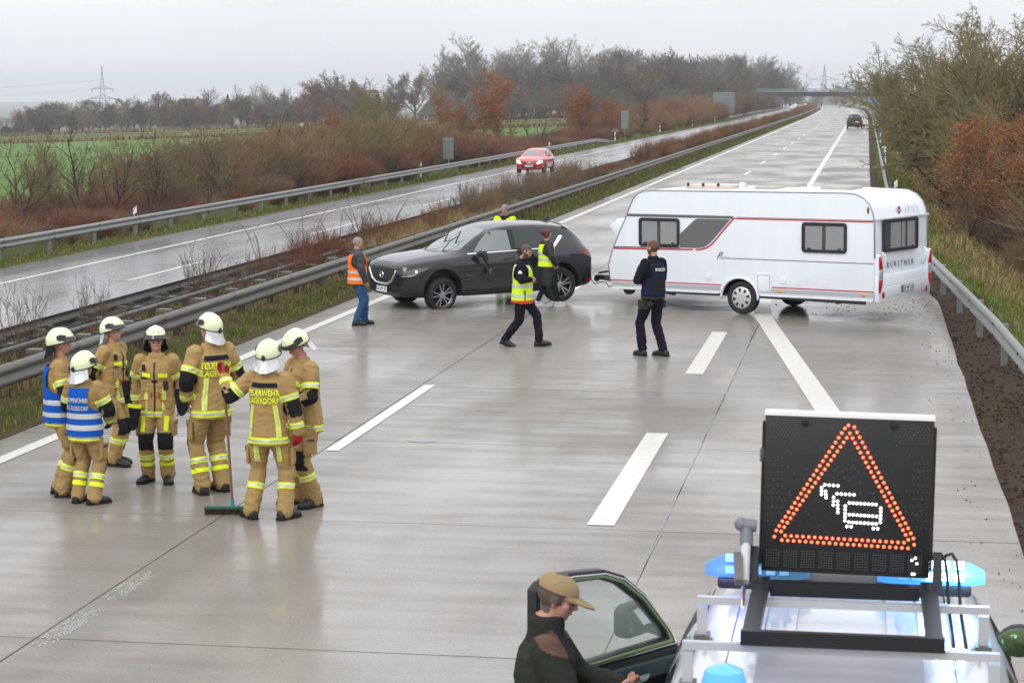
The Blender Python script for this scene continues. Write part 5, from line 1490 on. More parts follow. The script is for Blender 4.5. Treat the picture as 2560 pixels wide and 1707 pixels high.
# scrapes on the front door
M_scr = mat('scraped_paint', (.075, .078, .08), .6, col2=(.014, .015, .017), vscale=25, thr=(.45, .55))
for a, b, hh in (((.86, .66), (.66, .64), .05), ((.86, .58), (.58, .565), .03), ((.85, .50), (.70, .49), .025), ((.86, .44), (.66, .43), .018)):
    lp('scrape', [a, b, (b[0] - .02, b[1] + hh * .4), (a[0] - .02, a[1] + hh)], M_scr, suv, left, LD, .003, .05)
wheel(suv, 1.38, .80, .30, .345, .225, .262, 1, camber=R(-9), steer=R(9), spin=.2, flat=.07)
wheel(suv, 1.38, -.82, .36, .36, .225, .262, -1, steer=R(9))
wheel(suv, -1.36, .83, .36, .36, .225, .262, 1, spin=.1)
wheel(suv, -1.36, -.83, .36, .36, .225, .262, -1)
suv.rotation_euler = (0, R(.6), suv.rotation_euler.z)

# -------- caravan
CF = Vector((-.893, .449, 0)); CO = Vector((-1.905, 43.43, 0))
car = empty('caravan', CO, math.atan2(CF.y, CF.x), 'white touring caravan with red and grey stripes jackknifed behind the dark car', 'caravan')
tl = empty('body_frame', (0, 0, .0)); bpy.data.objects.remove(tl)
M_cwhite = mat('caravan_white', (.71, .75, .80), .28, coat=.4, coatr=.08, var=.035, vscale=1.6, stretch=(3, 3, .5))  # white with the sky's blue tint put into the base colour
M_croof = mat('caravan_roof', (.68, .655, .61), .5, var=.06, vscale=3)
M_cgrey = mat('stripe_light_grey', (.38, .39, .40), .4)
M_cdgrey = mat('stripe_dark_grey', (.115, .122, .125), .45)
M_cred = mat('stripe_red', (.48, .012, .03), .35)
M_frame = mat('window_frame_black', (.018, .019, .02), .35)
M_curt = mat('curtain', (.62, .61, .62), .9); M_inside = mat('caravan_interior', (.10, .09, .085), .9)
M_pane = mat('acrylic_pane', (.10, .11, .115), .05, alpha=.22, spec=.8)
TILT = Matrix.Rotation(R(.72), 4, 'Y')     # nose slightly down
OUT = [(3.0, .385), (3.06, .60), (3.09, .88), (2.98, 1.20), (2.82, 1.55), (2.64, 1.90), (2.57, 2.06), (2.49, 2.22), (2.37, 2.34), (2.22, 2.395), (2.0, 2.41), (-2.3, 2.42), (-2.52, 2.405), (-2.70, 2.33), (-2.83, 2.20), (-2.90, 2.04), (-2.93, 1.85), (-2.94, 1.2), (-2.93, .385)]
def bodyprism():
    mb = MB(); n = len(OUT); hw = 1.15
    v = [(x, hw, z) for x, z in OUT] + [(x, -hw, z) for x, z in OUT]
    f = [tuple(range(n)), tuple(range(2 * n - 1, n - 1, -1))]
    f += [(k, k + n, (k + 1) % n + n, (k + 1) % n) for k in range(n)]
    mb.add(v, f); return mb
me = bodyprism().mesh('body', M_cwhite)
bm = bmesh.new(); bm.from_mesh(me); bmesh.ops.recalc_face_normals(bm, faces=bm.faces); bm.to_mesh(me); bm.free()
me = applied(me, [('BEVEL', dict(width=.028, segments=3, limit_method='ANGLE', angle_limit=R(50)))])
cut = MB().prism([(.40 * math.cos(2 * math.pi * k / 32), .40 * math.sin(2 * math.pi * k / 32)) for k in range(32)], 3.0, Matrix.Translation((-.02, -1.5, .34)) @ Matrix.Rotation(R(-90), 4, 'X'))
cm = cut.mesh('cut', M_trimb); bm = bmesh.new(); bm.from_mesh(cm); bmesh.ops.recalc_face_normals(bm, faces=bm.faces); bm.to_mesh(cm); bm.free()
co_ = bpy.data.objects.new('temporary_cut', cm); COL.objects.link(co_); me.materials.append(M_trimb)
me = applied(me, [('BOOLEAN', dict(operation='DIFFERENCE', object=co_, solver='EXACT', material_mode='TRANSFER'))]); bpy.data.objects.remove(co_)
me.transform(TILT); shade_auto(me, 30)
cb = link('body', me, car)
HW = 1.15
def onside(outl, m, name, parent=cb, y=.004, th=.004):
    mb = MB(); n = len(outl)
    for s in (1, -1):
        a = [TILT @ Vector((x, s * (HW + y - .004), z)) for x, z in outl]; b = [TILT @ Vector((x, s * (HW + y + th - .002), z)) for x, z in outl]
        mb.add(a + b, [tuple(range(n, 2 * n)) if s < 0 else tuple(range(2 * n - 1, n - 1, -1))] + [(k, (k + 1) % n, (k + 1) % n + n, k + n) for k in range(n)])
        break
    return mb.build(name, m, parent)
def line(pts, w, m, name='stripe', y=.004):
    top = []; bot = []
    for i, (x, z) in enumerate(pts):
        a, b = pts[max(0, i - 1)], pts[min(len(pts) - 1, i + 1)]; d = Vector((b[0] - a[0], b[1] - a[1])).normalized(); nrm = Vector((-d.y, d.x)) * w / 2
        top.append((x + nrm.x, z + nrm.y)); bot.append((x - nrm.x, z - nrm.y))
    return onside(top + bot[::-1], m, name, y=y)
line([(2.62, 1.905), (.14, 1.905)], .055, M_cdgrey); line([(.10, 1.885), (-2.91, 1.885)], .026, M_cred); line([(.06, 1.912), (-2.91, 1.912)], .010, M_cdgrey)
sw = [(.11, 1.90), (.25, 1.76), (.40, 1.60), (.53, 1.46), (.63, 1.36), (.74, 1.29), (.86, 1.255), (1.0, 1.245)]
line(sw, .032, M_cred); line([(1.06, 1.245), (2.95, 1.215)], .03, M_cred); line([(1.36, 1.275), (2.94, 1.248)], .020, M_cdgrey)
onside([(.20, 1.865), (.95, 1.865), (1.02, 1.84), (1.36, 1.55), (1.36, 1.275), (.95, 1.278), (.80, 1.30), (.67, 1.38), (.55, 1.50)], M_cdgrey, 'stripe')
line([(.20, 1.098), (-2.93, 1.092)], .014, M_cdgrey)
line([(3.03, .565), (.40, .561)], .022, M_cred); line([(-.74, .559), (-2.93, .555)], .022, M_cred)
onside([(3.02, .535), (.42, .531), (.43, .45), (3.0, .455)], M_cgrey, 'stripe'); onside([(-.45, .527), (-2.93, .525), (-2.93, .445), (-.46, .447)], M_cgrey, 'stripe')
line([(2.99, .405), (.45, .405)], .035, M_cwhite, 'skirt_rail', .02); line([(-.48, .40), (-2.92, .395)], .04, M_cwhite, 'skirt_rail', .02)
def text_side(t, x, z, size, m, **kw):
    me = text_mesh(t, size, m, **kw); o = link('lettering', me, cb); o.matrix_local = TILT @ Matrix.Translation((x, HW + .005, z)) @ Matrix.Rotation(R(180), 4, 'Z') @ Matrix.Rotation(R(90), 4, 'X'); return o
text_side('P', .47, 1.135, .20, M_ink, shear=.5); text_side('remio', .335, 1.105, .09, M_cdgrey, shear=.5, spacing=1.1)
def side_window(x0, x1, z0, z1, name='window'):
    w = empty(name, TILT @ Vector(((x0 + x1) / 2, HW, (z0 + z1) / 2))); w.parent = car; w.rotation_euler = (R(90), 0, R(180))
    w.rotation_euler = (TILT.to_3x3() @ Matrix.Rotation(R(180), 3, 'Z') @ Matrix.Rotation(R(90), 3, 'X')).to_euler()
    window_parts(w, abs(x1 - x0), z1 - z0)
def window_parts(w, W, Hh, curt=((-.43, -.05), (.03, .43))):
    o, i = rrect(-W / 2, W / 2, -Hh / 2, Hh / 2, .07), rrect(-W / 2 + .05, W / 2 - .05, -Hh / 2 + .05, Hh / 2 - .05, .05)
    n = len(o); mb = MB()
    v = [(x, y, .0) for x, y in o] + [(x, y, .035) for x, y in o] + [(x, y, .035) for x, y in i] + [(x, y, .004) for x, y in i]
    f = []
    for k in range(n):
        k2 = (k + 1) % n
        for a in range(3): f.append((a * n + k, a * n + k2, (a + 1) * n + k2, (a + 1) * n + k))
    mb.add(v, f).build('frame', M_frame, w, smooth=30)
    MB().prism(i, .004, None, .002).build('interior', M_inside, w)
    for a, b in curt:
        mb = MB(); k = 22; x0, x1 = a * W, b * W; v = []; f = []
        for j in range(k + 1):
            x = x0 + (x1 - x0) * j / k; zz = .011 + .005 * math.sin(j * 2.3) + .003 * math.sin(j * 5.1)
            v += [(x, -Hh / 2 + .06, zz), (x, Hh / 2 - .07, zz)]
            if j: f.append((2 * j - 2, 2 * j, 2 * j + 1, 2 * j - 1))
        mb.add(v, f).build('curtain', M_curt, w, smooth=True)
    MB().prism([(x * .99, y * .99) for x, y in i], .026, None, .022).build('pane', M_pane, w)
    for x in (-W * .34, W * .34): MB().box(x - .035, x + .035, -Hh / 2 + .055, -Hh / 2 + .09, .018, .021).build('latch', M_frame, w)
side_window(1.37, 2.33, 1.28, 1.86); side_window(-2.36, -1.40, 1.27, 1.85)
# hatches, lamps, vents
for s_ in (1, -1): MB().tube([TILT @ Vector((x, s_ * (HW - .006), z)) for x, z in OUT[1:-1]], .013, 6).build('edge_trim', mat('aluminium_trim', (.30, .31, .33), .4, .5), cb, smooth=True)
def hatch(x0, x1, z0, z1, m=M_cwhite, th=.016):
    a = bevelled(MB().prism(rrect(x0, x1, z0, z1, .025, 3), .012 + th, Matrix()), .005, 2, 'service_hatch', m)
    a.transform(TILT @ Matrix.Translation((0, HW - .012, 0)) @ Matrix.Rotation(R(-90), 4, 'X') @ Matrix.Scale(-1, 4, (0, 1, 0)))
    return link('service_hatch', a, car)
hh_ = hatch(-.72, -.40, .46, .83); hatch(.64, .76, .645, .78); hatch(-1.06, -.93, .645, .775)
M_seamgrey = mat('panel_seam', (.45, .46, .47), .5)
line([(-.70, .49), (-.43, .49)], .006, M_seamgrey, 'hatch_seam', .022); line([(-.69, .80), (-.43, .80)], .006, M_seamgrey, 'hatch_seam', .022); line([(-.695, .49), (-.695, .80)], .006, M_seamgrey, 'hatch_seam', .022); line([(-.425, .49), (-.425, .80)], .006, M_seamgrey, 'hatch_seam', .022)
for x in (-.91, -2.72): MB().ball(TILT @ Vector((x, HW + .006, .484)), (.055, .015, .028), 14, 6).build('side_marker', M_amber, car, smooth=True)
MB().ball(TILT @ Vector((2.69, HW + .006, .495)), (.04, .012, .022), 12, 6).build('side_marker', M_lampclear, car, smooth=True)
MB().ball(TILT @ Vector((-2.80, HW + .004, 2.10)), (.022, .014, .07), 10, 8).build('side_marker', M_reddark, car, smooth=True)
# wheel arch trim
mb = MB(); pts = []
for k in range(25): a = R(186 - 192 * k / 24); pts.append(TILT @ Vector((-.02 + .415 * math.cos(a), HW + .012, .335 + .385 * math.sin(a))))
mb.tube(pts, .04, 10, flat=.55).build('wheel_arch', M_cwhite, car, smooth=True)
for s in (1, -1): wheel(car, -.03, s * 1.03, .325, .325, .20, .225, s, style='hub', spin=.2)
MB().bar((-.03, -1.0, .30), (-.03, 1.0, .30), .08, .08).build('axle', M_trimb, car)
# chassis and corner steadies
for s in (1, -1):
    MB().bar((2.9, s * .5, .33), (-2.6, s * .85, .36), .05, .10).build('chassis_rail', M_galv_old, car)
    MB().bar((-2.35, s * .8, .36), (-1.95, s * .8, .30), .05, .04).build('corner_steady', M_trimb, car); MB().bar((2.2, s * .8, .33), (1.7, s * .8, .27), .05, .04).build('corner_steady', M_trimb, car)
MB().bar((1.9, .98, .33), (.55, .98, .345), .04, .05).build('mover_rail', M_galv_old, car)
MB().box(-2.8, 2.85, -1.1, 1.1, .37, .383, TILT).build('floor', M_trimb, car)
# drawbar, coupling, jockey wheel
db = MB(); db.bar((2.7, .35, .40), (3.9, .05, .44), .06, .10); db.bar((2.7, -.35, .40), (3.9, -.05, .44), .06, .10); db.box(3.0, 3.5, -.22, .22, .46, .50)
dbo = db.build('drawbar', M_galv_old, car)
mb = MB(); mb.box(3.72, 4.15, -.06, .06, .40, .50); mb.ball((4.15, 0, .42), .07, 8, 5); mb.bar((4.1, 0, .54), (3.75, 0, .60), .05, .04); mb.bar((3.76, 0, .60), (3.45, 0, .50), .03, .03); mb.box(3.05, 3.7, -.09, .09, .26, .44)
mb.build('coupling', M_trimb, dbo)
MB().tube([(3.42, .16, .30), (3.42, .16, .86)], .026, 10).build('jockey_post', M_galv, dbo)
MB().tube([(3.42, .16, .86), (3.43, .17, .90), (3.50, .22, .95), (3.52, .24, 1.0), (3.52, .24, 1.05)], .008, 6).build('jockey_crank', M_galv, dbo)
MB().lathe([(.004, 0), (.028, .05), (.02, .07), (0, .07)], 10, Matrix.Translation((3.52, .24, 1.04))).build('crank_knob', M_cred, dbo)
wj = MB(); wj.tube([(3.22, .10, .255), (3.22, .22, .255)], .115, 18); wj.build('jockey_wheel', M_tyre, dbo, smooth=40)
MB().tube([(3.7, .1, .40), (3.66, .12, .30), (3.76, .13, .27), (3.84, .1, .35), (4.0, .02, .36), (4.2, .0, .30), (4.32, 0, .40)], .010, 6).build('breakaway_cable', M_trimb, dbo)
# raised front window seen as a white flap
fl = bevelled(MB().add([(2.70, .95, 1.60), (2.70, -.95, 1.60), (3.02, -.95, 1.78), (3.02, .95, 1.78), (3.22, -.95, 1.62), (3.22, .95, 1.62), (2.86, .95, 1.20), (2.86, -.95, 1.20)], [(0, 1, 2, 3), (3, 2, 4, 5), (5, 4, 7, 6), (0, 3, 5, 6), (1, 7, 4, 2), (0, 6, 7, 1)]), .02, 2, 'front_window_flap', M_cwhite)
link('front_window_flap', fl, car)
# roof: cream skin, hatches, vents, aerial base
mb = MB(); n = 12; rings = []
for x, z, c in [(2.36, 2.335, 0), (2.28, 2.375, .15), (2.05, 2.402, .6), (1.5, 2.416, 1), (0, 2.421, 1), (-2.0, 2.421, 1), (-2.35, 2.415, .5), (-2.56, 2.39, 0.1), (-2.66, 2.345, -.05)]:
    rings.append([TILT @ Vector((x, -1.09 + 2.18 * k / n, z + .055 * c * (1 - (2 * k / n - 1) ** 2) + .004)) for k in range(n + 1)])
mb.loft(rings, cap=False, closed=False); mb.build('roof', M_croof, car, smooth=True)
def rooflight(x0, x1, y0, y1, h, m):
    a = bevelled(MB().prism(rrect(x0, x1, y0, y1, .06, 3), h, TILT @ Matrix.Translation((0, 0, 2.42))), .02, 2, 'rooflight', m); return link('rooflight', a, car)
M_rl = mat('rooflight_acrylic', (.60, .50, .47), .3, spec=.6); M_vent = mat('roof_vent_grey', (.42, .40, .37), .5)
r1 = rooflight(.35, 1.45, .15, .85, .11, M_rl)
for x in (1.35, 1.0, .65): MB().box(x - .02, x + .02, .835, .875, 2.50, 2.56, TILT).build('rooflight_hinge', M_trimb, r1)
rooflight(-.75, -.10, -.3, .25, .14, M_vent); rooflight(-.60, -.12, .35, .80, .09, M_vent); rooflight(-2.15, -1.5, .05, .65, .11, M_vent)
MB().box(.20, .28, .55, .66, 2.44, 2.58, TILT).build('aerial_base', M_cwhite, car)
# rear panel: bumper moulding, lamp clusters, window, handles, name
BX = -2.945
def onrear(outl, m, name, x=BX, th=.012, parent=car):
    """outline in (y,z)"""
    n = len(outl); a = [TILT @ Vector((x + .01, y, z)) for y, z in outl]; b = [TILT @ Vector((x - th, y, z)) for y, z in outl]
    return link(name, bevelled(MB().add(a + b, [tuple(range(n)), tuple(range(2 * n - 1, n - 1, -1))] + [(k, k + n, (k + 1) % n + n, (k + 1) % n) for k in range(n)]), .004, 2, name, m), parent)
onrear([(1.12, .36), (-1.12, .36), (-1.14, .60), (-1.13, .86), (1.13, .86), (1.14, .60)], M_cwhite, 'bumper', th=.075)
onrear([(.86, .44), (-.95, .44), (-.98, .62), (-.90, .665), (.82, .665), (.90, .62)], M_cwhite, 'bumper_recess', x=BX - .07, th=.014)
onrear([(.84, .664), (-.92, .664), (-.92, .674), (.84, .674)], M_seamgrey, 'bumper_seam', x=BX - .07, th=.018)
onrear([(1.12, 1.915), (-1.12, 1.915), (-1.12, 1.955), (1.12, 1.955)], M_cwhite, 'rear_ledge', th=.045)
for s in (1, -1):
    lo = [(s * 1.10, 1.27), (s * 1.05, 1.17), (s * 1.00, 1.03), (s * .985, .92), (s * 1.0, .72), (s * 1.06, .57), (s * 1.10, .50), (s * 1.145, .52), (s * 1.145, 1.25)]
    lamp = onrear([(y * 1.0 - s * .02, z) for y, z in lo], M_cwhite, 'lamp_cluster', th=.09)
    onrear([(s * 1.085, 1.24), (s * 1.03, 1.12), (s * .99, .98), (s * 1.135, .98), (s * 1.14, 1.22)], M_redlamp, 'lamp_red', x=BX - .088, th=.012)
    onrear([(s * .985, .965), (s * .985, .80), (s * 1.137, .80), (s * 1.137, .965)], M_lampclear, 'lamp_white', x=BX - .088, th=.012)
    onrear([(s * .99, .785), (s * 1.02, .66), (s * 1.08, .54), (s * 1.137, .54), (s * 1.137, .785)], M_redlamp, 'lamp_red', x=BX - .088, th=.012)
    onrear([(s * .94 + .045 * math.cos(2 * math.pi * k / 12), .485 + .065 * math.sin(2 * math.pi * k / 12)) for k in range(12)], M_redlamp, 'reflector', x=BX - .075, th=.014)
    hp = [TILT @ Vector((BX - .03, s * .93, 1.30)), TILT @ Vector((BX - .09, s * .90, 1.25)), TILT @ Vector((BX - .09, s * .87, 1.12)), TILT @ Vector((BX - .05, s * .90, 1.02)), TILT @ Vector((BX - .0, s * .92, .99))]
    MB().tube(hp, .018, 8).build('grab_handle', M_cwhite, car, smooth=True)
w = empty('window', TILT @ Vector((BX - .008, .1, 1.60))); w.parent = car; w.rotation_euler = (TILT.to_3x3() @ Matrix.Rotation(R(-90), 3, 'Z') @ Matrix.Rotation(R(90), 3, 'X')).to_euler()
window_parts(w, 1.50, .62, curt=((-.28, .02), (.04, .14), (.20, .42)))
me = text_mesh('BÜRSTNER', .155, M_ink, spacing=1.75); o = link('lettering', me, car); o.matrix_local = TILT @ Matrix.Translation((BX - .006, .065, 1.035)) @ Matrix.Rotation(R(-90), 4, 'Z') @ Matrix.Rotation(R(90), 4, 'X'); o.scale.x = 1.15 / (max(v.co.x for v in me.vertices) - min(v.co.x for v in me.vertices))
plate(car, None, None, None, 'GF·NP 2025', loc=TILT @ Vector((BX - .105, -.09, .565)), rot=(R(90), 0, R(-90)))
em = onrear([(.05 + .055 * math.cos(2 * math.pi * k / 14), 2.06 + .085 * math.sin(2 * math.pi * k / 14)) for k in range(14)], M_cred, 'emblem', x=-2.905, th=.006)
onrear([(.15, 2.035), (-.05, 2.035), (-.05, 2.075), (.15, 2.075)], M_cgrey, 'emblem_bar', x=-2.907, th=.008)
# sticker of line-drawn houses and trees above the window
mb = MB()
for pts in ([(-.18, 1.98), (-.22, 2.10), (-.30, 2.14), (-.36, 2.08), (-.34, 1.99)], [(-.34, 2.0), (-.38, 2.12), (-.46, 2.13), (-.50, 2.05), (-.48, 1.99)], [(-.56, 1.99), (-.58, 2.12), (-.66, 2.16), (-.72, 2.08), (-.70, 2.0), (-.85, 2.0)]):
    q = [TILT @ Vector((-2.93 + (z - 1.95) * .12, y, z)) for y, z in pts]; mb.tube(q, .004, 4)
mb.build('sticker', M_cgrey, car)

# -------- small cars
def simple_car(root, L, W, Hh, paint, cowl, header, rear_h, tail_top, belt, wheel_r, hood_z, lamps='off', plate_txt=None, detail=True, van=False):
    h = W / 2; f = L / 2
    def S(k, zt, y6, z6, w=1.0): return sec(h * .80 * w, .22, h * .94 * w, .32, h * w, .55, h * w, belt - .12, h * .94 * w, belt, y6, z6, y6 * .55, z6 + (zt - z6) * .8, zt)
    st = [(f, sec(h * .6, .30, h * .7, .36, h * .78, .5, h * .78, hood_z - .16, h * .7, hood_z - .06, h * .5, hood_z - .04, h * .25, hood_z - .03, hood_z - .03)),
          (f - .10, S(0, hood_z, h * .6, hood_z - .02, .92)), (f - .45, S(0, hood_z + .08, h * .68, hood_z + .05)), (cowl + .05, S(0, hood_z + .17, h * .78, hood_z + .12)),
          (cowl - .1, S(0, hood_z + .24, h * .76, hood_z + .18)), (header, S(0, Hh - .02, h * .70, Hh - .09)), ((header + rear_h) / 2, S(0, Hh, h * .71, Hh - .06)),
          (rear_h, S(0, Hh - .03, h * .69, Hh - .10)), (-f + .12, S(0, tail_top, h * .72, tail_top - .05, .96)), (-f, sec(h * .6, .34, h * .75, .42, h * .84, .6, h * .84, belt - .15, h * .76, belt - .02, h * .6, tail_top - .10, h * .3, tail_top - .08, tail_top - .08))]
    wx = f - .80
    me = ring_body(st, 'body', paint, 2, [(wx, wheel_r, wheel_r + .07, h * .6, h * 1.4), (wx, wheel_r, wheel_r + .07, -h * 1.4, -h * .6), (-f + .72, wheel_r, wheel_r + .07, h * .6, h * 1.4), (-f + .72, wheel_r, wheel_r + .07, -h * 1.4, -h * .6)] if detail else None)
    b = link('body', me, root); BV = bvh_of(me)
    def P(name, pts, m, mk, d, off=.008):
        q = patch(BV, pts, mk, d, off, .1); q.materials.append(m); q.polygons.foreach_set('use_smooth', [True] * len(q.polygons)); return link(name, q, root)
    P('windscreen', [(-h * .74, hood_z + .22), (h * .74, hood_z + .22), (h * .64, Hh - .13), (-h * .64, Hh - .13)], M_shield, front, FD)
    P('rear_window', [(-h * .70, belt + .08), (h * .70, belt + .08), (h * .60, Hh - .14), (-h * .60, Hh - .14)], M_glass, rear, BD)
    for mk, d in ((left, LD), (right, RD)):
        P('side_glass', [(cowl - .35, belt + .03), ((header + rear_h) / 2 + .05, belt + .03), ((header + rear_h) / 2 + .05, Hh - .13), (header + .05, Hh - .15)], M_glass, mk, d)
        P('side_glass', [((header + rear_h) / 2 - .05, belt + .03), (rear_h - .12, belt + .06), (rear_h + .02, Hh - .16), ((header + rear_h) / 2 - .05, Hh - .13)], M_glass, mk, d)
    for s in (-1, 1):
        wheel(root, wx, s * (h - .10), wheel_r, wheel_r, .19, wheel_r * .66, s); wheel(root, -f + .72, s * (h - .10), wheel_r, wheel_r, .19, wheel_r * .66, s)
        mm = MB().ball((cowl - .22, s * (h + .10), belt + .10), (.07, .11, .075), 9, 6).build('mirror', paint, root, smooth=True)
        if lamps == 'on':
            P('headlamp', [(s * h * .52, hood_z - .26), (s * h * .90, hood_z - .22), (s * h * .90, hood_z + .04), (s * h * .78, hood_z + .06)], M_headon, front, FD, .012)
        else: P('headlamp', [(s * h * .52, hood_z - .24), (s * h * .90, hood_z - .20), (s * h * .90, hood_z - .02), (s * h * .78, hood_z - .02)], M_lampclear, front, FD, .012)
        P('tail_lamp', [(s * h * .72, belt - .32), (s * h * .92, belt - .30), (s * h * .90, belt + .12), (s * h * .76, belt + .10)], M_redlamp, rear, BD, .012)
    return b, BV, P
M_headon = mat('lit_headlamp', (.9, .88, .8), .2, emit=(1.0, .93, .78), es=3)
M_red = mat('red_paint', (.52, .012, .028), .3, coat=1, coatr=.04)
red = empty('car', (-18.75, 121.6, left_z(-19.9) - .0), R(-90) - R(3), 'small red hatchback with lit headlamps driving on the far carriageway', 'car')
red.location = (-19.45, 127.0, left_z(-19.75))
b, BV, P = simple_car(red, 3.95, 1.71, 1.48, M_red, .95, .25, -1.35, 1.12, .96, .30, .86, 'on')
P('grille_bar', [(-.50, .70), (.50, .70), (.42, .62), (-.42, .62)], M_chrome, front, FD, .015)
P('intake', [(-.52, .52), (.52, .52), (.40, .34), (-.40, .34)], M_trimb, front, FD, .012)
for s in (-1, 1): P('fog_recess', [(s * .60, .50), (s * .74, .52), (s * .70, .38), (s * .60, .38)], M_trimb, front, FD, .012)
h = BV.ray_cast(Vector((4, 0, .47)), Vector((-1, 0, 0)))[0]; plate(red, None, None, None, 'WP·KV 36', loc=h + Vector((.03, 0, 0)), rot=(R(88), 0, R(90)))
MB().lathe([(.055, 0), (.062, .01), (.07, 0)], 16, Matrix.Translation(BV.ray_cast(Vector((4, 0, .68)), Vector((-1, 0, 0)))[0] + Vector((.02, 0, 0))) @ Matrix.Rotation(R(90), 4, 'Y')).build('emblem', M_chrome, red)
M_blackp = mat('black_paint', (.008, .009, .011), .25, .2, coat=1, coatr=.03)
van = empty('van', (-1.48, 269, 0), R(90), 'black van seen from behind driving away on the hard shoulder', 'van')
b, BV, P = simple_car(van, 4.9, 1.93, 1.90, M_blackp, 1.55, .95, -2.15, 1.55, 1.12, .33, 1.05)
P('rear_plate', [(-.62, .78), (-.10, .78), (-.10, .90), (-.62, .90)], M_platew, rear, BD, .02)
for s in (-1, 1): P('rear_glass', [(s * .08, 1.22), (s * .72, 1.22), (s * .66, 1.68), (s * .08, 1.70)], mat('rear_door_glass', (.02, .024, .026), .05, spec=.9), rear, BD, .02)
MB().box(-2.47, -2.43, .03, .15, .60, .68).build('badge', M_platew, van)
CARS = [(-16.2, 610, 'silver', 'distant silver car before the bridge on the far carriageway'), (-15.9, 740, 'white', 'distant white car leading the group under the bridge'), (-19.3, 700, 'pale', 'distant pale blue car in the outer lane before the bridge'), (-15.9, 830, 'white', 'distant white car close to the bridge pier'), (-19.4, 960, 'white', 'distant car with lit lamps entering from under the bridge')]
PA = {'silver': mat('silver_paint', (.35, .36, .37), .3, .5), 'white': mat('white_car_paint', (.72, .73, .74), .3), 'pale': mat('pale_blue_paint', (.45, .52, .56), .3)}
for px, Y, c, lb in CARS:
    X = px + bend(Y)
    cc = empty('car', (X, Y, left_z(px) + fall(Y)), R(-90) - .03, lb, 'car', 'cars approaching from the bridge')
    simple_car(cc, 4.4, 1.8, 1.48, PA[c], .95, .25, -1.45, 1.08, .96, .31, .86, 'on', detail=False)
pk = empty('car', (pixel_x(700, 692), 692, land_z(pixel_x(700, 692), 692)), R(-170), 'tiny white parked car by the low house', 'car')
simple_car(pk, 4.2, 1.8, 1.6, PA['white'], .95, .25, -1.6, 1.2, .96, .31, .95, detail=False)
# ------------------------------------------------------------------ police van in the foreground with its warning board
PX = -.07
pv_ = empty('police_van', (PX, 10.15, 0), R(90), 'silver-white police van with blue lights and a raised warning board on its roof', 'van')
M_pvw = mat('van_silver_white', (.62, .64, .67), .30, .15, coat=.8, coatr=.06, var=.03, vscale=3)
M_pvg = mat('van_green', (.10, .20, .07), .35, coat=.6)
M_rackw = mat('rack_tube', (.50, .50, .52), .4, .35)
M_dark = mat('dark_steel_frame', (.018, .019, .022), .4, .3)
hw = .95
def PS(zt, y6, z6, w=1.0, zb=.25): return sec(hw * .8 * w, zb, hw * .93 * w, .36, hw * w, .7, hw * w, 1.05, hw * .97 * w, 1.30, y6, z6, y6 * .5, zt - .008, zt)
st = [(2.75, sec(.5, .35, .7, .42, .78, .6, .78, .8, .7, .92, .5, .96, .25, .98, .98)), (2.55, PS(1.06, .66, 1.03, .93)), (2.05, PS(1.20, .72, 1.16)), (1.80, PS(1.30, .76, 1.24)),
      (.98, PS(1.90, .67, 1.85)), (.80, PS(1.945, .70, 1.885)), (-.6, PS(1.985, .715, 1.915)), (-1.9, PS(1.97, .715, 1.90)), (-2.15, PS(1.88, .69, 1.82)), (-2.25, sec(.6, .4, .8, .5, .86, .7, .86, 1.05, .8, 1.3, .6, 1.7, .3, 1.75, 1.75))]
me = ring_body(st, 'body', M_pvw, 3, [(1.75, .34, .40, .55, 1.3), (1.75, .34, .40, -1.3, -.55), (-1.35, .34, .40, .55, 1.3), (-1.35, .34, .40, -1.3, -.55)])
link('body', me, pv_); PB = bvh_of(me)
def pp(name, pts, m, mk, d, off=.006, res=.1, parent=pv_):
    q = patch(PB, pts, mk, d, off, res); q.materials.append(m); q.polygons.foreach_set('use_smooth', [True] * len(q.polygons)); return link(name, q, parent)
pp('windscreen', [(-.74, 1.28), (.74, 1.28), (.62, 1.80), (-.62, 1.80)], M_shield, front, FD)
for mk, d in ((left, LD), (right, RD)):
    pp('side_glass', [(-.35, 1.30), (-1.95, 1.30), (-1.9, 1.72), (-.35, 1.74)], M_glass, mk, d)
pp('side_glass', [(1.3, 1.28), (.12, 1.28), (.12, 1.74), (.80, 1.74)], M_glass, right, RD)
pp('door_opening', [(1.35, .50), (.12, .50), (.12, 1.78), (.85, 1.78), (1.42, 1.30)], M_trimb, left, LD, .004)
pp('green_band', [(-.2, .75), (-2.1, .75), (-2.1, 1.15), (-.2, 1.15)], M_pvg, left, LD, .004)
for s in (1, -1):
    wheel(pv_, 1.75, s * .84, .33, .33, .2, .21, s); wheel(pv_, -1.35, s * .84, .33, .33, .2, .21, s)
top = lambda u, v: (u, v, 4.0); TD = (0, 0, -1)
for y in (-.50, -.36, -.22, .22, .36, .50):      # pressed roof ribs
    pp('roof_rib', [(.62, y - .022), (.62, y + .022), (-1.85, y + .022), (-1.85, y - .022)], M_pvw, top, TD, .010, .3)
for y in (-.66, .66):
    pp('roof_gutter', [(.75, y - .012), (.75, y + .012), (-1.9, y + .012), (-1.9, y - .012)], mat('gutter_grey', (.30, .31, .33), .5), top, TD, .008, .3)
pp('roof_hatch', [(-1.0, -.34), (-1.0, .34), (-1.75, .34), (-1.75, -.34)], mat('hatch_grey', (.33, .34, .38), .35), top, TD, .02, .2)
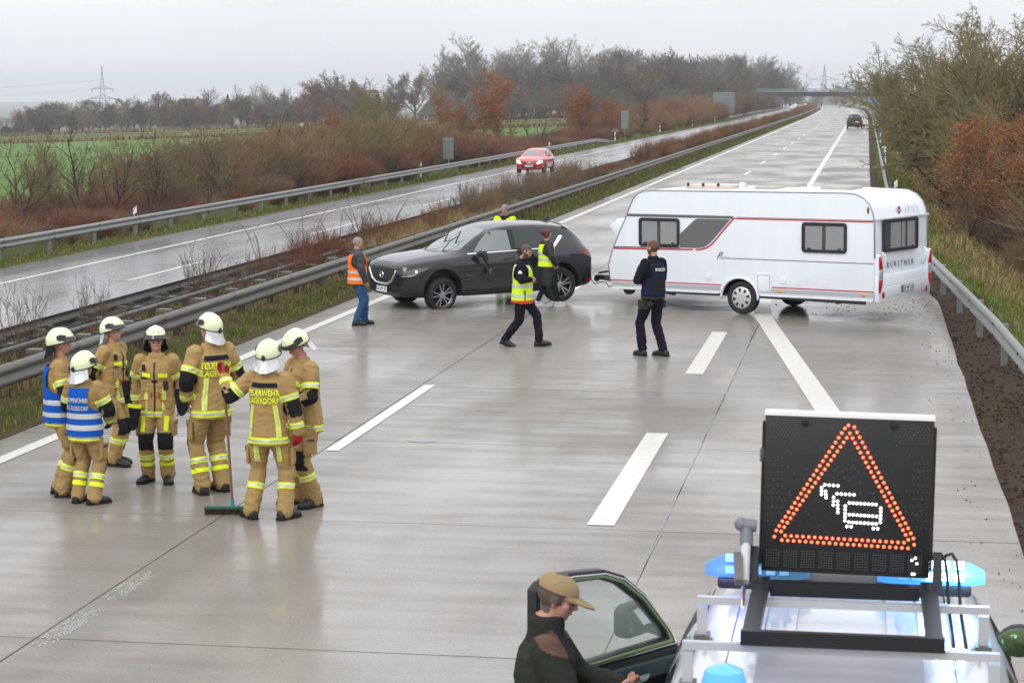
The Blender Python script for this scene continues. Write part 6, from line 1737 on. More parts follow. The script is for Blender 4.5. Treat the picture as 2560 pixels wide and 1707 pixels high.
# open driver's door, swung out beside the man
DHX, DHY, DA = 1.78, .93, R(29)
door = empty('front_door', (DHX, DHY, 0), math.pi - DA); door.parent = pv_; door.scale = (1.24, -1, 1)     # local x runs from hinge to free edge
DL = 1.10
DOUT = [(0.0, .45), (0.02, 1.20), (.10, 1.33), (.30, 1.58), (.48, 1.735), (.62, 1.80), (.85, 1.835), (1.05, 1.825), (1.10, 1.80), (DL, 1.30), (DL, .75), (.95, .45)]
WIN = [(.13, 1.30), (.16, 1.36), (.34, 1.565), (.50, 1.69), (.64, 1.75), (.86, 1.78), (1.03, 1.77), (1.045, 1.75), (1.045, 1.33), (.60, 1.315)]
def DM(y): return Matrix(((1, 0, 0, 0), (0, 0, 1, y), (0, 1, 0, 0), (0, 0, 0, 1)))
ring_o = [(0.02, 1.20)] + DOUT[2:10]; 
def frame_strip(outer, inner, y0, y1, m, name):
    n = len(outer); v = [(x, y0, z) for x, z in outer] + [(x, y1, z) for x, z in outer] + [(x, y1, z) for x, z in inner] + [(x, y0, z) for x, z in inner]
    f = []
    for k in range(n):
        k2 = (k + 1) % n
        for a in range(4): f.append((a * n + k, a * n + k2, ((a + 1) % 4) * n + k2, ((a + 1) % 4) * n + k))
    mb = MB().add(v, f); return link(name, bevelled(mb, .008, 2, name, m), door)
fo = [(.03, 1.24), (.10, 1.34), (.30, 1.59), (.47, 1.735), (.62, 1.80), (.86, 1.835), (1.06, 1.825), (DL, 1.79), (DL, 1.29), (.60, 1.27)]
frame_strip(fo, WIN, -.03, .035, M_trimb, 'window_frame')
fi = [(a * .82 + b * .18, c * .82 + d * .18) for (a, c), (b, d) in zip(WIN, fo)]
frame_strip([(a * .5 + b * .5, c * .5 + d * .5) for (a, c), (b, d) in zip(WIN, fo)], fi, -.042, -.02, mat('door_inner_green', (.16, .25, .10), .4), 'inner_frame')
frame_strip([(a * .3 + b * .7, c * .3 + d * .7) for (a, c), (b, d) in zip(WIN, fo)], [(a * .45 + b * .55, c * .45 + d * .55) for (a, c), (b, d) in zip(WIN, fo)], -.047, -.03, M_chrome, 'frame_chrome_strip')  # thin chrome strip around the inner window frame
M_dglass = mat('door_glass', (.45, .60, .52), .02, alpha=.22, spec=.9)
MB().prism(WIN, .006, DM(.0)).build('glass', M_dglass, door)
link('door_panel', bevelled(MB().prism([(0, .45), (.03, 1.24), (.60, 1.27), (DL, 1.29), (DL, .75), (.95, .45)], .07, DM(-.03)), .012, 2, 'door_panel', mat('door_trim_dark', (.022, .026, .028), .55)), door)
MB().prism([(.08, 1.20), (.62, 1.235), (1.06, 1.25), (1.06, 1.17), (.08, 1.12)], .04, DM(-.075)).build('door_top_roll', mat('door_trim_teal', (.05, .085, .085), .5), door)
MB().prism(rrect(.35, .85, .98, 1.06, .03), .05, DM(-.085)).build('arm_rest', M_trimb, door)
MB().prism(rrect(.58, .72, 1.08, 1.13, .02), .02, DM(-.065)).build('door_lever', mat('lever_grey', (.35, .36, .34), .4), door)
# door mirror on the outer face
mo = MB(); mm_ = link('mirror_housing', bevelled(MB().prism(rrect(-.115, .115, -.095, .095, .05), .10, Matrix.Translation((.19, .20, 1.40)) @ Matrix.Rotation(R(90), 4, 'X')), .025, 3, 'mirror_housing', M_trimb), door)
MB().prism(rrect(-.085, .085, -.07, .07, .035), .006, Matrix.Translation((.192, .0995, 1.403)) @ Matrix.Rotation(R(90), 4, 'X')).build('mirror_glass', mat('mirror_silver', (.75, .78, .78), .04, 1.0), mm_)
MB().bar((.06, .02, 1.30), (.14, .14, 1.36), .05, .05).build('mirror_arm', M_trimb, mm_)
# the far-side mirror
mo = MB().ball((1.50, -.94, 1.40), (.09, .12, .09), 12, 8).build('mirror_housing', M_trimb, pv_, smooth=True)
MB().ball((1.445, -.93, 1.40), (.05, .11, .08), 12, 8).build('mirror_glass', mat('mirror_green', (.06, .10, .04), .1, .5), mo, smooth=True)
# seats and cabin seen through the opening
MB().box(.15, .7, .25, .78, .5, .85).build('seat', M_trimb, pv_)
# blue light bar: two domes on a dark base
M_blue_dome = mat('blue_dome', (.05, .24, .40), .1, alpha=.62, spec=.8)
M_blue_lit = mat('blue_dome_lit', (.12, .45, .9), .12, emit=(.04, .3, 1.0), es=.45, alpha=.8)
M_flash = mat('blue_flash', (.8, .9, 1), .2, emit=(.55, .80, 1.0), es=14.0)
M_led_off = mat('led_cell', (.25, .55, .75), .2)
lb = empty('light_bar', (.16, 0, 1.975)); lb.parent = pv_
link('bar_base', bevelled(MB().box(-.13, .13, -.60, .60, -.01, .045), .015, 2, 'bar_base', M_trimb), lb)
for s, m_, nm in ((1, M_blue_dome, 'blue_dome'), (-1, M_blue_lit, 'blue_dome')):
    n = 12; rings = []
    for y, k in ((.16, .75), (.22, 1), (.45, 1.04), (.60, .92), (.665, .55)):
        rings.append([(-.125 * k * math.cos(math.pi * j / n) * 1.0, s * y, .046 + .09 * k * max(0, math.sin(math.pi * j / n)) ** .6) for j in range(n + 1)])
    mb = MB(); mb.loft(rings, cap=True); dm = mb.build(nm, m_, lb, smooth=40)
    for r_ in range(2):
        for c in range(5):
            MB().box(-.135 + .012 * r_ - .004, -.12 + .012 * r_, s * (.28 + .065 * c) - .022, s * (.28 + .065 * c) + .022, .07 + .055 * r_, .105 + .055 * r_).build('led_cell', M_flash if (s < 0 and c > 1) else M_led_off, dm)
fl_ = bpy.data.lights.new('blue_flash', 'POINT'); fl_.energy = 22; fl_.color = (.25, .55, 1.0); fl_.shadow_soft_size = .12
fo_ = bpy.data.objects.new('blue_flash', fl_); COL.objects.link(fo_); fo_.location = (PX + .62, 10.1, 2.2)
fl2 = bpy.data.lights.new('blue_flash', 'POINT'); fl2.energy = 5; fl2.color = (.22, .25, 1.0); fl2.shadow_soft_size = .12
fo2 = bpy.data.objects.new('blue_flash', fl2); COL.objects.link(fo2); fo2.location = (PX - .60, 10.1, 2.12)
bk = empty('beacon', (-1.93, .44, 1.95)); bk.parent = pv_
MB().lathe([(.10, 0), (.10, .03), (.09, .035)], 20).build('beacon_base', M_trimb, bk)
MB().lathe([(.088, .035), (.09, .10), (.075, .15), (.03, .17), (0, .172)], 20).build('beacon_dome', M_blue_lit, bk, smooth=40)
# rack of square tube
rk = empty('roof_rack', (0, 0, 0)); rk.parent = pv_
for x in (-.70, -1.50):
    mb = MB(); mb.box(x - .017, x + .017, -.64, .64, 2.066, 2.10); mb.build('cross_bar', M_rackw, rk)
    for s in (-1, 1):
        MB().box(x - .022, x + .022, s * .618 - .022, s * .618 + .022, 1.93, 2.059).build('rack_leg', M_rackw, rk); MB().box(x - .05, x + .05, s * .618 - .035, s * .618 + .035, 1.905, 1.93).build('foot_plate', M_galv_old, rk)
# tilting frame
sf_ = empty('sign_frame', (0, 0, 0)); sf_.parent = pv_
for y in (-.38, .36): MB().box(-1.52, -.52, y - .035, y + .035, 2.115, 2.16).build('frame_rail', M_dark, sf_)
for x in (-.62,): MB().box(x - .03, x + .03, -.339, .319, 2.10, 2.16).build('frame_bar', M_dark, sf_)
MB().box(-1.56, -1.522, -.42, .40, 2.105, 2.165).build('frame_bar', M_dark, sf_)
for y in (-.42, .40): MB().add([(-.62, y - .02, 2.15), (-.62, y + .02, 2.15), (-.45, y - .02, 2.15), (-.45, y + .02, 2.15), (-.48, y - .02, 2.29), (-.48, y + .02, 2.29)], [(0, 2, 4), (1, 5, 3), (0, 1, 3, 2), (2, 3, 5, 4), (4, 5, 1, 0)]).build('bracket', M_dark, sf_)
MB().bar((-.80, .45, 2.19), (-.60, .47, 2.27), .035, .035).build('strut', M_galv_old, sf_)
ac = MB(); ac.tube([(-.88, .43, 2.10), (-.70, .432, 2.17)], .009, 8); a1 = ac.build('actuator_rod', M_chrome, sf_)
MB().tube([(-.70, .432, 2.17), (-.52, .435, 2.31)], .021, 12).build('actuator_tube', mat('actuator_white', (.50, .51, .52), .35), a1)
mb = MB(); mb.tube([(-.52, .435, 2.30), (-.49, .435, 2.375)], .030, 12); mb.tube([(-.49, .39, 2.385), (-.49, .465, 2.39)], .030, 12); mb.ball((-.49, .46, 2.39), .033, 12, 8); mb.build('actuator_motor', mat('actuator_grey', (.16, .17, .19), .45), a1, smooth=40)
for dy in (-.42, -.47):
    MB().tube([(-.46, dy + .03, 2.25), (-.45, dy + .01, 2.27), (-.46, dy - .015, 2.28), (-.48, dy - .035, 2.25), (-.52, dy - .045, 2.18), (-.66, dy - .05, 2.06), (-.85, dy - .06, 2.0), (-1.0, dy - .06, 1.99)], .008, 7).build('cable', M_dark, sf_, smooth=True)
# the LED board
BW, BH = .755, .715
bd = empty('warning_board', (-.47, -.008, 2.168)); bd.parent = pv_; bd.rotation_euler = (0, R(2), -R(90))
bd.rotation_euler = (R(-2), R(.8), R(-90))
link('housing', bevelled(MB().box(-BW / 2, BW / 2, .0, .09, 0, BH), .006, 2, 'housing', mat('board_black', (.012, .012, .013), .45)), bd)
MB().box(-BW / 2 - .002, BW / 2 + .002, -.004, .095, BH + .001, BH + .018).build('top_trim', M_white, bd)
for s in (-1, 1): MB().box(s * (BW / 2 + .007) - .005, s * (BW / 2 + .007) + .005, .01, .06, .03, BH - .03).build('side_trim', M_dark, bd)
MB().box(-BW / 2 - .02, -BW / 2 - .001, .01, .05, .50, .56).build('clip', M_galv_old, bd)
def dots(name, pts, r, m, depth=.004, n=8):
    mb = MB()
    for u, v in pts:
        x, z = (u - .5) * BW, (1 - v) * BH
        vv = [(x + r * math.cos(2 * math.pi * k / n), -depth, z + r * math.sin(2 * math.pi * k / n)) for k in range(n)]
        mb.add(vv + [(x, -depth - r * .5, z)], [(k, (k + 1) % n, n) for k in range(n)])
    o = mb.build(name, m, bd); o['kind'] = 'stuff'; return o
def along(P, step):
    out = []
    for a, b in zip(P[:-1], P[1:]):
        L = math.dist(a, b); k = max(1, round(L / step))
        out += [(a[0] + (b[0] - a[0]) * i / k, a[1] + (b[1] - a[1]) * i / k) for i in range(k)]
    return out
M_led_red = mat('led_red', (.9, .2, .1), .3, emit=(1.0, .05, .016), es=2.4); M_led_core = mat('led_core', (1, .6, .2), .3, emit=(1.0, .30, .05), es=2.2); M_led_white = mat('led_white', (1, 1, 1), .3, emit=(1, .95, .97), es=2.6)
T1 = [(.475, .065), (.495, .045), (.53, .055), (.90, .745), (.905, .785), (.87, .81), (.12, .795), (.075, .775), (.085, .735), (.475, .065)]
T2 = [(.505, .095), (.87, .755), (.845, .775), (.14, .765), (.115, .74), (.505, .095)]
red_pts = along(T1, .035) + along(T2, .035)
dots('lit_leds', red_pts, .0078, M_led_red); dots('lit_led_cores', red_pts, .0034, M_led_core, .0088)
wp = along([(.366, .429), (.47, .432)], .024) + along([(.348, .448), (.348, .512)], .023) + along([(.372, .47), (.378, .53)], .024) + along([(.44, .482), (.566, .485)], .023) + along([(.421, .506), (.421, .580)], .024) + along([(.445, .53), (.45, .625)], .024)
wp += along([(.515, .537), (.695, .541)], .0235) + along([(.492, .558), (.492, .675)], .024) + along([(.702, .562), (.702, .675)], .024) + along([(.517, .612), (.70, .616)], .0235) + along([(.517, .660), (.70, .664)], .0235) + [(.505, .688), (.53, .688), (.662, .694), (.687, .694)]
dots('lit_white_leds', wp, .0068, M_led_white)
rg = random.Random(9); un = []
for a0 in range(12): un += [(.06 + .030 * (a0 % 6), .30 + .045 * k) for k in range(9)][:0]
for k in range(420):
    u, v = rg.uniform(.05, .95), rg.uniform(.06, .82)
    inside = v < .70 and abs(u - .5) < (v - .12) * .52
    if rg.random() < (.9 if inside else .35): un.append((u, v))
un += [(.03 + .027 * i, .27 + .045 * j) for i in range(4) for j in range(10)] + [(.89 + .027 * i, .27 + .045 * j) for i in range(4) for j in range(10)]
for c in range(9):
    for i in range(6):
        for j in range(7): un.append((.03 + .106 * c + .0145 * i, .862 + .0165 * j))
for s in (0, 1):
    for i in range(9):
        for j in range(7): un.append((.03 + s * .77 + .02 * i + .01 * (j % 2), .035 + .018 * j))
dots('unlit_leds', un, .0035, mat('led_off', (.06, .06, .065), .3), .002, 6)
dots('lit_white_leds', [(.895, .885), (.915, .87), (.925, .905), (.90, .972), (.912, .972)], .006, M_led_white)
for x in (-.20, .20): MB().lathe([(.016, 0), (.016, .012), (.0, .014)], 10, Matrix.Translation((x, -.001, BH - .025)) @ Matrix.Rotation(R(90), 4, 'X')).build('bolt', M_dark, bd)
# ------------------------------------------------------------------ people
def cloth(name, c, rough=.85, bump=.55, bs=9, v=.06, **kw): return mat(name, c, rough, var=v, vscale=7, bump=bump, bscale=bs, stretch=(1, 1, .55), **kw)
M_skin = mat('skin', (.46, .235, .165), .5, var=.05, vscale=20)
M_tan = cloth('tan_fire_cloth', (.36, .24, .10), bump=.9, bs=15, v=.10, rnd=.07)
M_yel = mat('fluorescent_yellow', (.74, .88, .02), .6)
M_sil = mat('silver_reflective', (.55, .57, .56), .35, .25)
M_blk = cloth('black_cloth', (.016, .016, .018))
M_boot = mat('black_boot', (.016, .016, .017), .5, bump=.3, bscale=40)
M_sole = mat('boot_sole', (.02, .02, .02), .8)
M_navy = cloth('navy_cloth', (.0095, .0105, .0165))
M_bluev = cloth('blue_vest', (.008, .085, .42), bump=.35)
M_orange = cloth('orange_vest', (.85, .17, .02), bump=.4)
M_hivis = cloth('hi_vis_yellow', (.62, .85, .02), bump=.4)
M_jean = cloth('blue_jeans', (.028, .075, .17))
M_puff = cloth('dark_puffer', (.035, .037, .042), .5, bump=.9, bs=5)
M_olive = cloth('dark_olive_knit', (.030, .032, .027), .95, bump=.5, bs=60)
M_bpatch = cloth('brown_patch', (.11, .068, .048))
M_helm = mat('luminous_helmet', (.72, .78, .50), .28, coat=.5)
M_alu = mat('aluminised_cloth', (.62, .64, .65), .32, .7, bump=.5, bscale=14)
M_hair = mat('brown_hair', (.10, .055, .03), .7, bump=.6, bscale=60)
M_hair_red = mat('auburn_hair', (.10, .025, .018), .6, bump=.6, bscale=60)
M_hair_grey = mat('grey_hair', (.25, .23, .21), .7, bump=.6, bscale=60)
M_stub = mat('cropped_hair', (.11, .085, .07), .8)
M_eye = mat('eye_dark', (.02, .015, .012), .3)
M_lip = mat('lips', (.30, .10, .085), .5)
M_glove_r = cloth('red_glove', (.32, .012, .014)); M_glove_b = cloth('black_glove', (.014, .015, .016))
M_visor = mat('visor', (.03, .032, .035), .08, spec=.9)
M_wtext = mat('white_print', (.72, .74, .76), .5)
M_tag = mat('dark_tag', (.02, .02, .045), .6); M_redtab = mat('red_tab', (.55, .05, .015), .5)

def ell(c, X, Y, rx, ry, n=14): return [c + X * rx * math.cos(2 * math.pi * k / n) + Y * ry * math.sin(2 * math.pi * k / n) for k in range(n)]
def ik(a, b, l1, l2, hint):
    d = b - a; D = min(d.length, (l1 + l2) * .995); u = d.normalized(); D = max(D, abs(l1 - l2) + .01)
    x = (l1 * l1 - l2 * l2 + D * D) / (2 * D); h = math.sqrt(max(0, l1 * l1 - x * x))
    hv = hint - u * hint.dot(u); hv = hv.normalized() if hv.length > 1e-5 else u.orthogonal().normalized()
    return a + u * x + hv * h, a + u * D
def limb(mb, pts, rad, n=12, sub=3):
    P = []; Rr = []
    for i in range(len(pts) - 1):
        for k in range(sub):
            t = k / sub; P.append(pts[i].lerp(pts[i + 1], t)); Rr.append(rad[i] * (1 - t) + rad[i + 1] * t)
    P.append(pts[-1]); Rr.append(rad[-1])
    mb.tube(P, Rr, n)
    for p, r in zip(pts, rad): mb.ball(p, r * .985, 12, 8)
def remesh(mb, vox, sm, m, name):
    me = mb.mesh(name, m)
    bm = bmesh.new(); bm.from_mesh(me); bmesh.ops.recalc_face_normals(bm, faces=bm.faces); bm.to_mesh(me); bm.free()
    out = applied(me, [('REMESH', dict(mode='VOXEL', voxel_size=vox)), ('SMOOTH', dict(factor=.5, iterations=sm))])
    bpy.data.meshes.remove(me)
    out.materials.clear(); out.materials.append(m); out.polygons.foreach_set('use_smooth', [True] * len(out.polygons)); out.name = name
    return out
def crease(me, amp, seed):
    """folds and sags of cloth"""
    n = len(me.vertices); co = np.empty(n * 3, dtype=np.float32); me.vertices.foreach_get('co', co); co = co.reshape(-1, 3)
    no = np.empty(n * 3, dtype=np.float32); me.vertex_normals.foreach_get('vector', no); no = no.reshape(-1, 3)
    for i in range(n):
        x, y, z = co[i]; w = mnoise.noise(Vector((x * 4 + seed, y * 4, z * 5))) * 1.2
        f = 1 - 2 * abs(mnoise.noise(Vector((x * 7 + w, y * 7 + seed, z * 15 + w)))); co[i] += no[i] * amp * (f * .75 + w * .6 - .35)
    me.vertices.foreach_set('co', co.ravel()); me.update()
def over(me, name, m, parent, planes, filt=None, off=.006):
    """a shell cut out of a garment's surface: planes (point, normal) keep the side opposite the normal"""
    bm = bmesh.new(); bm.from_mesh(me)
    if filt: bmesh.ops.delete(bm, geom=[f for f in bm.faces if not filt(f.calc_center_median(), f.normal)], context='FACES')
    for co, no in planes:
        bmesh.ops.bisect_plane(bm, geom=list(bm.verts) + list(bm.edges) + list(bm.faces), plane_co=co, plane_no=no, clear_outer=True)
    if not bm.faces: bm.free(); return None
    bm.normal_update()
    for v, nn in [(v, v.normal.copy()) for v in bm.verts]: v.co += nn * off
    o = bpy.data.meshes.new(name); bm.to_mesh(o); bm.free()
    o.materials.clear(); o.materials.append(m); o.polygons.foreach_set('use_smooth', [True] * len(o.polygons))
    return link(name, o, parent)

def hand_geo(mb, w, d, pn, side, curl, k=1.0):
    """wrist w, direction d along the hand, pn palm normal"""
    d = d.normalized(); pn = (pn - d * pn.dot(d)).normalized(); s = d.cross(pn) * side
    c = w + d * .05 * k
    rings = [ell(w + d * t * k, s, pn, a * k, b * k, 10) for t, a, b in ((-.01, .026, .022), (.02, .034, .02), (.06, .042, .018), (.09, .042, .016), (.10, .036, .013))]
    mb.loft(rings)
    for i, (o, L, r) in enumerate(((.030, .075, .0092), (.010, .085, .0095), (-.011, .080, .0092), (-.031, .062, .0082))):
        b = w + (d * .092 + s * o) * k; dd = d.copy(); pts = [b - d * .015]
        for j, f in enumerate((.45, .32, .28)):
            a = curl * (.5 + .3 * j); dd = (dd * math.cos(a) + pn * math.sin(a)).normalized(); pts.append(pts[-1] + dd * L * f * k * 1.15)
        mb.tube(pts, [r * k * 1.05, r * k, r * k * .95, r * k * .8], 8); mb.ball(pts[-1], r * k * .8, 8, 5)
    b = w + (d * .03 + s * .032) * k; dd = (d * .75 + s * .6 + pn * .25).normalized(); p2 = b + dd * .045 * k; p3 = p2 + (d * .9 + s * .05 + pn * (.3 + .3 * curl)).normalized() * .042 * k
    mb.tube([b - dd * .02, b, p2, p3], [.014 * k, .0135 * k, .0115 * k, .009 * k], 8); mb.ball(p3, .009 * k, 8, 5)

HELM = {}
def helmet_mesh():
    def pt(ph, th, g=0.0):
        a, b, c = .126 + g, .156 + g, .146 + g
        s, cc = math.sin(th), math.cos(th)
        rdg = .010 * math.exp(-(math.sin(ph) * s / .16) ** 2) * max(0, 1 - abs(th - .5))
        return Vector((a * s * math.sin(ph), b * s * math.cos(ph) - .008, c * cc + .035 + rdg))
    def rim(ph): f = (1 - math.cos(ph)) / 2; return R(84 + 26 * f ** 1.2)
    n = 40; rows = 12; V = []; F = []
    for i in range(rows + 1):
        for k in range(n):
            ph = 2 * math.pi * k / n; V.append(pt(ph, max(.02, rim(ph) * i / rows)))
    for i in range(rows):
        for k in range(n): F.append((i * n + k, (i + 1) * n + k, (i + 1) * n + (k + 1) % n, i * n + (k + 1) % n))
    shell = MB().add(V, F); shell.add([V[k] for k in range(n)], [tuple(range(n))])
    HELM['shell'] = shell.mesh('helmet_shell', M_helm, True)
    rp_ = [pt(2 * math.pi * k / n, rim(2 * math.pi * k / n), .001) for k in range(n + 1)]
    HELM['rim'] = MB().tube(rp_, .007, 6, cap=False).mesh('helmet_rim', M_trimb, True)
    for s in (-1, 1):
        v = [pt(s * R(a), R(t), .012) for a, t in ((62, 62), (88, 58), (104, 66), (98, 82), (70, 84))]; HELM['vent%d' % s] = MB().add(v, [(0, 1, 2, 3, 4)]).mesh('helmet_vent', M_trimb)
    v = []; f = []
    for k in range(13):
        ph = R(-72 + 12 * k); v += [pt(ph, R(68), .008), pt(ph, rim(ph) - R(1), .012)]
        if k: f.append((2 * k - 2, 2 * k - 1, 2 * k + 1, 2 * k))
    HELM['visor'] = MB().add(v, f).mesh('helmet_visor', M_visor, True)
    mb = MB(); mb.ball(pt(math.pi, rim(math.pi) - .12, .004), (.022, .014, .03), 10, 6); HELM['knob'] = mb.mesh('helmet_knob', M_trimb, True)
    v = []; f = []
    m = 15
    for j, (dz, fl) in enumerate(((0, .0), (-.05, .006), (-.10, .016), (-.14, .028))):
        for k in range(m):
            ph = R(112 + (136) * k / (m - 1)); p = pt(ph, rim(ph), .002); q = Vector((p.x, p.y + .008, 0)).normalized()
            wv = .008 * math.sin(k * 2.1 + j); edge = abs(k / (m - 1) - .5) * 2
            v.append(p + q * (fl + wv * j / 3) + Vector((0, 0, dz * (1 - .25 * edge ** 2))))
    for j in range(3):
        for k in range(m - 1): f.append((j * m + k, (j + 1) * m + k, (j + 1) * m + k + 1, j * m + k + 1))
    HELM['flap'] = MB().add(v, f).mesh('neck_flap', M_alu, True)
    HELM['flap_dark'] = HELM['flap'].copy(); HELM['flap_dark'].materials[0] = M_blk
    v = [pt(R(a), R(t), .004) for a, t in ((-16, 50), (16, 50), (20, 74), (-20, 74))]; HELM['front_plate'] = MB().add(v, [(3, 2, 1, 0)]).mesh('front_plate', M_trimb)
helmet_mesh()
def add_helmet(root, M, kind):
    h = link('helmet', HELM['shell'], root); h.matrix_local = M
    for nm in ('rim', 'vent1', 'vent-1', 'visor', 'knob', 'front_plate') + (('flap',) if kind == 'silver' else ('flap_dark',)):
        link(HELM[nm].name.split('.')[0], HELM[nm], h)
    return h

def person(X, Y, face, H, label, outfit, group=None, feet=None, hands=None, hints=None, lean=0, twist=0, head=(0, 0), curl=.5, palm=None, pel=(0, 0), drop=0.0, z0=0.0, bulk=1.0, hem=None, hair=None, hood=0, low=False, cloth_arm=None, bodyk=1.0):
    """face: turn about z (0 looks along +Y, 180 looks at the camera); positions in the person's own frame: x right, y forward"""
    root = empty('person', (X, Y, z0), R(face), label, 'person', group)
    k = H / 1.80; A = outfit
    V3 = lambda x, y, z: Vector((x * k, y * k, z * k))
    feet = feet or [(.11, 0, 8), (-.11, 0, -8)]
    pelv = V3(pel[0], pel[1], .94 - drop)
    up = Vector((0, math.sin(R(lean)), math.cos(R(lean)))); ct, stt = math.cos(R(twist)), math.sin(R(twist))
    sx = Vector((ct, stt, 0)); sy = (up.cross(sx)).normalized()              # shoulder axes
    chest = pelv + up * .40 * k; neck = pelv + up * .585 * k
    hc = neck + up * .065 * k + Vector((0, .02 * k, 0)) + Vector((0, 0, .085 * k)) + sy * (.03 * k * (1 if head[1] < -15 else 0))
    Mh = Matrix.Translation(hc) @ Matrix.Rotation(R(head[0]), 4, 'Z') @ Matrix.Rotation(R(head[1]), 4, 'X')
    hs = k * 1.0
    # joints
    hip = [pelv + Vector((.095 * k * s, 0, -.02 * k)) for s in (1, -1)]
    ank = []; knee = []
    for i, (fx, fy, fyaw, *ex) in enumerate(feet):
        lift = ex[0] if ex else 0
        a = V3(fx, fy, .095 + lift); kn, a2 = ik(hip[i], a, .435 * k, .43 * k, Vector((.10 * (1, -1)[i], 1, 0))); ank.append(a); knee.append(kn)
    sh = [chest + up * .11 * k + sx * .185 * k * s * bodyk for s in (1, -1)]
    hands = hands or [(.24, .05, .80), (-.24, .05, .80)]
    hints = hints or [(.5, -1, -.2), (-.5, -1, -.2)]
    elb = []; wri = []
    for i in range(2):
        e, w = ik(sh[i], V3(*hands[i]), .295 * k, .265 * k, Vector(hints[i])); elb.append(e); wri.append(w)
    # ---- body
    mb = MB()
    TR = [(0, .155, .105), (.10, .150, .105), (.22, .150, .108), (.36, .165, .118), (.47, .165, .108), (.54, .10, .080), (.585, .062, .062), (.66, .056, .058)]
    mb.loft([ell(pelv + up * t * k, (Vector((1, 0, 0)).lerp(sx, min(1, t / .4))).normalized(), sy, w * k * bodyk, d * k) for t, w, d in [(-.06, .13, .09)] + TR])
    for i, s in enumerate((1, -1)):
        limb(mb, [hip[i], knee[i], ank[i]], [.085 * k, .058 * k, .042 * k]); limb(mb, [sh[i], elb[i], wri[i]], [.052 * k, .042 * k, .028 * k])
        pn = Vector(palm[i]) if palm else Vector((-s, .2, 0)); hd = (wri[i] - elb[i]).normalized()
        hand_geo(mb, wri[i], hd, pn, s * -1, curl, k)
        fy = R(feet[i][2]); fd = Vector((math.sin(fy), math.cos(fy), 0)); mb.tube([ank[i], ank[i] + fd * .06 * k - Vector((0, 0, .03 * k)), ank[i] + fd * .11 * k - Vector((0, 0, .045 * k))], [.036 * k, .028 * k, .020 * k], 8)
    if not low:
        def hp(x, y, z): return Mh @ Vector((x * hs, y * hs, z * hs))
        def hball(c, r): 
            b0 = len(mb.v); mb.ball((0, 0, 0), r, 16, 10)
            for j in range(b0, len(mb.v)): q = mb.v[j]; mb.v[j] = tuple(hp(q[0] + c[0], q[1] + c[1], q[2] + c[2]))
        hball((0, -.012, .028), (.077, .098, .090)); hball((0, .022, -.035), (.062, .068, .078)); hball((0, .050, -.078), (.032, .034, .028)); hball((0, .073, .018), (.052, .022, .018))
        mb.tube([hp(0, .083, .022), hp(0, .099, -.008), hp(0, .106, -.022), hp(0, .088, -.030)], [.007 * hs, .010 * hs, .013 * hs, .009 * hs], 8)
        hball((0, .082, -.052), (.024, .012, .009)); hball((.042, .055, -.020), (.022, .022, .02)); hball((-.042, .055, -.020), (.022, .022, .02))
        for s in (-1, 1): hball((s * .078, -.008, -.012), (.010, .020, .032))
        mb.tube([neck + up * .01, hc + Vector((0, -.01 * k, -.03 * k))], [.058 * k, .054 * k], 12)
    else: mb.ball(hc, (.08 * k, .095 * k, .115 * k), 12, 9)
    body = remesh(mb, .016 if low else .0085, 2, M_skin, 'body'); link('body', body, root)
    if not low:
        for s in (-1, 1):
            e = link('eye', MB().ball((0, 0, 0), (.010, .005, .006), 10, 6).mesh('eye', M_eye, True), root); e.matrix_local = Mh @ Matrix.Translation(Vector((s * .030, .083, .0)) * hs)
            b = link('eyebrow', MB().bar((-.016, 0, 0), (.016, 0, .002), .006, .005).mesh('eyebrow', M_hair), root); b.matrix_local = Mh @ Matrix.Translation(Vector((s * .031, .092, .020)) * hs)
        mo = link('mouth', MB().ball((0, 0, 0), (.020, .004, .004), 10, 5).mesh('mouth', M_lip, True), root); mo.matrix_local = Mh @ Matrix.Translation(Vector((0, .092, -.055)) * hs)
    # ---- trousers
    lb_ = A.get('leg_bulk', .020)
    mb = MB()
    mb.loft([ell(pelv + up * t * k, Vector((1, 0, 0)), sy, w * k * bodyk, d * k) for t, w, d in ((-.10, .15, .115), (-.03, .172 + lb_ * .4, .128), (.06, .165 + lb_ * .3, .122), (.15, .155, .115))])
    for i in range(2):
        hem_pt = ank[i].lerp(knee[i], A.get('leg_end', .10))
        limb(mb, [hip[i], hip[i].lerp(knee[i], .5), knee[i], knee[i].lerp(ank[i], .5), hem_pt], [(.090 + lb_) * k, (.080 + lb_) * k, (.062 + lb_) * k, (.058 + lb_ * 1.15) * k, (.054 + lb_ * 1.25) * k])
    trou = remesh(mb, .020 if low else .0125, 3, A['trousers'], 'trousers'); low or crease(trou, A.get('fold', .013) * k, X * 3.1); link('trousers', trou, root)
    # ---- jacket
    jb = A.get('bulk', .030); hemz = A.get('hem', -.16)
    mb = MB()
    rings = [(hemz, .175, .130), (hemz + .06, .177, .132), (-.02, .172, .125), (.10, .160, .118), (.22, .160, .118), (.36, .172, .128), (.46, .170, .116), (.52, .115, .092), (.57, .078, .076), (A.get('collar', .615), .074, .074)]
    mb.loft([ell(pelv + (up * t if t > -.02 else up * -.02 + Vector((0, 0, t + .02))) * k, (Vector((1, 0, 0)).lerp(sx, min(1, max(0, t) / .4))).normalized(), sy, (w + jb * (1 if t < .5 else .5)) * k * bodyk, (d + jb * .9 * (1 if t < .5 else .5)) * k, 18) for t, w, d in rings])
    if A.get('sleeves', True):
        for i in range(2):
            limb(mb, [sh[i], sh[i].lerp(elb[i], .5), elb[i], elb[i].lerp(wri[i], .5), elb[i].lerp(wri[i], .96)], [(.056 + jb) * k, (.054 + jb * .9) * k, (.046 + jb * .85) * k, (.042 + jb * .8) * k, (.036 + jb * .7) * k])
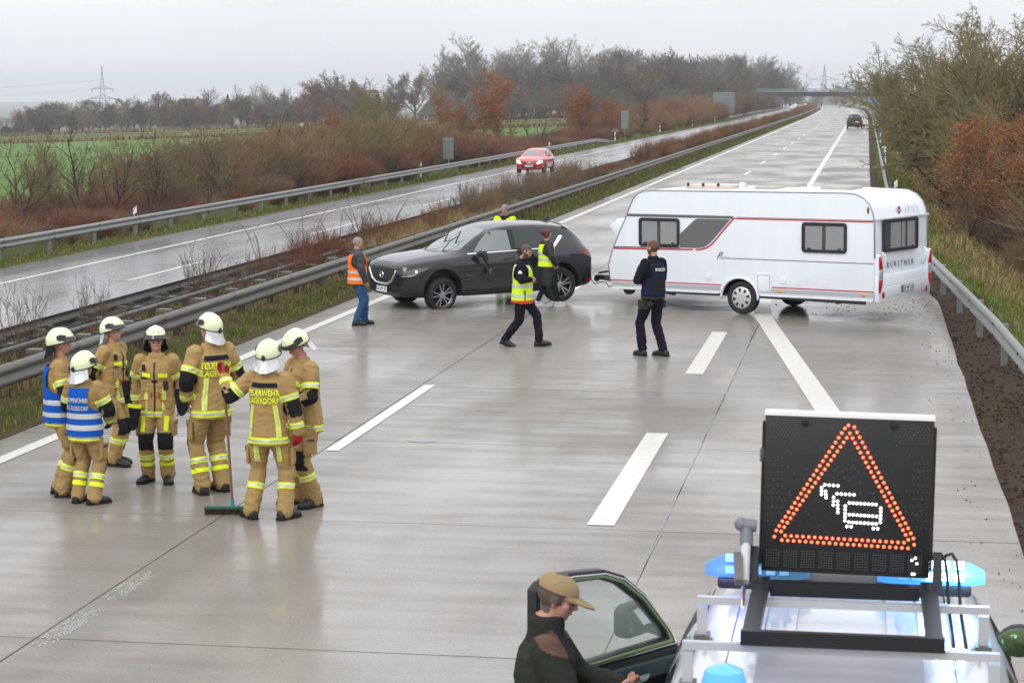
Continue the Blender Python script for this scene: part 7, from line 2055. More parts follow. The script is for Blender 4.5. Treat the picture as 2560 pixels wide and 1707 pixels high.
    jack = remesh(mb, .020 if low else .0125, 3, A['jacket'], 'jacket'); low or crease(jack, A.get('fold', .012) * k, Y * 2.3); jo = link('jacket', jack, root)
    # ---- footwear
    for i in range(2):
        fy = R(feet[i][2]); ex = feet[i][3] if len(feet[i]) > 3 else 0; pit = feet[i][4] if len(feet[i]) > 4 else 0
        M = Matrix.Translation(Vector((ank[i].x, ank[i].y, ex * k))) @ Matrix.Rotation(-fy, 4, 'Z') @ Matrix.Rotation(R(pit), 4, 'X')
        mb = MB(); g = A.get('boot', 1.0)
        mb.loft([[M @ (Vector((x * w, y, 0)) * k * g + Vector((0, 0, z * k))) for x, y, z in [(math.cos(2 * math.pi * q / 12), yy + .0, zz0 + (zz1 - zz0) * (math.sin(2 * math.pi * q / 12) + 1) / 2) for q in range(12)]] for yy, w, zz0, zz1 in ((-.085, .034, .012, .085), (-.07, .044, .002, .10), (-.02, .047, .0, .12), (.03, .047, .0, .12), (.09, .050, .0, .098), (.15, .052, .002, .082), (.19, .042, .008, .066), (.205, .022, .02, .045))])
        ft = remesh(mb, .011, 2, A.get('shoe', M_boot), 'boot'); fo = link('boot', ft, root)
        so = MB(); so.loft([[M @ (Vector((x * w, y, z)) * k * g) for x, y, z in ((-1, yy, 0), (1, yy, 0), (1, yy, .022), (-1, yy, .022))] for yy, w in ((-.09, .034), (-.05, .048), (.03, .046), (.10, .055), (.16, .054), (.205, .03))]); so.build('sole', A.get('sole', M_sole), fo)
    J = dict(root=root, k=k, pelv=pelv, up=up, sx=sx, sy=sy, sh=sh, elb=elb, wri=wri, hip=hip, knee=knee, ank=ank, jack=jack, trou=trou, body=body, jo=jo, Mh=Mh, hc=hc, neck=neck, chest=chest)
    def dist(p, a, b):
        ab = b - a; t = max(0, min(1, (p - a).dot(ab) / max(1e-9, ab.length_squared))); return (p - a - ab * t).length
    def is_arm(p, i): return min(dist(p, sh[i] + (elb[i] - sh[i]) * .22, elb[i]), dist(p, elb[i], wri[i]))
    def torso(p):
        return all(is_arm(p, i) > .088 * k + jb for i in (0, 1)) or False
    J.update(dist=dist, is_arm=is_arm, torso=torso)
    return J

def seg_band(J, me, name, m, a, b, t0, t1, r, off=.005, filt=None, parent=None):
    d = (b - a).normalized(); L = (b - a).length
    p0, p1 = a + d * L * t0, a + d * L * t1
    f = (lambda c, n: J['dist'](c, a, b) < r and (filt is None or filt(c, n)))
    return over(me, name, m, parent or J['root'], [(p0, -d), (p1, d)], f, off)
def stripe_seg(J, me, a, b, t, w, r, filt=None, two=True):
    L = (b - a).length; h = w / 2 / L
    o = seg_band(J, me, 'reflective_band', M_yel, a, b, t - h, t + h, r, .005, filt)
    if o and two: seg_band(J, me, 'silver_strip', M_sil, a, b, t - h * .36, t + h * .36, r, .0075, filt, J['root'])
    return o
def z_band(J, me, z0, z1, m, off=.006, filt=None, name='reflective_band'):
    k = J['k']; return over(me, name, m, J['root'], [(Vector((0, 0, z0 * k)), Vector((0, 0, -1))), (Vector((0, 0, z1 * k)), Vector((0, 0, 1)))], filt, off)
def v_stripe(J, me, x0, x1, z0, z1, m, front_, off=.006, name='reflective_stripe', slant=0.0):
    """upright strip on the back (front_=False) or chest, in shoulder axes"""
    k = J['k']; o = J['chest']; sx, sy = J['sx'], J['sy']; s = 1 if front_ else -1
    n = (sx + Vector((0, 0, slant))).normalized()
    return over(me, name, m, J['root'], [(o + sx * x0 * k + Vector((0, 0, 1)) * 0, -n), (o + sx * x1 * k, n), (Vector((0, 0, z0 * k)), Vector((0, 0, -1))), (Vector((0, 0, z1 * k)), Vector((0, 0, 1)))],
                lambda c, nn: nn.dot(sy) * s > .25 and J['torso'](c), off)
def back_text(J, me, lines, m, name='lettering', off=.012, front_=False, off_x=0.0):
    k = J['k']; B = bvh_of(me); sx, sy = J['sx'], J['sy']; s = 1 if front_ else -1
    for t, z, size, w in lines:
        def mk(u, v, z=z): return J['chest'] + sx * (-s) * (u + off_x) * 1.0 + sy * s * 1.0 + Vector((0, 0, z * k + v - J['chest'].z))
        tm = text_mesh(t, size * k, m, bold=.0016); wd = max(v.co.x for v in tm.vertices) - min(v.co.x for v in tm.vertices)
        bm = bmesh.new(); bm.from_mesh(tm); bmesh.ops.scale(bm, vec=(w * k / wd, 1, 1), verts=bm.verts)
        bmesh.ops.subdivide_edges(bm, edges=[e for e in bm.edges if e.calc_length() > .03], cuts=1)
        out = lay(bm, B, mk, sy * -s, off); out.materials.append(m); link(name, out, J['root'])
def vest(J, m, z0, z1, grow=.020, name='vest', open_front=False, vneck=True):
    k = J['k']; mb = MB(); pelv, up, sx, sy = J['pelv'], J['up'], J['sx'], J['sy']; g = grow
    rings = [(z0, .185, .142), (z0 + .1, .182, .14), (.10, .172, .130), (.22, .170, .128), (.34, .176, .134), (.42, .168, .128), (.475, .150, .112), (.515, .120, .092)]
    mb.loft([ell(pelv + (up * t if t > -.02 else up * -.02 + Vector((0, 0, t + .02))) * k, (Vector((1, 0, 0)).lerp(sx, min(1, max(0, t) / .4))).normalized(), sy, (w + g) * k, (d + g) * k, 20) for t, w, d in rings])
    me = remesh(mb, .012, 3, m, name)
    # cut the arm holes and the neck, leaving the shoulder straps
    bm = bmesh.new(); bm.from_mesh(me); kill = []
    for f in bm.faces:
        c = f.calc_center_median(); t = (c - pelv).dot(up) / k; x = (c - pelv).dot(sx) / k; y = (c - J['chest']).dot(sy) / k
        if t < z0 + .012 or t > .508: kill.append(f)
        elif abs(x) > .142 + .10 * max(0, .30 - t) / .1 and t > .20: kill.append(f)
        elif vneck and y > .02 and abs(x) < (t - .30) * .42: kill.append(f)
    bmesh.ops.delete(bm, geom=kill, context='FACES'); bmesh.ops.smooth_vert(bm, verts=[v for v in bm.verts if v.is_boundary], factor=.5, use_axis_x=True, use_axis_y=True, use_axis_z=True)
    bm.to_mesh(me); bm.free()
    o = link(name, me, J['root']); return me, o
def hair_cap(J, m, z=.02, back=-.06, grow=.006, name='hair', side=.0):
    Mi = J['Mh'].inverted(); k = J['k']
    def f(c, n):
        q = Mi @ c / k if False else (Mi @ c) * (1 / k)
        if abs(q.x) > .13 or q.z < -.11 or q.y < -.16: return False
        return (q.z > .055 and q.y < .085) or (q.z > back and q.y < -.015 + .0) or (q.z > z and q.y < .03 and abs(q.x) > .05)
    return over(J['body'], name, m, J['root'], [], f, grow)
def gloves(J, m, which=(0, 1), off=.006):
    for i in which:
        w, e = J['wri'][i], J['elb'][i]; d = (w - e).normalized()
        over(J['body'], 'glove', m, J['root'], [(w - d * .03, -d)], lambda c, n, w=w, d=d: (c - w - d * .09).length < .17, off)

FIRE = dict(jacket=M_tan, trousers=M_tan, leg_bulk=.026, bulk=.034, hem=-.17, leg_end=-.02, collar=.60, boot=1.12)
def fire_bands(J, back=True, front_=False, elbow=(0, 1), knees=True, text=True):
    k = J['k']; jk, tr = J['jack'], J['trou']; T = J['torso']
    z_band(J, jk, .80, .865, M_yel, .006, lambda c, n: T(c)); z_band(J, jk, .822, .843, M_sil, .0085, lambda c, n: T(c), 'silver_strip')
    for i in range(2):
        stripe_seg(J, jk, J['sh'][i], J['elb'][i], .62, .065, .125 * k); stripe_seg(J, jk, J['elb'][i], J['wri'][i], .68, .06, .11 * k)
        stripe_seg(J, tr, J['knee'][i], J['ank'][i], .42, .065, .15 * k)
        if i in elbow:
            d = (J['elb'][i] - (J['sh'][i] + J['wri'][i]) / 2); d = d.normalized() if d.length > .02 else -J['sy']
            over(jk, 'elbow_pad', M_blk, J['root'], [], lambda c, n, i=i, d=d: (c - J['elb'][i]).length < .115 * k and n.dot(d) > .05 and J['is_arm'](c, i) < .12 * k, .004)
        if knees: over(tr, 'knee_pad', M_blk, J['root'], [], lambda c, n, i=i: abs(c.z - J['knee'][i].z) < .10 * k and n.y > .25 and J['dist'](c, J['hip'][i], J['knee'][i]) < .14 * k or (abs(c.z - J['knee'][i].z) < .10 * k and n.y > .25 and J['dist'](c, J['knee'][i], J['ank'][i]) < .13 * k), .004)
        # cargo pocket
        s = (1, -1)[i]; c0 = J['hip'][i].lerp(J['knee'][i], .62)
        B = bvh_of(tr); h = B.ray_cast(Vector((c0.x + s * .5, c0.y, c0.z)), Vector((-s, 0, 0)))
        if h[0]:
            Mx = Matrix.Translation(h[0]) @ Matrix.Rotation(math.atan2(-h[1].x, h[1].y) + math.pi / 2 * 0, 4, 'Z')
            pk = bevelled(MB().box(-.075 * k, .075 * k, -.012, .022, -.10 * k, .09 * k), .012, 2, 'pocket', J['trou'].materials[0]); po = link('pocket', pk, J['root']); po.matrix_local = Mx
            MB().box(-.078 * k, .078 * k, .0225, .027, .035 * k, .092 * k).build('pocket_flap', J['trou'].materials[0], po)
            MB().box(-.04 * k, .04 * k, .0275, .029, .045 * k, .065 * k).build('name_tag', M_tag, po)
    if back:
        for x0, x1, sl in ((-.125, -.085, -.10), (.085, .125, .10)):
            v_stripe(J, jk, x0, x1, .868, 1.20, M_yel, False, slant=sl); v_stripe(J, jk, x0 + .013, x1 - .013, .868, 1.20, M_sil, False, .0085, 'silver_strip', slant=sl)
        over(jk, 'shoulder_yoke', M_blk, J['root'], [(Vector((0, 0, 1.375 * k)), Vector((0, 0, -1))), (Vector((0, 0, 1.42 * k)), Vector((0, 0, 1)))], lambda c, n: n.dot(J['sy']) < -.2 and T(c), .005)
        if text: back_text(J, jk, [('FEUERWEHR', 1.318, .085, .33), ('LÄGERDORF', 1.240, .085, .32)], M_yel)
    if front_:
        for x0, x1 in ((-.125, -.085), (.085, .125)):
            v_stripe(J, jk, x0, x1, .868, 1.14, M_yel, True); v_stripe(J, jk, x0 + .013, x1 - .013, .868, 1.14, M_sil, True, .0085, 'silver_strip')
        for s in (-1, 1):
            a, b = sorted((s * .045, s * .145)); v_stripe(J, jk, a, b, 1.265, 1.315, M_yel, True, .007, 'chest_band')
        v_stripe(J, jk, -.008, .008, .80, 1.44, M_blk, True, .006, 'zip')
        B = bvh_of(jk)
        def stick(name, x, z, w, h, d, m):
            o = J['chest'] + J['sx'] * x * k; q = B.ray_cast(Vector((o.x, o.y, z * k)) + J['sy'] * .6, -J['sy'])
            if q[0]: p = link(name, bevelled(MB().box(-w / 2, w / 2, -.006, d, -h / 2, h / 2), .004, 1, name, m), J['root']); p.matrix_local = Matrix.Translation(q[0]) @ Matrix((J['sx'], J['sy'], (0, 0, 1))).transposed().to_4x4()
        stick('chest_pocket', .105, 1.17, .12, .13, .012, M_tan); stick('name_tag', .11, 1.262, .11, .022, .016, M_tag); stick('badge', 0, 1.22, .06, .025, .012, M_blk)
        stick('hip_pocket', .12, .95, .13, .10, .014, M_tan); stick('hip_pocket', -.12, .95, .13, .10, .014, M_tan); stick('red_tab', .12, .995, .11, .012, .022, M_redtab); stick('red_tab', -.12, .995, .11, .012, .022, M_redtab); stick('red_tab', .045, 1.06, .014, .06, .02, M_redtab); stick('red_tab', -.05, 1.06, .014, .06, .02, M_redtab)
        stick('radio', -.13, 1.17, .05, .10, .035, M_trimb); stick('radio', .13, 1.38, .035, .07, .03, M_trimb)
def leg_extra(J):
    for i in range(2):
        stripe_seg(J, J['trou'], J['knee'][i], J['ank'][i], .62, .045, .15 * J['k'], two=False)
        over(J['trou'], 'leg_stripe', M_yel, J['root'], [(J['hip'][i].lerp(J['knee'][i], .35), (J['hip'][i] - J['knee'][i]).normalized()), (J['hip'][i].lerp(J['knee'][i], .78), (J['knee'][i] - J['hip'][i]).normalized())], lambda c, n, i=i: abs(c.x - J['hip'][i].x * .5 - J['knee'][i].x * .5 - (.03, -.03)[i]) < .022 and J['dist'](c, J['hip'][i], J['knee'][i]) < .16, .005)
def face_tie(J):
    over(J['body'], 'chin_strap', M_trimb, J['root'], [], lambda c, n: abs(((J['Mh'].inverted() @ c) / J['k']).y - .0) < .018 and -.115 < ((J['Mh'].inverted() @ c) / J['k']).z < -.005 and abs(((J['Mh'].inverted() @ c) / J['k']).x) < .085, .004)
GFIRE = 'firefighters standing in a group'
# F1 behind, blue vest, looking right
J = person(-8.55, 21.9, -72, 1.77, 'tall firefighter in blue vest with dark neck guard at the outer edge of the group', FIRE, GFIRE, hands=[(.16, .26, 1.02), (-.14, .26, 1.0)], hints=[(.8, -.6, -.4), (-.8, -.6, -.4)], curl=.7, feet=[(.12, .02, 10), (-.12, -.04, -10)])
fire_bands(J, back=False, elbow=(0, 1)); vm, vo = vest(J, M_bluev, -.12, .5, .054); leg_extra(J) if False else None
for z in (.90, 1.03): over(vm, 'silver_strip', M_sil, J['root'], [(Vector((0, 0, z * J['k'])), Vector((0, 0, -1))), (Vector((0, 0, (z + .05) * J['k'])), Vector((0, 0, 1)))], None, .004)
add_helmet(J['root'], J['Mh'], 'dark'); gloves(J, M_glove_b)
# F2 short, back to us, blue vest
J = person(-8.13, 21.5, -14, 1.56, 'short firefighter in blue vest lettered on the back, seen from behind', FIRE, GFIRE, hands=[(.20, .24, 1.0), (-.20, .22, 1.0)], hints=[(1, -.3, -.5), (-1, -.3, -.5)], feet=[(.13, -.02, 25), (-.12, 0, -5)], head=(-12, 0), curl=.7)
fire_bands(J, back=False); vm, vo = vest(J, M_bluev, -.10, .5, .054); leg_extra(J) if False else None
for z in (.93, 1.07): over(vm, 'silver_strip', M_sil, J['root'], [(Vector((0, 0, z * J['k'])), Vector((0, 0, -1))), (Vector((0, 0, (z + .065) * J['k'])), Vector((0, 0, 1)))], None, .004)
back_text(J, vm, [('GRUPPENFÜHRER', 1.295, .075, .33), ('FF-LÄGERDORF', 1.20, .075, .30)], M_sil, off=.008)
for i in range(2): stripe_seg(J, J['trou'], J['knee'][i], J['ank'][i], .66, .05, .15 * J['k'], two=False)
add_helmet(J['root'], J['Mh'], 'silver'); gloves(J, M_glove_b)
# F3 looking right, gloves hanging at the belt
J = person(-8.66, 23.85, -102, 1.68, 'firefighter with arms behind the back and black gloves dangling at his belt, facing sideways', FIRE, GFIRE, hands=[(.12, -.17, .98), (-.10, -.18, .98)], hints=[(1, -.5, -.2), (-1, -.5, -.2)], feet=[(.10, .06, 5), (-.10, -.06, -5)], curl=.6, head=(8, 4))
fire_bands(J, back=True, front_=True, text=False); add_helmet(J['root'], J['Mh'], 'silver')
F3 = J
# F4 facing the camera, smiling
J = person(-7.79, 22.87, 187, 1.70, 'smiling firefighter facing the camera with dark neck guard and radio on his jacket', FIRE, GFIRE, hands=[(.26, -.10, .92), (-.26, -.10, .92)], hints=[(1, -.7, 0), (-1, -.7, 0)], feet=[(.12, .02, 18), (-.12, .04, -14)], head=(14, -2), curl=.6)
fire_bands(J, back=False, front_=True); leg_extra(J); face_tie(J); add_helmet(J['root'], J['Mh'], 'dark')
mt = link('smile', MB().box(-.018, .018, -.001, .002, -.003, .003).mesh('smile', M_platew), J['root']); mt.matrix_local = J['Mh'] @ Matrix.Translation((0, .096, -.054))
F4 = J
# F5 tall, seen from behind at an angle
J = person(-6.98, 22.3, 48, 1.93, 'tallest firefighter seen from behind with one hand in the pocket', FIRE, GFIRE, hands=[(.22, .14, .98), (-.24, .10, .95)], hints=[(1, -.6, -.1), (-1, -.9, -.1)], feet=[(.12, .02, 0), (-.12, .0, 14)], head=(14, 2), curl=.6)
fire_bands(J); leg_extra(J) if False else None
for i in range(2): stripe_seg(J, J['trou'], J['knee'][i], J['ank'][i], .66, .05, .15 * J['k'], two=False)
add_helmet(J['root'], J['Mh'], 'silver'); F5 = J
# F6 with the broom, back to us
J = person(-5.97, 21.0, -4, 1.80, 'firefighter seen from behind stretching out an arm to lean on a broom', FIRE, GFIRE, hands=[(.31, .02, .90), (-.52, .12, 1.44)], hints=[(1, -.6, 0), (-.3, -.5, -1)], feet=[(.16, .0, 22), (-.19, -.03, -42)], twist=-4, curl=1.1, palm=[(-1, .3, 0), (.3, -.9, -.2)])
fire_bands(J, elbow=(0, 1), knees=False)
for i, s in ((0, 1), (1, -1)):
    over(J['trou'], 'leg_stripe', M_yel, J['root'], [(Vector((0, 0, .60 * J['k'])), Vector((0, 0, -1))), (Vector((0, 0, .80 * J['k'])), Vector((0, 0, 1)))], lambda c, n, s=s: abs(c.x * s - .115) < .024 and n.y < -.1, .005)
    over(J['trou'], 'silver_strip', M_sil, J['root'], [(Vector((0, 0, .60 * J['k'])), Vector((0, 0, -1))), (Vector((0, 0, .80 * J['k'])), Vector((0, 0, 1)))], lambda c, n, s=s: abs(c.x * s - .115) < .010 and n.y < -.1, .0075)
add_helmet(J['root'], J['Mh'], 'silver'); gloves(J, M_glove_r, (0, 1)); F6 = J
# F7 bowing his head beside F6
J = person(-5.78, 21.78, 132, 1.84, 'firefighter bowing his head behind the one with the broom', FIRE, GFIRE, hands=[(.10, .28, 1.08), (-.12, .28, 1.06)], hints=[(1, -.6, -.4), (-1, -.8, -.3)], feet=[(.14, .04, 10), (-.12, -.02, -20)], head=(6, -32), lean=5, curl=.9)
fire_bands(J, back=False, front_=True); add_helmet(J['root'], J['Mh'], 'silver'); leg_extra(J) if False else None

# things held or hanging
def glove_pair(name, loc, label, accent, rz=0):
    o = empty(name, loc, rz, label, 'gloves'); 
    for j, (dx, a) in enumerate(((-.035, 8), (.04, -12))):
        mb = MB(); hand_geo(mb, Vector((0, 0, 0)), Vector((math.sin(R(a)), 0, -1)), Vector((0, -1, 0)), 1 if j else -1, .25, 1.1); mb.tube([(0, 0, .10), (0, 0, .02), (0, 0, -.03)], [.055, .05, .042], 10, flat=.5)
        g = link('glove', remesh(mb, .010, 1, M_glove_b, 'glove'), o); g.location = (dx, -.02 * j, 0)
        if accent: MB().tube([(0, 0, .10), (0, 0, .065)], [.060, .058], 10, flat=.55).build('cuff_band', M_yel, g)
    return o
p = F3['root'].matrix_basis @ Vector((.20, .16, .90)); glove_pair('glove_pair', (-8.38, 23.62, .93), 'pair of plain black gloves dangling from a belt hook', False, R(20))
glove_pair('glove_pair', (-7.98, 22.66, .80), 'pair of black gloves with yellow cuffs hanging at the smiling firefighter', True, R(-15))
glove_pair('glove_pair', (-7.26, 22.14, 1.06), 'pair of black gloves tucked into the pocket of the tallest firefighter', False, R(10))
# broom
bx, by = -6.47, 21.16
brm = empty('broom', (bx, by, 0), R(8), 'long wooden street broom with green bristles standing on wet concrete', 'broom')
M_wood = mat('broom_wood', (.20, .105, .055), .6, var=.15, vscale=6); M_green = mat('green_bristles', (.02, .10, .065), .7); M_bris = mat('brown_bristles', (.05, .03, .02), .9)
MB().tube([(.05, 0, .13), (-.02, -.03, 1.60)], .0145, 10).build('handle', M_wood, brm)
MB().tube([(.055, .0, .07), (.048, 0, .16)], [.024, .019], 10).build('socket', mat('socket_teal', (.03, .25, .30), .4), brm)
link('head', bevelled(MB().box(-.24, .24, -.035, .035, .055, .085), .008, 2, 'head', M_green), brm)
mb = MB(); rgb = random.Random(2)
for i in range(44):
    for j in range(5):
        x = -.235 + .011 * i; y = -.03 + .015 * j; mb.tube([(x, y, .055), (x + rgb.gauss(0, .006), y + rgb.gauss(0, .006) + (y * .3), .004)], .0042, 4)
mb.build('bristles', M_bris, brm)['kind'] = 'stuff'

# --- civilians and police
CIV = dict(jacket=M_puff, trousers=M_jean, leg_bulk=.020, bulk=.040, hem=-.10, leg_end=.04, collar=.62, boot=1.0)
J = person(-9.39, 39.2, -66, 1.66, 'man in orange safety vest, dark padded jacket and blue jeans beside the dark car', CIV, None, hands=[(.21, .13, .92), (-.21, .13, .92)], hints=[(1, -.8, -.1), (-1, -.8, -.1)], feet=[(.10, -.05, 8), (-.11, .16, -4)], head=(-14, -10), curl=.8)
vm, vo = vest(J, M_orange, -.10, .5, .060)
for z in (.93, 1.07): over(vm, 'silver_strip', M_sil, J['root'], [(Vector((0, 0, z * J['k'])), Vector((0, 0, -1))), (Vector((0, 0, (z + .055) * J['k'])), Vector((0, 0, 1)))], None, .004)
hair_cap(J, M_hair_grey)
POL = dict(jacket=M_navy, trousers=M_navy, leg_bulk=.014, bulk=.022, hem=-.04, leg_end=.04, collar=.62, boot=1.04)
J = person(-5.80, 36.35, -93, 1.80, 'bearded policeman in yellow safety vest striding past the dark car', POL, None, hands=[(.10, .17, 1.17), (-.12, .17, 1.15)], hints=[(1, -.2, -.7), (-1, -.2, -.7)], feet=[(.05, -.30, 6, .02, -18), (-.07, .29, -4, 0, 6)], head=(-6, -26), drop=.035, lean=2, curl=.8)
vm, vo = vest(J, M_hivis, -.16, .5, .045)
for z in (.86, 1.02): over(vm, 'silver_strip', M_sil, J['root'], [(Vector((0, 0, z * J['k'])), Vector((0, 0, -1))), (Vector((0, 0, (z + .055) * J['k'])), Vector((0, 0, 1)))], None, .004)
for s in (-1, 1):
    a, b = sorted((s * .085, s * .13)); v_stripe(J, vm, a, b, 1.08, 1.46, M_sil, True, .004, 'silver_strip'); v_stripe(J, vm, a, b, 1.08, 1.46, M_sil, False, .004, 'silver_strip')
over(vm, 'red_hem', M_redtab, J['root'], [(Vector((0, 0, .808 * J['k'])), Vector((0, 0, 1)))], None, .005)
hair_cap(J, M_stub, grow=.003)
def beard(J, m): 
    Mi = J['Mh'].inverted(); k = J['k']
    over(J['body'], 'beard', m, J['root'], [], lambda c, n: (lambda q: -.115 < q.z < -.018 and q.y > -.005 and abs(q.x) < .1 and not (q.z > -.062 and q.y > .068))((Mi @ c) / k), .004)
beard(J, M_hair)
MB().ball(J['sh'][0].lerp(J['elb'][0], .5) + Vector((.075, 0, 0)), (.010, .035, .045), 12, 8).build('sleeve_patch', M_wtext, J['root'], smooth=True)
mbx = MB(); mbx.box(.13, .20, -.06, .10, .80, .98); mbx.build('holster', M_trimb, J['root'])
J = person(-3.42, 35.3, 52, 1.93, 'policeman in dark body armour seen from behind watching the caravan', POL, None, hands=[(.05, .20, 1.24), (-.12, .20, 1.16)], hints=[(1, -.2, -.8), (-1, -.2, -.8)], feet=[(.12, -.10, -4), (-.10, .15, 12)], head=(12, -4), curl=.8, pel=(0, .02))
ar = dict(); vm, vo = vest(J, cloth('armour_navy', (.012, .017, .045), bump=.3), .0, .5, .030, name='body_armour')
over(vm, 'armour_panel', M_blk, J['root'], [(Vector((0, 0, 1.30 * J['k'])), Vector((0, 0, -1))), (Vector((0, 0, 1.40 * J['k'])), Vector((0, 0, 1)))], lambda c, n: n.dot(J['sy']) < -.55, .004)
over(vm, 'armour_pocket', M_blk, J['root'], [(Vector((0, 0, 1.02 * J['k'])), Vector((0, 0, -1))), (Vector((0, 0, 1.17 * J['k'])), Vector((0, 0, 1)))], lambda c, n: n.dot(J['sy']) < -.75, .008)
back_text(J, vm, [('POLIZEI', 1.35, .062, .20)], M_wtext, off=.012)
z_band(J, J['jack'], .885, .935, M_trimb, .012, lambda c, n: J['torso'](c), 'duty_belt')
mbx = MB(); mbx.box(-.25, -.17, -.02, .13, .80, .95); mbx.box(-.23, -.165, -.12, -.05, .85, .93); mbx.box(.16, .22, -.06, .04, .80, .93); mbx.build('holster', M_trimb, J['root'])
z_band(J, J['trou'], .66, .73, M_navy, .012, lambda c, n: c.x < -.02 and n.x < -.2, 'leg_pocket')
hair_cap(J, M_hair); beard(J, M_hair)
WOM = dict(jacket=cloth('black_coat', (.014, .014, .016), .6, bump=.8, bs=6), trousers=M_blk, leg_bulk=.006, bulk=.045, hem=-.46, leg_end=.12, collar=.60, fold=.008, boot=.94, shoe=mat('grey_sneaker', (.40, .41, .42), .6), sole=mat('white_sole', (.7, .7, .68), .6))
J = person(-6.42, 43.4, -62, 1.58, 'woman in yellow safety vest over a long black coat beside the rear wheel', WOM, None, hands=[(.20, .16, .98), (-.18, .18, .95)], hints=[(1, -.7, -.2), (-1, -.7, -.2)], feet=[(.06, .26, 0), (-.08, -.20, 4, .01, -10)], head=(-10, -6), curl=.8)
vm, vo = vest(J, M_hivis, -.02, .5, .058)
for z in (1.06, 1.20): over(vm, 'silver_strip', M_sil, J['root'], [(Vector((0, 0, z * J['k'])), Vector((0, 0, -1))), (Vector((0, 0, (z + .055) * J['k'])), Vector((0, 0, 1)))], None, .004)
hair_cap(J, M_hair_red, z=-.05, back=-.10, grow=.014)
MB().ball(J['Mh'] @ Vector((0, -.105, .035)), (.05, .05, .055), 12, 8).build('hair_bun', M_hair_red, J['root'], smooth=True)
YEL = dict(jacket=cloth('yellow_jacket', (.62, .85, .02), bump=.5), trousers=M_navy, leg_bulk=.02, bulk=.034, hem=-.12, leg_end=.04, collar=.58, boot=1.0)
J = person(-8.42, 50.2, 172, 1.72, 'person in bright yellow jacket with dark collar standing behind the dark car', YEL, None, hands=[(.06, .30, 1.10), (-.06, .30, 1.10)], hints=[(1, -.2, -.6), (-1, -.2, -.6)], head=(0, -18), curl=.9)
v_stripe(J, J['jack'], -.06, .06, 1.20, 1.54, M_navy, True, .006, 'dark_front'); over(J['jack'], 'collar', M_navy, J['root'], [(Vector((0, 0, 1.455 * J['k'])), Vector((0, 0, -1)))], lambda c, n: J['torso'](c), .008)
for i in range(2): seg_band(J, J['jack'], 'silver_strip', M_sil, J['sh'][i], J['elb'][i], .5, .65, .13, .005)
hair_cap(J, M_hair_grey)
# man at the van door with a phone
MAN = dict(jacket=M_olive, fold=.007, trousers=M_blk, leg_bulk=.02, bulk=.030, hem=-.08, leg_end=.04, collar=.65, boot=1.0)
J = person(-1.60, 10.70, -82, 1.90, 'man in sand-coloured cap and dark knit jacket looking at his phone by the van door', MAN, None, hands=[(.08, .35, 1.22), (-.05, .37, 1.23)], hints=[(1, -.6, -.9), (-1, -.3, -.9)], head=(-4, -20), lean=2, curl=.75, palm=[(-.5, .1, .9), (.5, .1, .9)])
k = J['k']
over(J['jack'], 'shoulder_patch', M_bpatch, J['root'], [], lambda c, n: (c - J['sh'][0] - Vector((-.005, .045, .05))).length < .105, .004)
over(J['jack'], 'shoulder_patch', M_bpatch, J['root'], [], lambda c, n: (c - J['sh'][1] - Vector((.005, .045, .05))).length < .105, .004)
for i in range(2): over(J['jack'], 'elbow_patch', M_bpatch, J['root'], [], lambda c, n, i=i: (c - J['elb'][i] - Vector((0, -.03, -.02))).length < .085, .004)
hair_cap(J, M_stub, z=-.02, back=-.08, grow=.003)
cap = empty('cap', (0, 0, 0)); cap.parent = J['root']; cap.matrix_local = J['Mh'] @ Matrix.Diagonal((k, k, k, 1))
M_cap = cloth('sand_cap', (.285, .205, .105), bump=.3)
V = []; F = []; n = 24; rows = 7
for i in range(rows + 1):
    th = R(4 + 84 * i / rows)
    for q in range(n): a = 2 * math.pi * q / n; V.append((.088 * math.sin(th) * math.cos(a), -.010 + .108 * math.sin(th) * math.sin(a), .034 + .085 * math.cos(th)))
for i in range(rows):
    for q in range(n): F.append((i * n + q, (i + 1) * n + q, (i + 1) * n + (q + 1) % n, i * n + (q + 1) % n))
MB().add(V + [V[q] for q in range(n)], F + [tuple(range(n))]).build('cap_crown', M_cap, cap, smooth=True)
v = []; f = []
for q in range(13):
    a = R(25 + 130 * q / 12); v += [(.088 * math.cos(a), -.010 + .108 * math.sin(a), .036), (.085 * math.cos(a), -.005 + .114 * math.sin(a) + .085 * math.sin(R(180 * q / 12)), .024 - .012 * math.sin(R(180 * q / 12)))]
    if q: f.append((2 * q - 2, 2 * q - 1, 2 * q + 1, 2 * q))
v2 = [(x, y, z - .006) for x, y, z in v]; m0 = len(v); f2 = [tuple(i + m0 for i in reversed(t)) for t in f]
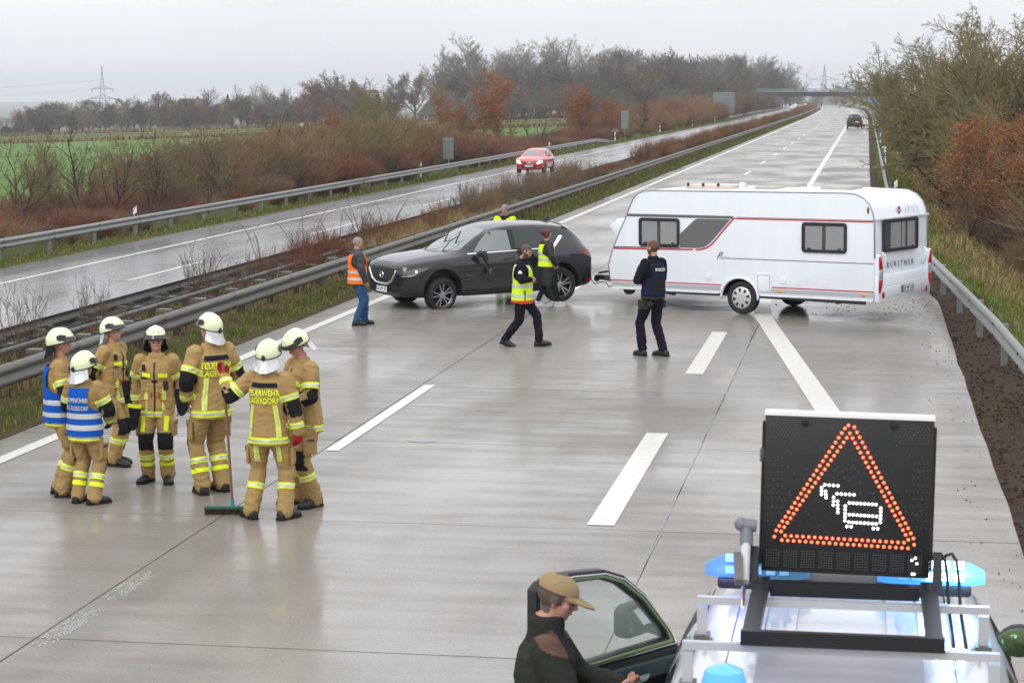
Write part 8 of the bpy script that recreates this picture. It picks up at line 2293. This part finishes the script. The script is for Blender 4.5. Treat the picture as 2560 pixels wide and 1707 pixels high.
MB().add(v + v2, f + f2).build('cap_brim', M_cap, cap, smooth=True)
MB().box(-.03, .03, -.122, -.112, .028, .05).build('cap_strap', M_bpatch, cap)
ph = (J['wri'][0] + J['wri'][1]) / 2 + Vector((0, .10, .035)); ph = J['root'].matrix_basis @ Matrix.Rotation(R(-82), 4, 'Z').inverted() @ ph if False else Matrix.Translation((-1.60, 10.70, 0)) @ Matrix.Rotation(R(-82), 4, 'Z') @ ph
phone = link('phone', bevelled(MB().prism(rrect(-.038, .038, -.078, .078, .012), .009), .002, 2, 'phone', mat('phone_teal', (.10, .17, .16), .25))); phone.location = ph; phone.rotation_euler = (R(22), R(8), R(-82 - 12))
tag(phone, 'grey-green mobile phone held in both hands by the man in the cap', 'phone')
MB().prism(rrect(-.034, .034, -.072, .072, .008), .0105, None, .0095).build('screen', mat('phone_screen', (.02, .02, .022), .1), phone)
# three onlookers on the far bridge
for X_, c, lb, hh2 in ((-29.2, M_navy, 'dark-clothed onlooker at the bridge railing beside the one in orange', 1.75), (-27.4, cloth('orange_jacket', (.75, .33, .05)), 'onlooker in orange jacket on the far bridge', 1.9), (-26.0, M_blk, 'onlooker in black standing right of the orange jacket on the bridge', 1.8)):
    person(X_, 896.2, 180, hh2, lb, dict(jacket=c, trousers=M_navy, bulk=.05), 'onlookers on the far bridge', z0=5.0, low=True)
# ------------------------------------------------------------------ damp winter air
hz = MB().box(-5400, 2800, -90, 9200, -48, 70).build('haze', [])
hz['kind'] = 'stuff'
hz.display_type = 'WIRE'
mh = bpy.data.materials.new('damp_air'); mh.use_nodes = True
N, L = mh.node_tree.nodes, mh.node_tree.links
N.clear()
mo = N.new('ShaderNodeOutputMaterial'); pv = N.new('ShaderNodeVolumePrincipled')
pv.inputs['Color'].default_value = (.93, .96, 1.0, 1)
pv.inputs['Density'].default_value = 0.00021
pv.inputs['Anisotropy'].default_value = 0.1
L.new(pv.outputs[0], mo.inputs['Volume'])
hz.data.materials.append(mh)
bpy.data.scenes.remove(BENCH)
